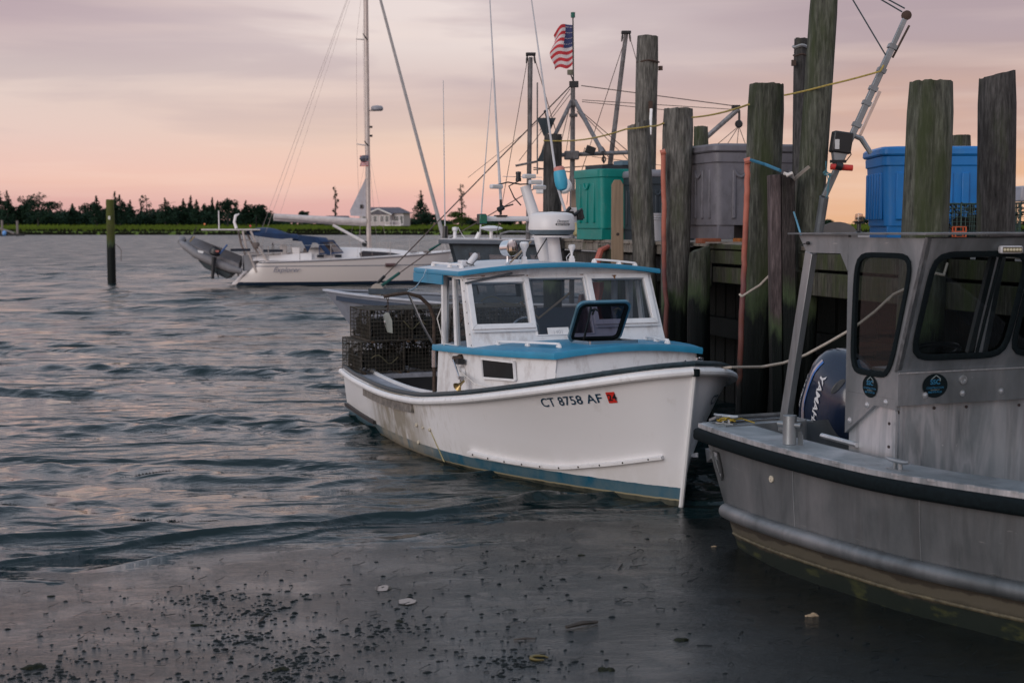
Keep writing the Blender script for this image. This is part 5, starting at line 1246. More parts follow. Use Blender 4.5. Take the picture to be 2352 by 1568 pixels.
# ---------------- cabin
# side panel corners (x = fore-aft, z up) at y = YS, front panel slopes outward at the top
YS = .29; YP = 2.0
FBu, FTu = 1.93, 2.20
ZC0, ZS, ZC1 = .90, 1.455, 2.315
ZQ = 1.285
def fx(z): return FBu + (FTu-FBu)*max(0, z-1.455)/(2.315-1.455)
def hole_panel(mb, P, h, sup=7, n=64, th=.03, nrm=(0, -1, 0)):
    """panel on unit square minus superellipse hole h=(u0,u1,v0,v1) with lips"""
    cu_, cv = (h[0]+h[1])/2, (h[2]+h[3])/2; ru, rv = (h[1]-h[0])/2, (h[3]-h[2])/2
    angs = sorted([2*math.pi*i/n for i in range(n)] + [math.atan2((v-cv), (u-cu_)) % (2*math.pi) for u in (0, 1) for v in (0, 1)])
    inn, outp = [], []
    for a in angs:
        c, s_ = math.cos(a), math.sin(a)
        # direction measured in uv space
        k = (abs(c/ru)**sup+abs(s_/rv)**sup)**(-1/sup); inn.append((cu_+k*c, cv+k*s_))
        ts = []
        if c > 1e-9: ts.append((1-cu_)/c)
        if c < -1e-9: ts.append(-cu_/c)
        if s_ > 1e-9: ts.append((1-cv)/s_)
        if s_ < -1e-9: ts.append(-cv/s_)
        k = min(ts); outp.append((cu_+k*c, cv+k*s_))
    nr = Vector(nrm).normalized()
    I = [P(*q) for q in inn]; O = [P(*q) for q in outp]; N_ = len(I); D = nr*th
    mb.add(O+I+[p-D for p in O]+[p-D for p in I], [[i, (i+1) % N_, N_+(i+1) % N_, N_+i] for i in range(N_)] + [[2*N_+i, 3*N_+i, 3*N_+(i+1) % N_, 2*N_+(i+1) % N_] for i in range(N_)] + [[N_+i, N_+(i+1) % N_, 3*N_+(i+1) % N_, 3*N_+i] for i in range(N_)] + [[i, 2*N_+i, 2*N_+(i+1) % N_, (i+1) % N_] for i in range(N_)])
    return I
def rwin(P, h, nrm, sup=7, fw=.022, gname='window', gl=None):
    I = []
    cu_, cv = (h[0]+h[1])/2, (h[2]+h[3])/2; ru, rv = (h[1]-h[0])/2, (h[3]-h[2])/2; nr = Vector(nrm).normalized()
    for i in range(56):
        a = 2*math.pi*i/56; c, s_ = math.cos(a), math.sin(a); k = (abs(c/ru)**sup+abs(s_/rv)**sup)**(-1/sup); I.append(P(cu_+k*c, cv+k*s_))
    f = MB().sweep(I, [(-fw, -.006), (fw*.6, -.006), (fw*.6, .010), (-fw*.4, .014), (-fw, .010)], up=nr, closed=True).build(gname, RUBB, AB, sharp=50)
    MB().add([p-nr*.012 for p in I], [list(range(len(I)))]).build('pane', gl or GLA, f, flat=True)
    return f
GLA = glass('tinted_cabin_glass', (.55, .62, .64), .62)
for sd in (-1, 1):
    Y = YS if sd < 0 else YP; nr = (0, sd, 0)
    def Ps(u, v, Y=Y):
        z = lerp(ZQ, ZC1, v); return Vector((lerp(1.385, fx(z), u), Y, z))
    m_ = MB(); hs = (.12, .88, .135, .895); hole_panel(m_, Ps, hs, nrm=nr, sup=6); m_.build('cabin_side', ALUC, AB)
    rwin(Ps, hs, nr, sup=6)
    # lower skirt of the side with its diagonal cut
    MB().prism([(1.385, Y, ZQ-.001), (1.385, Y, 1.0), (1.70, Y, 1.222), (FBu, Y, 1.215), (FBu, Y, ZQ-.001)], (0, -sd*.03, 0)).build('side_skirt', ALUC, AB)
    MB().prism([(1.39, Y-sd*.031, ZC0-.02), (FBu-.002, Y-sd*.031, ZC0-.02), (FBu-.002, Y-sd*.031, 1.26), (1.39, Y-sd*.031, 1.26)], (0, -sd*.02, 0)).build('side_plate', ALUP, AB)
# front wall
yc = (YS+YP)/2
def Pf(u, v):
    z = lerp(ZS, ZC1, v); return Vector((fx(z), lerp(YS, YP, u), z))
nf = Vector((1.03, 0, -.27)).normalized()
wl_, wr_ = .075, .925
m_ = MB()
def PfL(u, v): return Pf(u*.5, v)
def PfR(u, v): return Pf(.5+u*.5, v)
hf = (.09, .975, .105, .89)
hole_panel(m_, PfL, hf, nrm=nf, sup=7); hole_panel(m_, PfR, (1-.975, 1-.09, .105, .89), nrm=nf, sup=7); m_.build('cabin_front', ALUC, AB)
rwin(PfL, hf, nf, 7, .024, 'windscreen'); rwin(PfR, (1-.975, 1-.09, .105, .89), nf, 7, .024, 'windscreen')
MB().beam(Pf(.355, .13)-nf*.006, Pf(.355, .89)-nf*.006, .012, .02).build('sliding_pane_edge', RUBB, AB); MB().beam(Pf(.335, .12)-nf*.04, Pf(.335, .90)-nf*.04, .04, .03).build('inner_mullion', ALU, AB)
MB().box(((FBu+.0), yc, (1.245+ZS)/2), (.03, YP-YS+.004, ZS-1.245)).build('front_skirt', ALUC, AB)
MB().box((FBu-.03, yc, .75), (.02, YP-YS-.01, 1.03)).build('front_plate', ALUP, AB)
MB().beam((FBu+.017, YS, ZS), (FBu+.017, YP, ZS), .010, .008).build('weld_seam', ALUP, AB)
MB().beam((1.932, YS-.004, .89), (1.932, YS-.004, 1.21), .016).build('corner_weld', ALUP, AB)
# roof, fascia, posts
rf = [(.72, YS-.04), (2.235, YS-.05), (2.235, YP+.05), (.72, YP+.04)]
m_ = MB(); m_.prism([(x, y, 2.33+(x-.72)*.004) for x, y in rf], (0, 0, .012)); m_.build('roof', alu('roof_alu', .2, .5), AB)
for sd in (-1, 1):
    Y = YS if sd < 0 else YP
    MB().prism([(.80, Y, 2.328), (.90, Y, 2.205), (1.384, Y, 2.205), (1.384, Y, 2.328)], (0, -sd*.02, 0)).build('roof_fascia', ALUC, AB)
    MB().prism([(1.384, Y-.002, 2.205), (1.30, Y-.002, 2.205), (1.384, Y-.002, 2.09)], (0, -sd*.015, 0)).build('gusset', ALUC, AB)
    MB().beam((.62, Y-sd*.02+sd*0, .895), (.93, Y-sd*.02, 2.206), .05, .085, up=(1, 0, 0)).build('roof_post', ALU, AB, bevel=.003)
MB().tube([(.93, YS-.002, 2.27), (.93, YS-.02, 2.27)], .012, 8).build('lamp_stud', BLACK, AB)
MB().tube([(.93, YS-.02, 2.27), (.89, YS-.03, 2.262), (.86, YS-.03, 2.25)], .004, 5).build('lamp_wire', BLACK, AB)
# bolts
bb = MB().lathe([(.021, 0), (.021, .003), (.013, .004), (.013, .010), (.006, .013), (0, .0135)], n=14).build('skirt_bolt', ALUP, AB); bb.location = (1.44, YS-.001, 1.09); bb.rotation_euler = rot_to((0, -1, 0))
for (x, z) in ((1.625, 1.215), (1.82, 1.255)): inst(bb, (x, YS-.001, z), AB, rot_to((0, -1, 0)))
for y in (.50, .80, 1.12, 1.45, 1.8): inst(bb, (FBu+.016, y, 1.305), AB, rot_to((1, 0, 0)))
for (y, z) in ((.32, 1.20), (.60, 1.215), (.86, 1.21), (1.3, 1.2)): inst(b0, (FBu-.018, y, z), AB, rot_to((1, 0, 0)), (1.2, 1.2, 1.2))
for z in (1.13, .98): inst(b0, (1.905, YS-.032+.0, z), AB, rot_to((0, -1, 0)), (1.2, 1.2, 1.2))
m_ = MB(); m_.lathe([(.03, 0), (.03, .006), (.016, .006), (.014, -.004), (0, -.004)], c=(FBu+.017, .80, 1.395), axis=(1, 0, 0), n=12); m_.build('drain_hole', ALUP, AB)
# oval stickers
OV = mat('sticker_black', (.003, .008, .010), .7, spec=.15); OB = mat('sticker_blue', (.02, .16, .30), .4); OG = mat('sticker_grey', (.30, .36, .36), .4)
def sticker(fn, rx, ry):
    s_ = MB().add([fn(0, 0)]+[fn(rx*math.cos(a), ry*math.sin(a)) for a in np.linspace(0, 2*math.pi, 41)[:-1]], [(0, i+1, (i+1) % 40+1) for i in range(40)]).build('company_sticker', OV, AB, flat=True)
    n = (fn(.01, 0)-fn(0, 0)).cross(fn(0, .01)-fn(0, 0)).normalized()*.0015
    k = ry/.082; kx = rx/ry
    f2 = lambda x, y: fn(x, y)+n
    text('SSC', .046*k, lambda x, y: f2(x*kx**.5, y+.010*k), 'logo_letters', OB, s_, align='CENTER', bold=.0005)
    text('CONSTRUCTION', .0185*k, lambda x, y: f2(x*min(1, kx*.95), y-.020*k), 'sticker_text', OB, s_, align='CENTER')
    text('CLINTON, CT', .010*k, lambda x, y: f2(x*min(1.2, kx), y-.032*k), 'sticker_text', OG, s_, align='CENTER')
    text('860-975-9134', .020*k, lambda x, y: f2(x*min(1, kx*.95), y-.050*k), 'sticker_text', OB, s_, align='CENTER')
    g = MB()
    for a, b in (((-.028, .045), (.006, .070)), ((.006, .070), (.036, .048)), ((.036, .048), (.036, .030))):
        A, B = f2(a[0]*k*kx**.5, a[1]*k), f2(b[0]*k*kx**.5, b[1]*k); d = (B-A).normalized()*.002; s2 = n.normalized().cross(d).normalized()*.0022*k
        g.add([A-d-s2, B+d-s2, B+d+s2, A-d+s2], [(0, 1, 2, 3)])
    g.build('logo_roof', OG, s_, flat=True)
sticker(lambda x, y: Vector((1.665+x*.98, YS-.004, 1.225+.09+y)) if False else Vector((1.655+x, YS-.004, 1.342+y)), .080, .074)
sticker(lambda x, y: Vector((FBu+.0185+max(0, (1.255+y-1.285))*.262*0, .615+x, 1.262+y)) if False else Vector((FBu+.019, .575+x, 1.365+y)), .100, .078)
# LED light bar
p = Pf(.385*.86, .905)+nf*.04
m_ = MB(); M_ = Matrix.Rotation(R(-8), 3, 'Z'); m_.box(Pf(.37, .925)+nf*.035, (.05, .15, .05), Matrix.Rotation(R(-14), 3, 'Z')); lb = m_.build('light_bar', mat('lightbar_shell', (.5, .5, .52), .35), AB, bevel=.012)
cen = Pf(.37, .925)+nf*.035+Matrix.Rotation(R(-14), 3, 'Z') @ Vector((.026, 0, 0))
m_ = MB(); m_.box(cen, (.003, .13, .034), Matrix.Rotation(R(-14), 3, 'Z')); m_.build('lamp_face', mat('lamp_dark', (.10, .09, .06), .3), lb)
l0 = MB().lathe([(.0095, 0), (.009, .003), (.004, .005), (0, .005)], n=12).build('led', mat('led_yellow', (.55, .50, .35), .2), lb)
for k in range(6):
    q = cen+Matrix.Rotation(R(-14), 3, 'Z') @ Vector((.002, -.052+.0208*k, 0))
    if k == 0: l0.location = q; l0.rotation_euler = rot_to((1, -.25, 0))
    else: inst(l0, q, lb, rot_to((1, -.25, 0)))
# beacon on the roof
m_ = MB(); m_.lathe([(.03, 0), (.014, .01), (.014, .06), (.03, .065), (.034, .075)], c=(1.36, YS+.10, 2.345), n=14); be = m_.build('beacon', BLACK, AB)
MB().lathe([(.028, .075), (.028, .105), (.024, .125), (0, .13)], c=(1.36, YS+.10, 2.345), n=14).build('beacon_lens', glass('beacon_glass', (.9, .85, .85), .8), be)
# wheel, papers, hand-hold seen through the glass
MB().tube([Vector((1.72, 1.0-.30+.24*math.cos(t), 1.56+.06*math.sin(t)+.0)) + Vector((.10*math.sin(t), 0, 0)) for t in np.linspace(0, 2*math.pi, 30)[:-1]], .016, 8, closed=True).build('steering_wheel', BLACK, AB)
MB().prism([(1.85, .42, 1.50), (1.80, .58, 1.50), (1.80, .57, 1.57), (1.85, .44, 1.55)], (.002, 0, .0)).build('papers', mat('paper', (.5, .48, .46), .7), AB)
MB().box((1.75, yc, 1.45), (.3, YP-YS-.1, .03)).build('dash', ALU, AB)
MB().tube([(1.88, 1.28, 1.50), (1.88, 1.28, 1.56), (1.88, 1.30, 1.58), (1.88, 1.27, 1.60)], .006, 6).build('hook', ALUP, AB)
MB().tube([(1.05, YS+.05, .93), (1.50, YS+.02, .93)], .018, 8).build('hand_rail', ALUP, AB)
# ---------------- outboard motor
NV = mat('motor_blue_paint', (.010, .018, .042), .22, var=.06, coat=.35, rvar=.04); NVD = mat('motor_dark_paint', (.010, .018, .034), .3, var=.05)
OM = Vector((-.14, 1.37, .96)); tilt = Matrix.Rotation(R(30), 3, 'Y')
def mo(p): return OM + tilt @ (Vector(p)*1.12)
def sect(z):
    # z along the motor axis; returns half length, half width, centre shift
    return [interp([(-.42, .20), (-.30, .27), (-.05, .325), (.15, .315), (.28, .25), (.345, .15), (.37, .03)], z), interp([(-.42, .14), (-.30, .19), (-.05, .235), (.15, .225), (.28, .17), (.345, .095), (.37, .02)], z), interp([(-.42, -.02), (0, 0), (.37, -.06)], z)]
def cowl(a, z, g=0):
    hl, hw, sx = sect(z); c, s_ = math.cos(a), math.sin(a); e = 2/2.7
    x = math.copysign(abs(c)**e, c)*(hl+g)+sx; y = math.copysign(abs(s_)**e, s_)*(hw+g)
    return mo((x, y, z))
zz = [-.42, -.36, -.3, -.2, -.1, 0, .1, .18, .24, .29, .33, .355, .37]
m_ = MB(); m_.grid(lambda a, b: cowl(-a*2*math.pi, zz[round(b*12)]), 48, 12); om = m_.build('outboard_cowling', NV, AB, sharp=60)
m_ = MB()
m_.grid(lambda a, b: mo(Vector((math.cos(-a*2*math.pi)*lerp(.19, .10, b)-.04, math.sin(-a*2*math.pi)*lerp(.135, .07, b), lerp(-.41, -.85, b)))), 20, 4)
m_.prism([mo((-.16, -.03, -.8)), mo((.07, -.03, -.8)), mo((.02, -.03, -1.35)), mo((-.13, -.03, -1.35))], tilt @ Vector((0, .06, 0)))
m_.build('outboard_midsection', NVD, AB)
MB().box(mo((.22, 0, -.42)), (.18, .22, .30), tilt).build('clamp_bracket', BLACK, AB, bevel=.01)
MB().grid(lambda a, b: cowl(lerp(-1.9, -1.25, a), lerp(.22, .10, b), .004), 8, 3).build('air_scoop', BLACK, om) if False else None
PNK = mat('stripe_silver', (.42, .36, .38), .3, metal=.3); BLS = mat('stripe_blue', (.04, .14, .42), .3); SIL = mat('letter_silver', (.62, .62, .64), .5)
def ca(x, z, g=.004):
    """point on the starboard flank: x fore-aft, z along axis"""
    hl, hw, sx = sect(z); k = max(-1, min(1, (x-sx)/hl)); y = -(1-abs(k)**2.7)**(1/2.7)*hw
    return mo((x, y-g, z))
def ribbon(pts, w0, w1, material, name):
    m_ = MB(); n = len(pts)
    for i in range(n-1):
        wa, wb = lerp(w0, w1, i/(n-1)), lerp(w0, w1, (i+1)/(n-1))
        (xa, za), (xb, zb) = pts[i], pts[i+1]
        m_.add([ca(xa-wa, za, .005), ca(xb-wb, zb, .005), ca(xb+wb, zb, .005), ca(xa+wa, za, .005)], [(0, 1, 2, 3)])
    m_.build(name, material, om, flat=True)
curve = [(lerp(-.18, -.02, t**1.2)-.04*math.sin(t*3.1), lerp(.27, -.38, t)) for t in np.linspace(0, 1, 22)]
ribbon(curve, .010, .022, PNK, 'cowling_stripe')
ribbon([(x+.020, z) for x, z in curve[:14]], .010, .003, BLS, 'cowling_stripe')
ribbon([(lerp(-.215, -.045, t**.9), lerp(.10, -.27, t)) for t in np.linspace(0, 1, 14)], .004, .004, PNK, 'cowling_stripe')
text('YAMAHA', .105, lambda x, y: ca(-.085+y*.72+x*.27, .225-x*.90, .006), 'motor_lettering', SIL, om, bold=.003)
text('FOUR STROKE', .042, lambda x, y: ca(-.262+y+x*.20, .10-x*.9, .006), 'motor_small_lettering', SIL, om, bold=.0004)
MB().add([ca(.09+.025*math.cos(a), .235+.06*math.sin(a), .005) for a in np.linspace(0, 2*math.pi, 17)[:-1]], [list(range(16))]).build('air_scoop', BLACK, om, flat=True)
m_ = MB(); m_.sweep([cowl(a, -.30, .004) for a in np.linspace(0, 2*math.pi, 41)[:-1]], [(-.006, -.006), (.006, -.006), (.006, .006), (-.006, .006)], closed=True); m_.build('cowling_seam', BLACK, om)
# ================================================================== DOCK
def dline(y): return .9 + (23.2-y)*.272          # x of the dock face at distance y
DZ = 2.17
WPA = wood_pile('pile_grey', (.185, .178, .16), (.07, .08, .045), .25, 1.40); WPB = wood_pile('pile_green', (.125, .13, .105), (.042, .055, .022), .55, 1.50)
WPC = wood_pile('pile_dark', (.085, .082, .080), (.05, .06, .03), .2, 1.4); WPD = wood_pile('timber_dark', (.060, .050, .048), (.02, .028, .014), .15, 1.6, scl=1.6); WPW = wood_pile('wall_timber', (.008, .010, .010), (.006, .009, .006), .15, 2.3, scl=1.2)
WST = wood_pile('stringer_wood', (.10, .095, .075), (.05, .065, .022), .6, .6)
PLK = mat('deck_plank_wood', (.23, .20, .17), .85, var=.3, scale=6, stretch=(1, 8, 1), bump=.1, bscale=60)
dk = thing('timber_dock', 'timber dock on pilings behind the two fishing boats', 'dock', (0, 0, 0))
fdir = Vector((-.272, 1, 0)).normalized(); pdir = Vector((1, .272, 0)).normalized()
pl = MB().box((3.6, 0, -.022), (7.2, .142, .044)).build('plank', PLK, dk, bevel=.004)
pl.rotation_euler = (0, 0, math.atan2(pdir.y, pdir.x)); ylist = np.arange(24.1, 7.0, -.155)
for i, y in enumerate(ylist):
    loc = Vector((dline(y)-.02+random.uniform(-.02, .02), y, DZ+random.uniform(-.004, .004)))
    if i == 0: pl.location = loc
    else: inst(pl, loc, dk, pl.rotation_euler.copy())
def on_face(y, off=0, z=0): return Vector((dline(y)+off, y, z))
def stringer(y0, y1, z0, z1, off, name='stringer', m=None):
    a, b = on_face(y0, off, (z0+z1)/2), on_face(y1, off, (z0+z1)/2); MB().beam(a, b, .12, z1-z0).build(name, m or WST, dk, bevel=.01)
stringer(24.2, 18.9, 2.0, 2.12, .06, 'edge_board', wood_pile('edge_wood', (.30, .27, .235), (.1, .12, .05), .1, .2))
stringer(24.2, 18.0, 1.62, 1.97, .16, 'beam', WPC); stringer(17.4, 15.9, 1.93, 2.09, .0); stringer(17.4, 15.9, 1.70, 1.89, .03); stringer(17.4, 15.9, 2.105, 2.165, -.02, 'edge_board')
stringer(15.5, 7.0, 1.93, 2.10, .04); stringer(15.5, 7.0, 1.66, 1.90, .02)
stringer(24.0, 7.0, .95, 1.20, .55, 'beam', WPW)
# board wall and inner piles that close the dock from behind
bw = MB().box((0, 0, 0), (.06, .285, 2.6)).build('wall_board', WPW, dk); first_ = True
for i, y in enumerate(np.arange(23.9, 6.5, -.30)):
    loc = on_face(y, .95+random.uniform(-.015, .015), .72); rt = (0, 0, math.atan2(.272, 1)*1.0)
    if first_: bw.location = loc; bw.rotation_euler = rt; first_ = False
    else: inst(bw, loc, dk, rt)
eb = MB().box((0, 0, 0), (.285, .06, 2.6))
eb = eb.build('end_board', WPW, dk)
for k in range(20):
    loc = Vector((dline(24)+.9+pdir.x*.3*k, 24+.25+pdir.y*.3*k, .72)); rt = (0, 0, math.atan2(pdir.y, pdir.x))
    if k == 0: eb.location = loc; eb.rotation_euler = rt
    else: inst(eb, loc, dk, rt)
def pile(label, top, bot, w_top, w_bot, m, name='piling', cut=0.0, zb=-.6, n=44, seed_=0, wob=.012, square=False, cat='piling', group='dock pilings'):
    """top, bot: world points of the axis; widths are diameters"""
    r = thing(name, label, cat, (bot.x, bot.y, 0), 0, group)
    m_ = MB(); rn = random.Random(seed_); H_ = top.z
    lev = 16; ax = (top-bot)/(top.z-bot.z)
    ph = [rn.uniform(0, 6.28) for _ in range(5)]; gr_ = [rn.choice([0, 0, -.01, -.02, -.045])+rn.uniform(-.012, .012) for _ in range(n)]
    for i in range(lev+1):
        z = lerp(zb, H_, i/lev); c = Vector((0, 0, 0))+Vector((ax.x*(z-bot.z), ax.y*(z-bot.z), z)); t = (z-zb)/(H_-zb); rr = lerp(w_bot, w_top, t)/2
        c.x += wob*math.sin(t*5+ph[0]); 
        for j in range(n):
            a = 2*math.pi*j/n; k = 1+gr_[j]*(.5+.5*math.sin(t*3+j*1.7))*.9+.02*math.sin(3*a+ph[1]+t*2)+.015*math.sin(7*a+ph[2])+.012*math.sin(11*a+t*9+ph[3])
            if i == lev: k *= .93
            zz_ = 0
            if i >= lev-0: zz_ = cut*math.cos(a)*rr + rn.uniform(-.008, .008)
            m_.v.append(c+Vector((math.cos(a)*rr*k, math.sin(a)*rr*k, zz_)))
    for i in range(lev):
        for j in range(n): m_.f.append([i*n+j, i*n+(j+1) % n, (i+1)*n+(j+1) % n, (i+1)*n+j]); m_.m.append(0)
    m_.f.append([lev*n+j for j in range(n)]); m_.m.append(0)
    m_.build('post', m, r, sharp=28)
    return r
def pv(label, xt, yt, xb, yb, wt, wb, d, m, **k):
    return pile(label, V(xt, yt, d), V(xb, yb, d), wt*d/F, wb*d/F, m, **k)
P1 = pv('short dark piling with yellow rope, leftmost on the dock end', 1271, 309, 1270, 520, 43, 42, 23.3, WPC, seed_=1)
P2 = pv('tall slender piling with rusty hoop, behind the green tub', 1489, 84, 1478, 520, 50, 46, 21.0, WPA, seed_=2)
P3 = pv('leaning piling with slanted sawn top in front of the dark tub', 1466, 283, 1482, 600, 54, 50, 19.3, WPA, seed_=3, cut=.28)
P4 = pv('thick grey piling left of the grey tub with an orange hose beside it', 1557, 250, 1552, 640, 70, 62, 18.0, WPA, seed_=4)
P5 = pv('far olive piling peeking over the grey tub', 1609, 291, 1609, 500, 34, 36, 23.6, WPB, seed_=5)
P6 = pv('thick greenish piling in front of the grey tub, blue strap tied to it', 1761, 194, 1741, 640, 83, 66, 15.7, WPB, seed_=6)
P8 = pv('slim piling with a chain round its head beside the tallest pole', 1839, 89, 1840, 520, 31, 44, 17.5, WPC, seed_=8)
P9 = pv('tallest wooden pole, running out of the top of the picture', 1893, -40, 1858, 545, 62, 66, 15.3, WPB, seed_=9)
P10 = pv('broad green stained piling before the blue tub', 2136, 188, 2118, 620, 102, 110, 12.5, WPB, seed_=10)
P11 = pv('weathered dark piling with slanted top at the right edge', 2288, 172, 2288, 620, 84, 86, 13.5, WPC, seed_=11, cut=.22)
P12 = pv('distant stub of piling behind the blue tub', 2206, 311, 2206, 500, 44, 44, 20.5, WPB, seed_=12)
P13 = pv('squat mossy fender piling below the dock edge under the grey tub', 1607, 572, 1607, 760, 50, 56, 17.1, WPB, seed_=13, cut=.35)
P14 = pv('squat dark piling with an orange strap over it left of the pale board', 1402, 572, 1402, 760, 58, 58, 19.6, WPB, seed_=14, cut=-.3)
MB().tube([V(1376, 640, 19.3), V(1372, 600, 19.3), V(1380, 575, 19.35), V(1398, 566, 19.45)], [.05, .05, .045, .03], 8).build('orange_strap', mat('orange_hose', (.50, .125, .075), .6, var=.35, scale=9, dirt=((.12, .05, .06), .5, 9, (1, 1, 1)), world=True), P14, world=True)
for (xa, xb, ya, lab) in ((1765, 1790, 402, 'rough squared dark timber standing right of the blue strapped piling'), (1791, 1822, 399, 'black creosoted timber with a white rope end tied at its head')):
    d = 15.1; r = thing('fender_timber', lab, 'timber', (V((xa+xb)/2, 600, d).x, d, 0), 0, 'dock pilings')
    a, b = V((xa+xb)/2, ya, d), V((xa+xb)/2+3, 700, d); b2 = b+(b-a)*(1.6/(a.z-b.z)); m_ = MB(); m_.beam(b2, a, (xb-xa)*d/F*.97, .2, up=(0, 1, 0)); m_.build('post', WPD if xa > 1780 else wood_pile('timber_rough', (.13, .10, .10), (.04, .04, .03), .1, 1.25, scl=.8), r, world=True, bevel=.012)
MB().tube([V(1800, 398, 14.9), V(1812, 402, 14.9), V(1822, 408, 14.95), V(1818, 398, 14.85), V(1806, 404, 14.85)], .018, 6).build('rope_end', mat('white_rope', (.6, .56, .52), .8), r, world=True)
# hoop, chain, small fittings
def hoop(p, r_, parent, thick, m, squash=1):
    MB().tube([p+Vector((math.cos(a)*r_, math.sin(a)*r_, .01*math.sin(3*a))) for a in np.linspace(0, 2*math.pi, 25)[:-1]], thick, 5, closed=True).build('hoop', m, parent, world=True)
IRON = mat('rust_iron', (.06, .035, .025), .8)
hoop(V(1488, 143, 21.0), 25.5*21/F, P2, .012, IRON); MB().box(V(1517, 157, 21), (.06, .06, .06)).build('iron_peg', IRON, P2, world=True)
MB().box(V(1494, 245, 20.8), (.06, .03, .16)).build('iron_bracket', IRON, P2, world=True); MB().beam(V(1496, 250, 20.75), V(1493, 310, 20.7), .035, .03).build('white_batten', WHT2, P2, world=True)
hoop(V(1839, 108, 17.5), 16.5*17.5/F, P8, .018, mat('galv_chain', (.35, .34, .33), .5, metal=.5)); MB().box(V(1823, 145, 17.4), (.05, .05, .07)).build('iron_peg', IRON, P8, world=True); hoop(V(1839, 128, 17.5), 16.5*17.5/F, P8, .008, IRON)
# orange hoses hung on two pilings
HOSE = mat('orange_hose', (.50, .125, .075), .6)
def hosemat(name):
    m = bpy.data.materials.new(name); m.use_nodes = True; t = m.node_tree; b = t.nodes['Principled BSDF']; lk = t.links.new
    g = t.nodes.new('ShaderNodeNewGeometry'); s_ = t.nodes.new('ShaderNodeSeparateXYZ'); lk(g.outputs['Position'], s_.inputs[0])
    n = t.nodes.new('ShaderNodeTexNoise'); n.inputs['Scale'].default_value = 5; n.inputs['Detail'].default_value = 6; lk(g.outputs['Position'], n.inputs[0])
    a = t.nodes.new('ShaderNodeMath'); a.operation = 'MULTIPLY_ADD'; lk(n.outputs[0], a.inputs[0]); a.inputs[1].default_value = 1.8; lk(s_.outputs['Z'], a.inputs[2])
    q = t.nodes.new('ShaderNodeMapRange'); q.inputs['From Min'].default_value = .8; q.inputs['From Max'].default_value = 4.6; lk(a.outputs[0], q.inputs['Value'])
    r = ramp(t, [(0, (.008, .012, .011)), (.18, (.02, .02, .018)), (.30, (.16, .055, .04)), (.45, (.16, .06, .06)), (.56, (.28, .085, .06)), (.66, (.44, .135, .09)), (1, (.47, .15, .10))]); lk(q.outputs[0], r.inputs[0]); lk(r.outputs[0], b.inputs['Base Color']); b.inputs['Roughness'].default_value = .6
    return m
HM = hosemat('hanging_hose')
def hose(xs_ys, d, w, label):
    pts = [V(x, y, d) for x, y in xs_ys]; o_ = pts[-1]
    r = thing('fender_hose', label, 'hose', (o_.x, o_.y, 0), 0)
    m_ = MB(); rn = random.Random(len(xs_ys)); prof = [(-w*.5, -.012), (-w*.3, -.028), (w*.3, -.028), (w*.5, -.012), (w*.5, .012), (w*.3, .024), (-w*.3, .024), (-w*.5, .012)]
    path = []
    for i in range(len(pts)-1):
        for k in range(5): path.append(lerp(pts[i], pts[i+1], k/5)+Vector((rn.uniform(-.004, .004), rn.uniform(-.01, .01), 0)))
    path.append(pts[-1]); m_.sweep(path, prof, up=(0, -1, 0)); m_.build('flattened_hose', HM, r, world=True, sharp=60)
    MB().tube([pts[0]+Vector((-w*.6, -.01, .0)), pts[0]+Vector((w*.5, -.02, .02))], .035, 8).build('folded_end', HM, r, world=True)
    return r
hose([(1523, 352), (1524, 420), (1525, 470), (1525, 560), (1526, 640), (1531, 700), (1529, 780)], 17.75, .056, 'orange flattened hose hanging left of the thick grey piling')
hose([(1717, 372), (1716, 420), (1715, 470), (1711, 560), (1708, 640), (1704, 720), (1701, 800), (1698, 900), (1696, 980)], 15.35, .058, 'long faded orange hose hanging left of the blue strapped piling')
# pale board with pointed top
d = 19.1; bp0 = V(1418, 605, d); r = thing('pale_board', 'pale upright board with clipped top in front of the green tub', 'board', (bp0.x, d, 0), 0)
a = [V(1404, 610, d), V(1432, 610, d), V(1432, 424, d), V(1425, 413, d), V(1411, 413, d), V(1405, 424, d)]
MB().prism(a, (0, .05, 0)).build('board', mat('pale_new_wood', (.25, .18, .12), .8, var=.25, scale=3, stretch=(8, 1, .5), bump=.1), r, world=True, bevel=.004)
MB().lathe([(.022, 0), (.015, .004), (0, .004)], c=V(1419, 538, d)-Vector((0, .001, 0)), axis=(0, -1, 0), n=10).build('knot', mat('knot', (.04, .025, .02), .8), r, world=True)
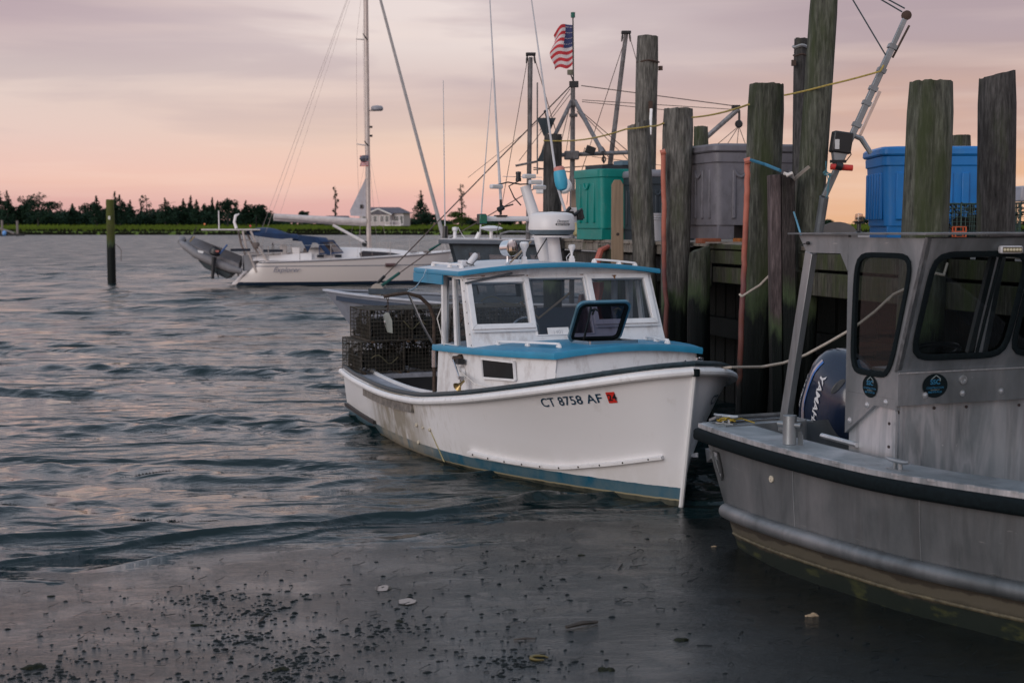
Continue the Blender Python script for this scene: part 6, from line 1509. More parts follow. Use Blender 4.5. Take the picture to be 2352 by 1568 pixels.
# ---- insulated fish tubs
def tub(label, loc, rz, dims, m, lid=None, ribs=3, base_z=DZ, tint=None, feet=True, ribfull=False):
    L_, W_, H_ = dims
    r = thing('fish_tub', label, 'fish tub', (loc[0], loc[1], base_z), rz, 'insulated fish tubs on the dock')
    m_ = MB(); n = 6
    def ring(z, k, rad=.09):
        ps = []
        for cx, cy, a0 in ((1, -1, -90), (1, 1, 0), (-1, 1, 90), (-1, -1, 180)):
            for q in range(n+1):
                a = R(a0+90*q/n); ps.append(Vector((cx*(L_/2*k-rad)+rad*math.cos(a), cy*(W_/2*k-rad)+rad*math.sin(a), z)))
        return ps
    lv_ = [(.16*H_ if feet else .0, .93), (.22*H_, .935), (.88*H_, .97), (.885*H_, .995), (.99*H_, 1.0), (H_, .985), (H_, .90), (.8*H_, .88), (.3*H_, .86)]
    rings = [ring(z, k) for z, k in lv_]; N_ = len(rings[0])
    vs_ = [p for rr in rings for p in rr]; fs = []
    for i in range(len(rings)-1):
        for j in range(N_): fs.append((i*N_+j, i*N_+(j+1) % N_, (i+1)*N_+(j+1) % N_, (i+1)*N_+j))
    fs.append([len(vs_)-N_+j for j in range(N_)]); fs.append([j for j in range(N_)][::-1])
    m_.add(vs_, fs)
    if feet:
        for cx in (-.36, 0, .36):
            wdt = .17 if cx else .10
            m_.box((cx*L_*1.0, 0, .08*H_), (wdt*L_, W_*.90, .16*H_-.001))
    m_.build('tub_body', m, r, bevel=.006)
    rb = MB()
    for s_, ax in ((-1, 'x'), (1, 'x'), (-1, 'y'), (1, 'y')):
        span = L_ if ax == 'x' else W_
        cnt_ = ribs
        for k in range(cnt_):
            t = (k+1)/(cnt_+1)-.5; z1 = .80*H_; z0 = .24*H_
            if not ribfull and ax == 'x' and k == 1 and cnt_ >= 4: z0 = .55*H_
            w_ = .045 if not ribfull else span/(cnt_+1)*.45
            off = (W_ if ax == 'x' else L_)/2*(.955 if not ribfull else .972)*s_
            if ax == 'x': rb.box((t*span*.98, off, (z0+z1)/2), (w_, .035, z1-z0))
            else: rb.box((off, t*span*.98, (z0+z1)/2), (.035, w_, z1-z0))
    rb.build('ribs', m, r, bevel=.01, kind='stuff')
    hh = MB()
    for s_ in (-1, 1): hh.tube([(-L_*.30, s_*W_*.485, .80*H_), (-L_*.27, s_*W_*.492, .74*H_), (-L_*.23, s_*W_*.494, .715*H_), (-L_*.19, s_*W_*.492, .74*H_), (-L_*.16, s_*W_*.485, .80*H_)], .018, 6)
    for s_ in (-1, 1): hh.tube([(s_*L_*.485, -W_*.10, .80*H_), (s_*L_*.49, -W_*.05, .74*H_), (s_*L_*.492, 0, .715*H_), (s_*L_*.49, W_*.05, .74*H_), (s_*L_*.485, W_*.10, .80*H_)], .018, 6)
    if not ribfull: hh.build('grip_moulding', m, r, kind='stuff')
    if lid:
        l_ = MB(); z = H_; rr_ = [ring(z+.002, 1.02), ring(z+.02, 1.045), ring(z+.075, 1.04), ring(z+.10, 1.0), ring(z+.11, .8)]
        l_.add([p for q in rr_ for p in q], [(i*N_+j, i*N_+(j+1) % N_, (i+1)*N_+(j+1) % N_, (i+1)*N_+j) for i in range(4) for j in range(N_)]+[[4*N_+j for j in range(N_)], [j for j in range(N_)][::-1]])
        l_.build('lid', lid, r)
    return r
GRN = mat('green_plastic', (.0, .21, .18), .45, var=.12, scale=3, dirt=((.10, .24, .22), .25, 9, (1, 1, .6)), bump=.03); GRY = mat('grey_plastic_tub', (.155, .15, .17), .5, var=.1, scale=3, dirt=((.075, .075, .08), .4, 7, (1, 1, .6)), bump=.03)
BLT_ = mat('blue_plastic', (.008, .17, .48), .45, var=.1, scale=3, dirt=((.05, .2, .42), .3, 9, (1, 1, .6)), bump=.03); DRK = mat('dark_lid_plastic', (.03, .04, .05), .6)
gp_ = V(1420, 540, 22.0); T1 = tub('teal green plastic fish tub at the left end of the dock', (gp_.x, 22.0), R(22), (1.12, 1.0, 1.06), GRN, ribs=3)
MB().box((.05, .1, 1.10), (.9, .5, .06), .1).build('dark_cover', DRK, T1); MB().box((.25, .0, 1.17), (.5, .4, .07), -.1).build('blue_cover', mat('steel_blue', (.10, .17, .22), .6), T1)
gp_ = V(1703, 540, 18.1); T2 = tub('big grey lidded fish tub on blocks in the middle of the dock', (gp_.x+.02, 18.1), R(16), (1.28, 1.1, 1.06), GRY, GRY, ribs=4, base_z=DZ+.05)
gp_ = V(2132, 540, 16.6); T3 = tub('bright blue ribbed fish tub at the right of the dock', (gp_.x, 16.6), R(-3), (1.30, 1.1, .94), BLT_, BLT_, ribs=6, ribfull=True, base_z=DZ+.06)
gp_ = V(1475, 540, 21.6); T4 = tub('black and grey fish tub half hidden behind the leaning piling', (V(1500, 500, 21.2).x+.1, 21.3), R(16), (.9, .9, .92), DRK, mat('lid_light_grey', (.22, .22, .25), .5), ribs=3)
gp_ = V(1800, 540, 19.6); T5 = tub('second grey fish tub behind the blue strapped piling', (gp_.x-.02, 19.9), R(16), (.75, .75, 1.02), GRY, GRY, ribs=3, base_z=DZ+.05)
for (x, y, w, c_, lab) in ((1627, 549, 48, (.22, .065, .03), 'rust red block under the left front of the grey tub'), (1701, 552, 22, (.30, .10, .02), 'orange block under the right front of the grey tub')):
    p = V(x, y, 17.35); MB().box((p.x, p.y, DZ+.032), (w*17.35/F, .2, .062), R(15)).build('wooden_block', mat('red_block' if w > 30 else 'orange_block', c_, .8, var=.3, scale=20), label=lab, cat='block', bevel=.005)
p = V(1668, 548, 17.2); MB().box((p.x, p.y, DZ+.012), (.5, .09, .018), R(15)).build('loose_board', PLK, label='loose pale board lying on the dock edge before the grey tub', cat='board')
# white bucket between pilings, yellow float by the green tub
p = V(1509, 540, 20.3); r = thing('white_bucket', 'white plastic bucket standing between two pilings', 'bucket', (p.x, 20.3, DZ)); MB().lathe([(.125, 0), (.14, .36), (.15, .365), (.15, .39), (.13, .39), (.12, .05)], n=20).build('pail', mat('white_plastic', (.45, .44, .46), .5), r)
for z in (.30, .33): MB().tube([(.145*math.cos(a), .145*math.sin(a), z) for a in np.linspace(0, 6.28, 25)[:-1]], .006, 5, closed=True).build('rim', mat('white_plastic', (.45, .44, .46), .5), r)
p = V(1330, 536, 23.4); MB().lathe([(.0, -.1), (.05, -.08), (.10, .0), (.09, .1), (.05, .17), (.04, .26), (0, .27)], c=(p.x, p.y, DZ+.10), axis=(-.2, 0, .4), n=14).build('pale_float', mat('pale_yellow', (.45, .38, .2), .6), label='pale yellow float lying left of the green tub', cat='float')
# grey rounded board at the back
d = 16.2; p = V(1924, 545, d); r = thing('rounded_board', 'grey board with rounded top leaning behind the metal boat roof', 'board', (p.x, d, DZ))
w = 46*d/F; MB().prism([Vector((-w, 0, -.02)), Vector((w, 0, -.02))]+[Vector((w*math.cos(a), 0, .10+.16*math.sin(a))) for a in np.linspace(0, math.pi, 14)], (0, .04, 0)).build('panel', mat('faded_ply', (.22, .20, .19), .8, var=.15, scale=5), r)
# right hand traps, crate, white crate
def trapv(x, y, d, dims, label, rz, wire, seed_):
    p = V(x, y, d); return make_trap(dims, label, (p.x, p.y, DZ+.02), rz, 'lobster traps on the dock', wire, seed_)
trapv(2210, 548, 15.4, (.62, .5, .43), 'weedy green wire lobster trap between the two right pilings', R(5), WIREG, 31)
trapv(2395, 552, 14.8, (.6, .5, .43), 'green wire lobster trap right of the dark piling', R(-4), WIREG, 32)
m_ = MB(); p = V(2395, 552, 14.8); m_.lathe([(0, 0), (.22, 0), (.24, .12), (.14, .22), (0, .25)], c=(p.x+.05, p.y, DZ+.04), n=14); m_.build('black_float', BLACK, label='black rounded float inside the trap at the right edge', cat='float')
p = V(2365, 462, 14.8); MB().box((p.x, p.y, DZ+.46+.085), (.32, .3, .16), .05, 0.9).build('white_crate', mat('frosted_crate', (.45, .44, .47), .4), label='whitish plastic crate on top of the trap at the right edge', cat='crate', bevel=.015)
d = 15.0; p = V(2203, 540, d); r = thing('orange_crate', 'small orange plastic crate before the trap between the right pilings', 'crate', (p.x, d, DZ)); OC = mat('orange_crate', (.55, .10, .03), .5)
m_ = MB(); w, h_ = .055, .205
for s_ in (-1, 1):
    for q in (-1, 1): m_.beam((s_*w, q*.05, 0), (s_*w, q*.05, h_), .012)
    for z in (0, .05, .10, .155, h_): m_.beam((-w, s_*.05, z), (w, s_*.05, z), .010); m_.beam((s_*w, -.05, z), (s_*w, .05, z), .010)
m_.build('lattice', OC, r, kind='stuff')
# ---- boom crane
CR = alu('crane_pipe', .30, .5); base = V(1893, 452, 14.9); tip = V(2082, 36, 14.9); kn = V(1989, 255, 14.9)
r = thing('boom_crane', 'slanting metal boom crane with winch motor, above the cabin roof of the metal boat', 'crane', (V(1878, 545, 15.1).x, 15.1, DZ))
MB().beam(base, lerp(base, tip, .47), .062, .062).build('lower_boom', CR, r, world=True, bevel=.006)
MB().beam(lerp(base, tip, .40), lerp(base, tip, .83), .075, .06).build('middle_boom', CR, r, world=True, bevel=.006)
MB().beam(lerp(base, tip, .70), tip, .045, .05).build('upper_boom', CR, r, world=True, bevel=.006)
dv = (tip-base).normalized(); sdv = dv.cross(Vector((0, 1, 0))).normalized()
if sdv.x < 0: sdv = -sdv
MB().beam(lerp(base, tip, .36)+sdv*.075, lerp(base, tip, .60)+sdv*.075, .03).build('hydraulic_ram', STEEL, r, world=True)
MB().tube([lerp(base, tip, .78)+sdv*.05, lerp(base, tip, .96)+sdv*.07], .012, 6).build('cable_guide', RUST, r, world=True)
MB().tube([base-Vector((0, 0, .0)), Vector((base.x-.03, 15.1, DZ))], .05, 10).build('mast_foot', CR, r, world=True)
for t_ in (.40, .52, .60, .70, .83): MB().beam(lerp(base, tip, t_)-dv*.025, lerp(base, tip, t_)+dv*.02, .096, .085).build('collar', CR, r, world=True)
MB().lathe([(.035, -.03), (.05, -.02), (.035, 0), (.05, .02), (.035, .03)], c=tip, axis=(0, 1, 0), n=14).build('tip_sheave', IRON, r, world=True)
c_ = V(1932, 328, 14.8); MB().box(c_, (.20, .16, .22), Matrix.Rotation(R(8), 3, 'Y')).build('motor_box', BLACK, r, world=True, bevel=.015); MB().box(c_+Vector((-.06, -.085, -.02)), (.045, .01, .10)).build('motor_label', mat('pale_label', (.5, .5, .5), .5), r, world=True)
MB().prism([c_+Vector((-.09, -.06, -.1)), c_+Vector((.07, -.06, -.1)), c_+Vector((-.03, -.06, -.24)), c_+Vector((-.07, -.06, -.24))], (0, .12, 0)).build('motor_bracket', CR, r, world=True)
MB().tube([V(1908, 383, 14.7), V(1958, 386, 14.7)], .032, 14).build('winch_drum', mat('winch_red', (.55, .04, .03), .4), r, world=True); MB().tube([V(1920, 380, 14.68), V(1934, 384, 14.68)], .04, 14).build('winch_band', BLACK, r, world=True); MB().box(V(1925, 371, 14.75), (.16, .05, .03)).build('winch_plate', BLACK, r, world=True)
MB().tube([V(1955, 310, 14.9), V(1978, 318, 14.9), V(2000, 352, 14.9)], [.022, .03, .026], 8).build('crane_handle', CR, r, world=True)
MB().tube([V(1948, 335, 14.8), V(1955, 355, 14.8), V(1942, 372, 14.8)], .006, 5).build('winch_wire', RUST, r, world=True)
for k in range(4): MB().tube([V(1897+k*2+6*math.sin(t), 440-38*k*.2-30*t*.3+14*math.cos(t+k), 14.8) for t in np.linspace(0, 5, 12)], .005, 5).build('rope_coil', mat('teal_rope', (.06, .2, .25), .8), r, world=True)
for (a, b) in (((1955, -6), (2037, 132)), ((1990, -20), (2072, 28)), ((2004, -20), (2078, 20))):
    MB().tube([V(*a, 14.9), V(*b, 14.9)], .008, 5).build('stay_wire', mat('dark_wire', (.04, .06, .07), .6), r, world=True)
MB().beam(V(1822, 413, 15.0), V(1858, 383, 15.0), .055, .03).build('plank_offcut', PLK, label='short slanting board nailed to the tallest pole', cat='board')
# ---- ropes
def rope(pts, rad, m, label, name='rope', n=6, sag=0):
    path = []
    for i in range(len(pts)-1):
        for k in range(8):
            t = k/8; p = lerp(Vector(pts[i]), Vector(pts[i+1]), t); p.z -= sag*4*t*(1-t)*(Vector(pts[i+1])-Vector(pts[i])).length; path.append(p)
    path.append(Vector(pts[-1])); return MB().tube(path, rad, n).build(name, m, label=label, cat='rope')
YEL = mat('yellow_line', (.36, .27, .07), .8, var=.3, scale=30)
rope([V(1248, 323, 23.1), V(1292, 324, 23.1), V(1437, 297, 19.1), V(1494, 290, 19.1), V(1524, 283, 17.8)], .011, YEL, 'yellow line running from the leftmost piling to the thick grey piling', sag=.01)
rope([V(1590, 270, 17.8), V(1720, 240, 15.5)], .011, YEL, 'yellow line between the thick grey and the blue strapped piling', sag=.01)
rope([V(1802, 219, 15.5), V(1900, 196, 15.0), V(2022, 164, 14.8), V(2030, 150, 14.8)], .010, YEL, 'yellow line from the blue strapped piling up to the boom crane', sag=.008)
MR = mat('mooring_rope', (.42, .36, .30), .9, var=.25, scale=80)
rope([LBM @ Vector((6.6, .35, 1.14)), V(1680, 843, 12.0), V(1750, 842, 12.3), V(1800, 833, 12.4), V(1850, 815, 12.5), V(1905, 785, 12.5), V(1962, 752, 12.5), V(2010, 715, 12.45), V(2045, 682, 12.4), V(2100, 655, 12.3)], .0125, MR, 'pale mooring rope from the white bow to the piling behind the metal cabin')
rope([V(2040, 690, 12.35), V(2052, 676, 12.3), V(2078, 664, 12.28), V(2105, 640, 12.25), V(2150, 628, 12.2), V(2168, 632, 12.2), V(2176, 605, 12.3)], .012, MR, 'second loop of mooring rope knotted behind the cabin window')
rope([V(1699, 676, 15.2), V(1704, 681, 15.15), V(1724, 668, 15.2), V(1745, 655, 15.25), V(1766, 634, 15.3)], .013, MR, 'short pale rope slanting round the blue strapped piling')
BST = mat('blue_strap', (.04, .17, .27), .7)
for k in range(3): pass
rope([V(1722, 367, 15.3), V(1758, 378, 15.3), V(1792, 392, 14.95)], .018, BST, 'blue strap from the long orange hose to the dark timbers', 'strap')
rope([V(1823, 486, 14.9), V(1829, 505, 14.9), V(1836, 528, 14.7), V(1842, 549, 14.5)], .010, mat('pale_blue_rope', (.12, .30, .42), .7), 'thin pale blue rope hanging beside the black timber')
# ================================================================== GREY DRAGGER BEHIND THE DOCK END
GH = mat('dragger_hull_grey', (.30, .32, .38), .5, var=.12, scale=2, dirt=((.12, .12, .14), .3, 3, (1, 1, .3))); GD = mat('dragger_slate', (.028, .045, .062), .55, var=.3, scale=6, dirt=((.12, .14, .16), .2, 12, (1, 1, 1))); GP = mat('galvanised_pipe', (.20, .20, .21), .6, metal=.3, var=.35, scale=14, dirt=((.08, .05, .035), .35, 10, (1, 1, 1)))
PIP = mat('worn_pipe', (.13, .12, .12), .7, var=.5, scale=8, dirt=((.30, .30, .31), .4, 10, (1, 1, .4))); WIR = mat('rigging_wire', (.10, .075, .065), .7)
FBT = thing('fishing_boat', 'grey steel fishing dragger with slate wheelhouse and tripod mast lying behind the dock end', 'boat', (-3.52, 24.55, 0), R(-4))
# local x runs aft from the stem (toward the right), y away from us
def fsec(x): return interp([(0, .0), (.5, .55), (1.4, 1.05), (3, 1.4), (9, 1.45), (10, 1.35)], x)
def fz(x): return 1.20 - .17*min(1, x/2.5) - .03*max(0, x-4)*.2
def fh(x, t, sd):
    z = lerp(-.4, fz(x), t); w = fsec(x)*(.45+.55*t**.8); rake = 1.15*(1-t)*(max(0, 1-x/3.0))
    return Vector((x+rake, 1.45+sd*w, z))
m_ = MB()
for sd in (-1, 1): m_.grid(lambda a, b, sd=sd: fh(10*a**1.3, b, sd), 40, 12, flip=(sd == -1))
m_.grid(lambda a, b: Vector((10, lerp(fh(10, b, -1).y, fh(10, b, 1).y, a), lerp(-.4, fz(10), b))), 3, 4)
m_.build('hull', GH, FBT, sharp=50)
for sd in (-1, 1):
    MB().sweep([fh(10*a**1.3, .93, sd)+Vector((0, sd*.02, 0)) for a in np.linspace(0.05, 1, 30)], [(-.03, -.04), (.03, -.04), (.03, .04), (-.03, .04)]).build('blue_guard', mat('navy_rubber', (.03, .05, .085), .6), FBT)
    MB().sweep([fh(10*a**1.3, 1.0, sd)+Vector((0, 0, .01)) for a in np.linspace(0, 1, 30)], [(-.05, -.015), (.05, -.015), (.05, .015), (-.05, .015)]).build('cap_rail', mat('pale_caprail', (.45, .47, .52), .5), FBT)
MB().grid(lambda a, b: lerp(fh(10*a**1.3, .985, -1), fh(10*a**1.3, .985, 1), b), 30, 3).build('deck', mat('dragger_deck', (.18, .18, .2), .8), FBT)
m_ = MB(); wb = Vector((1.0, 1.40, 1.22)); m_.tube([wb-Vector((0, .2, 0)), wb+Vector((0, .2, 0))], .09, 12); m_.lathe([(.12, -.03), (.12, .03)], c=wb+Vector((0, -.2, 0)), axis=(0, 1, 0), n=14); m_.lathe([(.12, -.03), (.12, .03)], c=wb+Vector((0, .2, 0)), axis=(0, 1, 0), n=14); m_.box(wb-Vector((0, 0, .12)), (.3, .4, .1)); m_.build('windlass', mat('rope_wound', (.35, .31, .27), .8), FBT)
MB().box((1.2, 1.2, 1.20), (.7, .12, .10)).build('anchor_stock', GD, FBT)
# wheelhouse
CX0, CX1, CY0, CY1, CZ0, CZ1 = 2.40, 4.35, .38, 2.35, 1.0, 2.07
def cpn(q, hs, nr, name='wheelhouse_wall'):
    m_ = MB(); Pq = wall_holes(m_, q, hs, .06, nr); m_.build(name, GD, FBT)
    for h in hs: MB().add([Pq(h[0], h[2])-Vector(nr)*.03, Pq(h[1], h[2])-Vector(nr)*.03, Pq(h[1], h[3])-Vector(nr)*.03, Pq(h[0], h[3])-Vector(nr)*.03], [(0, 1, 2, 3)]).build('pane', GLS, FBT, flat=True)
q = [(CX0+.28, CY0, CZ0), (CX1, CY0, CZ0), (CX1, CY0, CZ1), (CX0, CY0, CZ1)]
cpn(q, [(.16, .26, .18, .85), (.34, .60, .14, .82), (.72, .93, .14, .82)], (0, -1, 0))
q = [(CX1, CY1, CZ0), (CX0+.28, CY1, CZ0), (CX0, CY1, CZ1), (CX1, CY1, CZ1)]; cpn(q, [(.04, .47, .06, .9), (.53, .94, .06, .9)], (0, 1, 0))
q = [(CX0+.28, CY1, CZ0), (CX0+.28, CY0, CZ0), (CX0, CY0, CZ1), (CX0, CY1, CZ1)]; cpn(q, [(.08, .46, .25, .85), (.54, .92, .25, .85)], (-1, 0, 0))
MB().prism([(CX0-.17, CY0-.12, CZ1+.002), (CX1+.25, CY0-.12, CZ1-.03), (CX1+.25, CY0-.12, CZ1+.05), (CX0-.17, CY0-.12, CZ1+.07)], (0, CY1-CY0+.24, 0)).build('wheelhouse_roof', mat('slate_roof_edge', (.10, .12, .15), .5), FBT, bevel=.01)
MB().prism([(CX0-.15, CY0-.10, CZ1+.072), (CX1+.23, CY0-.10, CZ1+.052), (CX1+.23, CY0-.10, CZ1+.066), (CX0-.15, CY0-.10, CZ1+.086)], (0, CY1-CY0+.20, 0)).build('roof_skin', mat('white_roof_skin', (.55, .52, .52), .6), FBT)
MB().tube([(3.3, .4, 2.14), (3.3, .4, 2.24), (3.45, .4, 2.28), (4.5, .4, 2.26), (4.5, .4, 2.14)], .018, 8).build('roof_rail', GP, FBT)
MB().lathe([(.0, -.01), (.08, .0), (.19, .03), (.21, .045), (.16, .07), (.06, .09), (0, .092)], c=V(1128, 530, 25.3), n=20).build('satellite_dome', WHT2, FBT).parent = FBT
o = COL.objects[-1]
for v in o.data.vertices: v.co = rootinv(FBT) @ v.co
def wpart(mb, name, m, **k): return mb.build(name, m, FBT, world=True, **k)
wpart(MB().tube([V(1128, 531, 25.3), V(1128, 548, 25.3)], .03, 8), 'dome_stalk', WHT2)
wpart(MB().tube([V(1018, 185, 25.3), V(1022, 520, 25.3)], [.006, .012], 6), 'whip_aerial', mat('aerial_white', (.55, .55, .57), .4)); wpart(MB().tube([V(1023, 519, 25.3), V(1022, 547, 25.3)], [.045, .05], 8), 'aerial_mount', BLACK)
wpart(MB().tube([V(1130, 180, 25.3), V(1107, 470, 25.3), V(1102, 545, 25.3)], [.006, .014, .016], 6), 'whip_aerial', mat('aerial_white', (.55, .55, .57), .4)); wpart(MB().tube([V(1101, 534, 25.3), V(1095, 549, 25.3)], [.035, .045], 8), 'aerial_mount', WHT2)
wpart(MB().lathe([(.04, 0), (.035, .06), (.03, .12), (.05, .14), (.05, .19), (0, .2)], c=V(1045, 547, 25.3), n=12), 'deck_light', WHT2)
wpart(MB().tube([V(1052, 522, 25.3), V(1062, 540, 25.3), V(1072, 550, 25.3)], .006, 5), 'cable', WHT2)
# masts
def mst(x, t, b, w, d, name='mast', m=PIP): wpart(MB().tube([V(x[0], t, d), V((x[0]+x[1])/2, (t+b)/2, d), V(x[1], b, d)], [w*.42*d/F, w*.5*d/F, w*.5*d/F], 10), name, m)
D = 25.2
mst((1316, 1313), 190, 700, 12, D, 'main_mast'); mst((1316, 1317), 36, 195, 3.5, D, 'topmast', mat('dark_pipe', (.03, .035, .035), .6))
wpart(MB().tube([V(1316, 29, D), V(1316, 41, D)], .038, 10), 'green_masthead_light', mat('green_glass', (.0, .12, .09), .3)); wpart(MB().tube([V(1310, 161, D), V(1310, 172, D)], .055, 10), 'white_masthead_light', mat('amber_glass', (.13, .13, .09), .4)); wpart(MB().tube([V(1311, 172, D), V(1318, 190, D)], .012, 6), 'light_bracket', BLACK)
wpart(MB().box(V(1318, 194, D), (.16, .14, .10)), 'mast_cap', BLACK)
wpart(MB().box(V(1317, 240, D), (.15, .14, .06)), 'mast_band', PIP); wpart(MB().box(V(1317, 265, D), (.14, .13, .05)), 'mast_band', PIP)
wpart(MB().tube([V(1313, 232, D), V(1275, 310, D-.8)], .035, 8), 'tripod_leg', PIP); wpart(MB().tube([V(1320, 232, D), V(1384, 350, D-.8)], .037, 8), 'tripod_leg', GP)
wpart(MB().tube([V(1270, 357, D), V(1450, 350, D)], .036, 8), 'crosstree', GP); wpart(MB().box(V(1313, 357, D), (.26, .2, .15)), 'mast_table', PIP, bevel=.02)
wpart(MB().prism([V(1374, 352, D-.6), V(1395, 352, D-.6), V(1386, 338, D-.6), V(1374, 330, D-.6)], (0, .04, 0)), 'gusset', GP)
wpart(MB().tube([V(1386, 352, D-.6), V(1387, 376, D-.6)], .014, 6), 'shackle', BLACK); wpart(MB().tube([V(1387+4*math.cos(a), 366+6*math.sin(a), D-.6) for a in np.linspace(0, 6.28, 12)[:-1]], .012, 5, closed=True), 'hook_eye', BLACK)
wpart(MB().box(V(1356, 345, D-.2), (.17, .14, .13), Matrix.Rotation(.35, 3, 'Y')), 'deck_floodlight', BLACK, bevel=.01); wpart(MB().tube([V(1352, 350, D), V(1343, 340, D), V(1340, 352, D)], .01, 5), 'light_cable', BLACK); wpart(MB().box(V(1282, 349, D-.2), (.12, .14, .14)), 'deck_floodlight', BLACK, bevel=.01)
mst((1219, 1211), 132, 700, 11, D-.4, 'outrigger'); mst((1438, 1362), 78, 700, 12, D+.2, 'outrigger')
for (x, y, d_) in ((1219, 124, D-.6), (1438, 74, D+.2)):
    wpart(MB().box(V(x, y+1, d_), (.17, .13, .05)), 'outrigger_head', BLACK, bevel=.01)
    for s_ in (-8, 8): wpart(MB().tube([V(x+s_, y+4, d_), V(x+s_*1.1, y+12, d_), V(x+s_*1.25, y+22, d_)], [.014, .022, .012], 6), 'outrigger_shackle', BLACK)
wpart(MB().tube([V(1184, 381, D-.7), V(1234, 371, D-.7)], .022, 6), 'short_spreader', PIP); wpart(MB().box(V(1410, 384, D), (.25, .15, .10)), 'boom_heel', BLACK)
wpart(MB().tube([V(1234, 190, D), V(1234, 400, D)], .014, 5), 'thin_aerial', PIP)
# paravane ("bird") hung by the mast, radar reflector plates
bird = MB(); bird.prism([V(1233, 271, D-1), V(1277, 271, D-1), V(1262, 305, D-1), V(1249, 313, D-1)], (0, .02, 0)); bird.prism([V(1254, 271, D-1), V(1258, 271, D-1), V(1258, 313, D-1), V(1254, 313, D-1)], (0, -.25, 0)); wpart(bird, 'stabiliser_paravane', mat('slate_steel', (.02, .035, .045), .6))
wpart(MB().tube([V(1255, 271, D-1), V(1252, 258, D-1)], .012, 5), 'paravane_stem', BLACK); wpart(MB().lathe([(.0, -.03), (.03, 0), (0, .03)], c=V(1252, 256, D-1), n=8), 'paravane_eye', BLACK)
wpart(MB().prism([V(1233, 371, D-1), V(1248, 371, D-1), V(1249, 328, D-1), V(1243, 350, D-1)], (0, .03, 0)), 'paravane_fin', mat('slate_steel', (.02, .035, .045), .6))
wpart(MB().box(V(1319, 460, D-.3), (.10, .2, .34)), 'mast_box', mat('tan_box', (.28, .2, .15), .7)); 
wpart(MB().box(V(1243, 430, D-.8), (.17, .15, .22)), 'white_cabinet', WHT2, bevel=.015); wpart(MB().lathe([(0, -.05), (.10, -.04), (.14, 0), (.10, .04), (0, .05)], c=V(1295, 427, D-.6), axis=(0, -1, 0), n=16), 'white_dome', WHT2)
wpart(MB().lathe([(0, -.06), (.14, -.03), (.14, .03), (0, .06)], c=V(1243, 505, D-1.2), axis=(1, -.3, 0), n=16), 'sheave_wheel', BLACK)
# right hand boom with block
wpart(MB().tube([V(1313, 588, D-.2), V(1697, 250, D-.4)], .042, 8), 'cargo_boom', GP); wpart(MB().box(V(1690, 246, D-.4), (.14, .1, .06)), 'boom_head', BLACK)
wpart(MB().lathe([(.05, -.03), (.07, 0), (.05, .03)], c=V(1697, 285, D-.4), axis=(0, 1, 0), n=12), 'cargo_block', BLACK); wpart(MB().tube([V(1698, 255, D-.4), V(1698, 280, D-.4)], .02, 6), 'block_strop', BLACK)
# rigging
def wire(a, b, d1=D, d2=D, w=.008, m=WIR, sag=0):
    A, B = V(*a, d1), V(*b, d2); pts = [lerp(A, B, t)-Vector((0, 0, sag*4*t*(1-t))) for t in np.linspace(0, 1, 9)]; wpart(MB().tube(pts, w, 4), 'rigging_wire', m)
for a, b, d1, d2, w in (((853, 665), (1310, 198), 25.9, D, .011), ((868, 662), (1012, 560), 25.9, 25.3, .010), ((1012, 560), (1245, 423), 25.3, D, .009), ((1212, 134), (1140, 545), D-.6, 24.4, .006), ((1228, 134), (1285, 330), D-.6, D-.6, .007), ((1438, 84), (1292, 525), D, D, .006), ((1446, 84), (1480, 200), D, D, .006),
    ((1335, 197), (1690, 244), D, D-.4, .008), ((1337, 230), (1690, 252), D, D-.4, .006), ((1337, 234), (1560, 256), D, D, .006), ((1309, 205), (1240, 300), D, D-.5, .008), ((1311, 215), (1192, 370), D, D-.6, .006), ((1322, 245), (1480, 380), D, D, .007), ((1326, 250), (1450, 375), D, D, .006), ((1325, 255), (1405, 372), D, D, .007), ((1310, 240), (1288, 330), D, D, .006), ((1316, 240), (1300, 350), D, D, .005),
    ((1360, 360), (1560, 385), D, D, .005), ((1697, 290), (1640, 338), D-.4, D-.4, .006), ((1697, 290), (1665, 340), D-.4, D-.4, .006), ((1697, 290), (1692, 342), D-.4, D-.4, .006), ((1697, 290), (1716, 342), D-.4, D-.4, .006), ((1225, 385), (1310, 395), D, D, .009), ((1225, 390), (1400, 378), D, D, .009), ((1215, 372), (1215, 450), D-.8, D-.8, .006), ((1310, 395), (1302, 470), D, D, .006), ((1320, 400), (1350, 460), D, D, .006), ((1213, 134), (1212, 420), D-.6, D-.6, .007)):
    wire(a, b, d1, d2, w)
wpart(MB().tube([V(853, 665, 25.9), lerp(V(853, 665, 25.9), V(1310, 198, D), .07)], .03, 6), 'turnbuckle', BLACK); wpart(MB().tube([V(868, 662, 25.9), lerp(V(868, 662, 25.9), V(1012, 560, 25.3), .35)], .028, 6), 'turnbuckle', mat('teal_lashing', (.01, .09, .08), .7))
wpart(MB().tube([V(985, 575, 25.3), V(1012, 560, 25.3)], .018, 5), 'green_lashing', mat('teal_lashing', (.01, .09, .08), .7))
wpart(MB().tube([V(1075, 408, 24.6), V(1250, 270, 24.9)], .004, 4), 'rigging_wire', WIR)
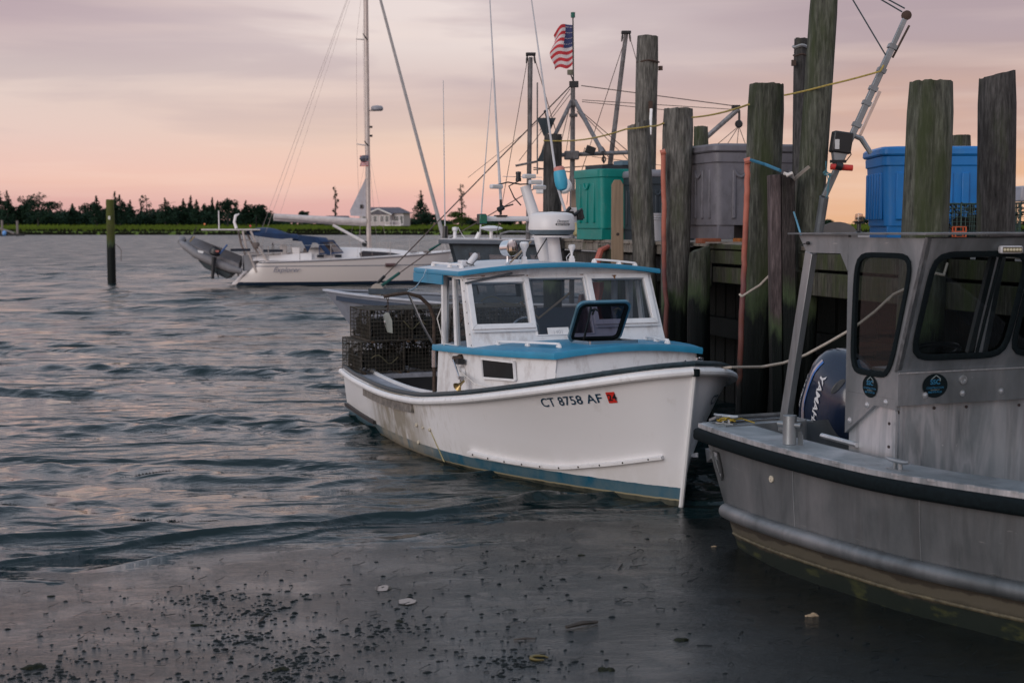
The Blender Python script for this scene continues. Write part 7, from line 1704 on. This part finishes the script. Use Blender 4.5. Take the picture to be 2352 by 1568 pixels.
# flag
FW, FHt = 14, 13
mred, mwht, mblu = mat('flag_red', (.48, .03, .04), .8), mat('flag_white', (.62, .56, .56), .8), mat('flag_navy', (.03, .04, .12), .8)
def flag(root_name, label, top_, w, h, d, nx=20, fly=-1, curl=1.0):
    r = thing(root_name, label, 'flag', (top_.x, top_.y, 0)); m_ = MB(); ny = 26
    def P(a, b):   # a along fly, b down
        x = fly*w*a*(1-.12*math.sin(b*3)); z = -h*b - h*.16*a*curl + h*.13*math.sin(a*4.2)*(1-b)*curl
        y = .10*w*3*math.sin(a*7+b*2.5)*a
        if curl > .5: x += w*.16*math.sin(b*7+1)*a; z += -.06*h*math.sin(a*6)
        return Vector((top_.x+x, top_.y+y*.6, top_.z+z))
    m_.grid(P, nx, ny)
    k = 0
    for i in range(nx):
        for j in range(ny):
            stripe = int(j/ny*13); mi = 0 if stripe % 2 == 0 else 1
            if i/nx < .4 and stripe < 7: mi = 2
            m_.m[k] = mi; k += 1
    m_.build('cloth', [mred, mwht, mblu], r, world=True, sharp=180)
    stars = MB()
    for sx_ in range(5):
        for sy_ in range(4):
            p = P(.04+.08*sx_, .06+.13*sy_)+Vector((0, -.006, 0)); stars.add([p+Vector((w*.02*math.cos(q*1.2566+.3), 0, w*.02*math.sin(q*1.2566+.3))) for q in range(5)], [(0, 1, 2, 3, 4)])
    stars.build('stars', mwht, r, world=True, kind='stuff', flat=True); return r
flag('national_flag', 'red, white and blue striped flag flying from the dragger topmast', V(1315, 58, D), .38, .68, D, curl=1.0)
# ================================================================== SAILING YACHT
SBY = thing('sailing_yacht', 'white sailing yacht with furled sails and navy awning out in the channel', 'sailboat', (-11.15, 56.2, 0), R(15))
YW = mat('yacht_white', (.80, .75, .73), .35, var=.03); YN = mat('navy_canvas', (.010, .035, .10), .7, var=.3, scale=2); YS_ = mat('yacht_steel', (.5, .48, .47), .35, metal=.5)
def ymat():
    m = bpy.data.materials.new('yacht_hull'); m.use_nodes = True; t = m.node_tree; b = t.nodes['Principled BSDF']; lk = t.links.new
    c = t.nodes.new('ShaderNodeTexCoord'); s_ = t.nodes.new('ShaderNodeSeparateXYZ'); lk(c.outputs['Object'], s_.inputs[0])
    q = t.nodes.new('ShaderNodeMapRange'); q.inputs['From Min'].default_value = -.2; q.inputs['From Max'].default_value = 1.4; lk(s_.outputs['Z'], q.inputs['Value'])
    a = t.nodes.new('ShaderNodeMath'); a.operation = 'MULTIPLY_ADD'; lk(s_.outputs['X'], a.inputs[0]); a.inputs[1].default_value = -.020; lk(q.outputs[0], a.inputs[2])
    r = ramp(t, [(0, (.02, .03, .04)), (.155, (.012, .025, .05)), (.225, (.78, .71, .67)), (.535, (.20, .21, .25)), (.56, (.80, .74, .71))], 'CONSTANT'); lk(q.outputs[0], r.inputs[0]); lk(r.outputs[0], b.inputs['Base Color']); b.inputs['Roughness'].default_value = .3
    r.color_ramp.elements[3].position = .60; r.color_ramp.elements[4].position = .622
    return m
YH = ymat()
LY = 8.95
def yw(x): return interp([(0, 1.10), (1.5, 1.42), (4, 1.60), (6.5, 1.25), (8.3, .55), (LY, 0.02)], x)
def yz(x): return .95 + .36*(x/LY)**1.6
def yh(x, t, sd):
    z = lerp(-.3, yz(x), t); w = yw(x)*(.55+.45*t**.5)
    aft = 1.0*(1-t)*0; fwd = -(.55*(1-t))*max(0, (x-6)/(LY-6))**1.5
    xs2 = x + fwd
    if x < 1.2: xs2 = lerp(1.05*(max(0, t-.15)/.85), 1.2, x/1.2)     # reverse transom
    return Vector((xs2, sd*w, z))
m_ = MB()
for sd in (-1, 1): m_.grid(lambda a, b, sd=sd: yh(LY*a, b, sd), 46, 14, flip=(sd == 1))
m_.build('hull', YH, SBY, sharp=50)
MB().grid(lambda a, b: lerp(yh(0, b, -1), yh(0, b, 1), a), 6, 10, flip=True).build('transom', YW, SBY)
m_ = MB(); m_.grid(lambda a, b: lerp(yh(lerp(.0, LY, a), 1, -1), yh(lerp(.0, LY, a), 1, 1), b)+Vector((0, 0, .05*math.sin(b*math.pi))), 30, 6); m_.build('deck', YW, SBY)
for sd in (-1, 1):
    MB().sweep([yh(LY*a, .97, sd)+Vector((0, sd*.01, 0)) for a in np.linspace(.02, 1, 30)], [(-.012, -.018), (.012, -.018), (.012, .018), (-.012, .018)]).build('sheer_stripe', mat('sheer_grey', (.10, .11, .14), .5), SBY)
MB().grid(lambda a, b: Vector((lerp(3.0, 7.7, a), lerp(-1, 1, b)*lerp(1.0, .35, a**1.5), yz(lerp(3, 7.7, a))+.03+ (.42*(1-a**2.2))*(1-abs(2*b-1)**6) )), 24, 16).build('coachroof', YW, SBY)
for sd in (-1, 1): MB().grid(lambda a, b, sd=sd: Vector((lerp(.8, 3.1, a), sd*lerp(1.02, 1.20, b), yz(2)+lerp(.32, .03, b)*(.5+.5*a))), 8, 3, flip=(sd == 1)).build('cockpit_coaming', YW, SBY)
DKW = mat('dark_window', (.02, .025, .035), .1, rvar=.03)
m_ = MB(); m_.add([(5.05, -1.0, 1.10), (7.0, -.72, 1.16), (6.3, -.82, 1.28), (5.15, -.97, 1.36), (5.0, -1.0, 1.26)], [(0, 1, 2, 3, 4)]); m_.build('saloon_window', DKW, SBY, flat=True)
for x, y in ((3.45, -1.08), (4.15, -1.07)): MB().box((x, y, 1.16), (.28, .04, .11)).build('portlight', DKW, SBY, bevel=.03)
for x, y in ((7.25, -.62), (7.85, -.46)): MB().box((x, y, 1.30), (.26, .3, .04)).build('deck_hatch', mat('tan_hatch', (.12, .09, .08), .5), SBY)
MB().tube([(lerp(6.0, 6.4, t), -yw(6.2)-.0, .80) for t in (0, 1)], .07, 8).build('hull_port', mat('brown_port', (.10, .05, .05), .4), SBY)
text('Explorer', .36, lambda x, y: Vector((1.55+x*.8, -yw(1.55+x*.8)*.96-.03, .56+y*.75)), 'boat_name', mat('name_grey', (.18, .18, .24), .5), SBY, shear=.4)
# mast, boom, sails
AL = mat('mast_alloy', (.50, .44, .41), .4, metal=.3)
MX = 5.55
MB().tube([(MX, 0, 1.3), (MX-.05, 0, 13.6)], .095, 12).build('mast', AL, SBY)
MB().tube([(MX-.1, 0, 2.52), (3.6, 0, 2.60), (1.75, 0, 2.72)], [.12, .14, .11], 12).build('furled_mainsail', mat('sail_cloth', (.62, .56, .54), .8), SBY)
MB().tube([(MX-.1, 0, 2.38), (1.75, 0, 2.58)], .05, 8).build('boom', AL, SBY)
MB().tube([(4.1, 0, 2.38), (MX-.1, 0, 1.65)], .055, 8).build('boom_vang', YW, SBY); MB().lathe([(.12, -.05), (.12, .05)], c=(MX-.16, 0, 1.62), axis=(0, 1, 0), n=12).build('vang_sheave', BLACK, SBY)
for z, w in ((9.75, .85), (5.55, 1.0)):
    for sd in (-1, 1): MB().tube([(MX, 0, z), (MX-.30, sd*w, z+.12)], [.035, .02], 6).build('spreader', AL if sd == 1 else mat('dark_alloy', (.05, .05, .05), .5), SBY)
MB().lathe([(.0, -.11), (.20, -.10), (.25, -.05), (.25, .02), (.2, .09), (0, .12)], c=(MX+.38, 0, 7.05), n=18).build('mast_radome', mat('radome_grey', (.30, .30, .33), .5), SBY); MB().box((MX+.15, 0, 6.95), (.3, .06, .05)).build('radar_bracket', AL, SBY)
MB().lathe([(0, -.14), (.1, -.12), (.19, 0), (.1, .12), (0, .14)], c=(MX-.28, -.7, 5.0), n=14).build('mooring_ball', mat('ball_grey', (.10, .10, .12), .5), SBY)
MB().add([(MX-.06, 0, 4.35), (MX-.75, .05, 2.95), (MX-.72, .05, 2.75), (MX-.05, 0, 2.72)], [(0, 1, 2, 3)]).build('storm_sail', mat('sail_grey', (.48, .46, .49), .8), SBY, flat=True); MB().box((MX-.28, -.02, 3.12), (.13, .01, .15)).build('sail_patch', BLACK, SBY)
for (x, y, z) in ((MX+.13, 0, 5.95), (MX+.13, 0, 6.3)): MB().box((x, y, z), (.1, .1, .08)).build('mast_fitting', BLACK, SBY)
def sbw(a, b, w=.012, m=None, name='stay'): MB().tube([a, b], w*.6, 4).build(name, m or mat('stay_wire_pale', (.40, .32, .30), .6), SBY)
FT_ = Vector((MX, 0, 13.4))
MB().tube([lerp(FT_, Vector((LY-.15, 0, 1.25)), t) for t in (0, .45, .75, .93, 1)], [.05, .062, .07, .085, .06], 8).build('furled_genoa', mat('genoa_cover', (.38, .37, .37), .8), SBY)
for sd in (-1, 1):
    sbw(FT_, (.9, sd*1.2, .95), .010, name='backstay'); sbw((MX-.3, sd*.85, 9.87), (MX-.3, sd*1.0, 5.67), .009, name='shroud'); sbw((MX-.3, sd*1.0, 5.67), (MX-.1, sd*1.45, 1.1), .010, name='shroud'); sbw((MX, 0, 13.2), (MX-.3, sd*.85, 9.87), .009, name='shroud'); sbw((MX, 0, 5.5), (MX-.7, sd*1.4, 1.1), .009, name='shroud'); sbw((MX, 0, 5.5), (MX+.6, sd*1.3, 1.1), .009, name='shroud')
sbw((MX, 0, 13.3), (2.0, 0, 2.8), .007, name='topping_lift')
# lifelines
for sd in (-1, 1):
    for x in (1.4, 2.6, 3.8, 5.0, 6.2, 7.4, 8.5): MB().tube([(x, sd*yw(x)*.96, yz(x)), (x, sd*yw(x)*.96, yz(x)+.6)], .014, 5).build('stanchion', YS_, SBY)
    MB().tube([(x, sd*yw(x)*.96, yz(x)+.58) for x in (1.4, 2.6, 3.8, 5.0, 6.2, 7.4, 8.5, 9.2)], .007, 4).build('lifeline', YS_, SBY)
MB().tube([(8.5, -.5, 1.7), (9.25, -.1, 1.78), (9.25, .1, 1.78), (8.5, .5, 1.7)], .016, 6).build('pulpit', YS_, SBY)
# bimini, dodger
m_ = MB(); m_.grid(lambda a, b: Vector((lerp(.75, 2.6, a), lerp(-1.15, 1.15, b), 2.12+.20*math.sin(math.pi*min(1, a*1.1+.08))*(1-.5*(2*b-1)**4)-.18*(2*b-1)**6-.1*a)), 14, 12); m_.build('bimini', YN, SBY)
for sd in (-1, 1): MB().grid(lambda a, b, sd=sd: Vector((lerp(.9, 2.55, a), sd*1.155, lerp(2.1-.1*a, 1.86-.05*a+.2*abs(a-.6), b))), 8, 2).build('bimini_side', YN, SBY)
m_ = MB(); m_.grid(lambda a, b: Vector((lerp(2.6, 4.0, a)+.0, lerp(-1.1, 1.1, b), lerp(2.0, 1.86, a)-.25*abs(2*b-1)**5-.45*max(0, a-.85)/.15)), 12, 12); m_.build('dodger', YN, SBY)
m_ = MB(); m_.add([(2.6, -1.12, 1.98), (3.25, -1.12, 1.92), (2.95, -1.12, 1.30)], [(0, 1, 2)]); m_.add([(3.15, -1.12, 1.9), (3.35, -1.12, 1.9), (3.95, -1.10, 1.2), (3.7, -1.10, 1.2)], [(0, 1, 2, 3)]); m_.build('canvas_strap', YN, SBY, kind='stuff')
MB().sweep([(3.40, -1.12, 1.25), (3.42, -1.12, 1.72), (3.95, -1.08, 1.76), (4.35, -1.05, 1.30)], [(-.03, -.04), (.03, -.04), (.03, .04), (-.03, .04)], up=(0, 1, 0), closed=True).build('dodger_window_frame', YN, SBY)
MB().add([(3.42, -1.10, 1.27), (3.44, -1.10, 1.70), (3.93, -1.06, 1.74), (4.30, -1.03, 1.32)], [(0, 1, 2, 3)]).build('dodger_window', glass('vinyl', (.8, .75, .74), .7), SBY, flat=True)
MB().grid(lambda a, b: Vector((4.0+.35*b, lerp(-1.05, 1.05, a), lerp(1.8, 1.32, b))), 6, 2).build('dodger_windscreen', glass('vinyl', (.8, .75, .74), .7), SBY)
# stern arch / davits
MB().box((.05, -.0, 2.20), (2.15, 2.1, .05)).build('arch_solar_deck', mat('arch_white', (.60, .55, .53), .5), SBY)
for sd in (-1, 1):
    MB().tube([(.45, sd*1.12, 2.15), (.55, sd*1.15, 1.6), (.95, sd*1.15, .55)], .045, 8).build('arch_leg', AL, SBY)
    MB().tube([(.75, sd*1.12, 2.15), (.95, sd*1.15, 1.7), (1.45, sd*1.2, .85)], .045, 8).build('arch_leg', AL, SBY)
    for z, xa, xb in ((1.78, .52, .90), (1.25, .68, 1.2)): MB().tube([(xa, sd*1.15, z), (xb, sd*1.17, z)], .02, 6).build('arch_rung', AL, SBY)
MB().tube([(-.35, .6, 2.22), (-.35, .6, 2.95)], .02, 6).build('stern_pole', YW, SBY)
MB().tube([(.3, .2, 2.25), (.22, .2, 2.5), (.28, .2, 2.75), (.42, .2, 2.82)], [.06, .05, .06, .02], 8).build('wind_generator', YW, SBY)
for x, c_ in ((-.93, 'amber'), (.85, 'red')): MB().lathe([(0, -.05), (.05, 0), (0, .05)], c=(x, .2, 2.34+(.07 if x < 0 else 0)), n=8).build(c_+'_lamp', mat(c_+'_lens', (.8, .22, .05) if c_ == 'amber' else (.7, .04, .04), .4), SBY)
# cockpit clutter
MB().tube([Vector((1.7+.0*t, .32*math.cos(t), 1.35+.32*math.sin(t))) for t in np.linspace(0, 6.28, 18)[:-1]], .018, 5, closed=True).build('steering_wheel', YS_, SBY)
MB().box((2.1, -.2, 1.35), (.25, .3, .5)).build('pedestal', YW, SBY, bevel=.03); MB().prism([(2.35, -1.0, 1.5), (2.68, -1.0, 1.5), (2.62, -1.0, 1.02), (2.42, -1.0, 1.02)], (0, .2, 0)).build('life_ring_case', YW, SBY, bevel=.02)
for x, z in ((.35, 1.42), (1.6, 1.38)): MB().box((x, -1.15, z), (.75, .12, .10)).build('rail_cushion', mat('navy_pad', (.01, .015, .03), .7), SBY)
MB().lathe([(.0, 0), (.10, .02), (.15, .12), (.13, .24), (0, .3)], c=(.95, -1.1, 1.45), n=12).build('barbecue_cover', mat('brown_cover', (.16, .13, .12), .8), SBY)
MB().box((1.5, -.6, 1.12), (.7, .5, .12)).build('cockpit_seat', YW, SBY)
MB().box((.75, -.6, .9), (.5, .8, .6)).build('stern_locker', mat('grey_locker', (.28, .28, .3), .6), SBY)
MB().box((.30, -.45, .55), (.03, .6, .35)).build('swim_ladder_cover', mat('grey_locker', (.28, .28, .3), .6), SBY)
flag('small_flag', 'tiny striped flag hanging in the rigging of the white yacht', V(846, 357, 57.5), .36, .42, 57.5, nx=10, curl=.2)
# ---- dinghy on the davits
dp = V(478, 590, 55.4); DG = thing('inflatable_dinghy', 'grey inflatable dinghy slung bow up behind the white yacht', 'dinghy', (dp.x, dp.y, 0)); DGM = mat('hypalon_grey', (.22, .21, .22), .6, var=.1)
for off in (0, 1.2):
    MB().tube([V(555, 624, 55.2+off), V(530, 617, 55.2+off), V(490, 602, 55.2+off), V(450, 583, 55.2+off), V(425, 565, 55.3+off), V(414, 556, 55.6+off*.5)], [.10, .17, .18, .17, .14, .08], 12).build('tube', DGM, DG, world=True)
MB().tube([V(414, 556, 55.6), V(418, 550, 55.8), V(422, 551, 56.2)], [.10, .15, .12], 10).build('bow_tube', DGM, DG, world=True)
m_ = MB(); A = [V(548, 606, 55.2), V(425, 556, 55.4), V(440, 543, 56.2), V(556, 588, 56.3)]; m_.add(A+[p-Vector((0, 0, .35)) for p in A], [(0, 1, 2, 3), (7, 6, 5, 4), (0, 4, 5, 1), (2, 6, 7, 3), (1, 5, 6, 2), (3, 7, 4, 0)]); m_.build('floor_cover', mat('cover_grey', (.19, .18, .19), .8), DG, world=True)
MB().prism([V(530, 630, 55.1), V(455, 598, 55.1), V(470, 615, 55.1), V(520, 640, 55.1)], (0, 1.0, 0)).build('keel', mat('dinghy_keel', (.03, .04, .045), .7), DG, world=True)
MB().tube([V(437, 552, 55.5), V(452, 520, 55.6)], .012, 5).build('davit_fall', mat('strap_dark', (.05, .04, .04), .8), DG, world=True); MB().tube([V(436, 555, 55.3), V(447, 543, 55.3)], .025, 5).build('tie_strap', mat('tan_strap', (.3, .22, .1), .8), DG, world=True)
MB().add([V(454, 574, 54.96), V(468, 577, 54.96), V(466, 582, 54.96), V(455, 580, 54.96)], [(0, 1, 2, 3)]).build('maker_patch', WHT2, DG, world=True, flat=True)
OB_ = thing('outboard_motor', 'small black outboard clamped on the grey dinghy', 'outboard motor', (V(493, 600, 54.9).x, 54.9, 0))
MB().lathe([(.10, -.16), (.17, -.10), (.19, .04), (.15, .14), (.05, .18), (0, .18)], c=V(494, 578, 54.9), axis=(.35, 0, 1), n=16, squash=(1.25, .8)).build('cowling', mat('dark_motor', (.012, .014, .018), .4), OB_, world=True)
MB().tube([V(492, 590, 54.9), V(490, 612, 54.9), V(488, 640, 54.9)], [.10, .07, .06], 8).build('leg', mat('dark_motor', (.012, .014, .018), .4), OB_, world=True)
MB().lathe([(0, -.02), (.14, 0), (0, .02)], c=V(500, 630, 54.9), axis=(1, 0, .3), n=10).build('propeller', mat('dark_motor', (.012, .014, .018), .4), OB_, world=True)
MB().box(V(499, 577, 54.7), (.13, .02, .07)).build('brand_plate', mat('red_plate', (.4, .12, .10), .5), OB_, world=True)
MB().tube([V(505, 583, 54.8), V(522, 562, 54.9)], .035, 6).build('tiller', mat('blue_tiller', (.03, .09, .25), .6), OB_, world=True)
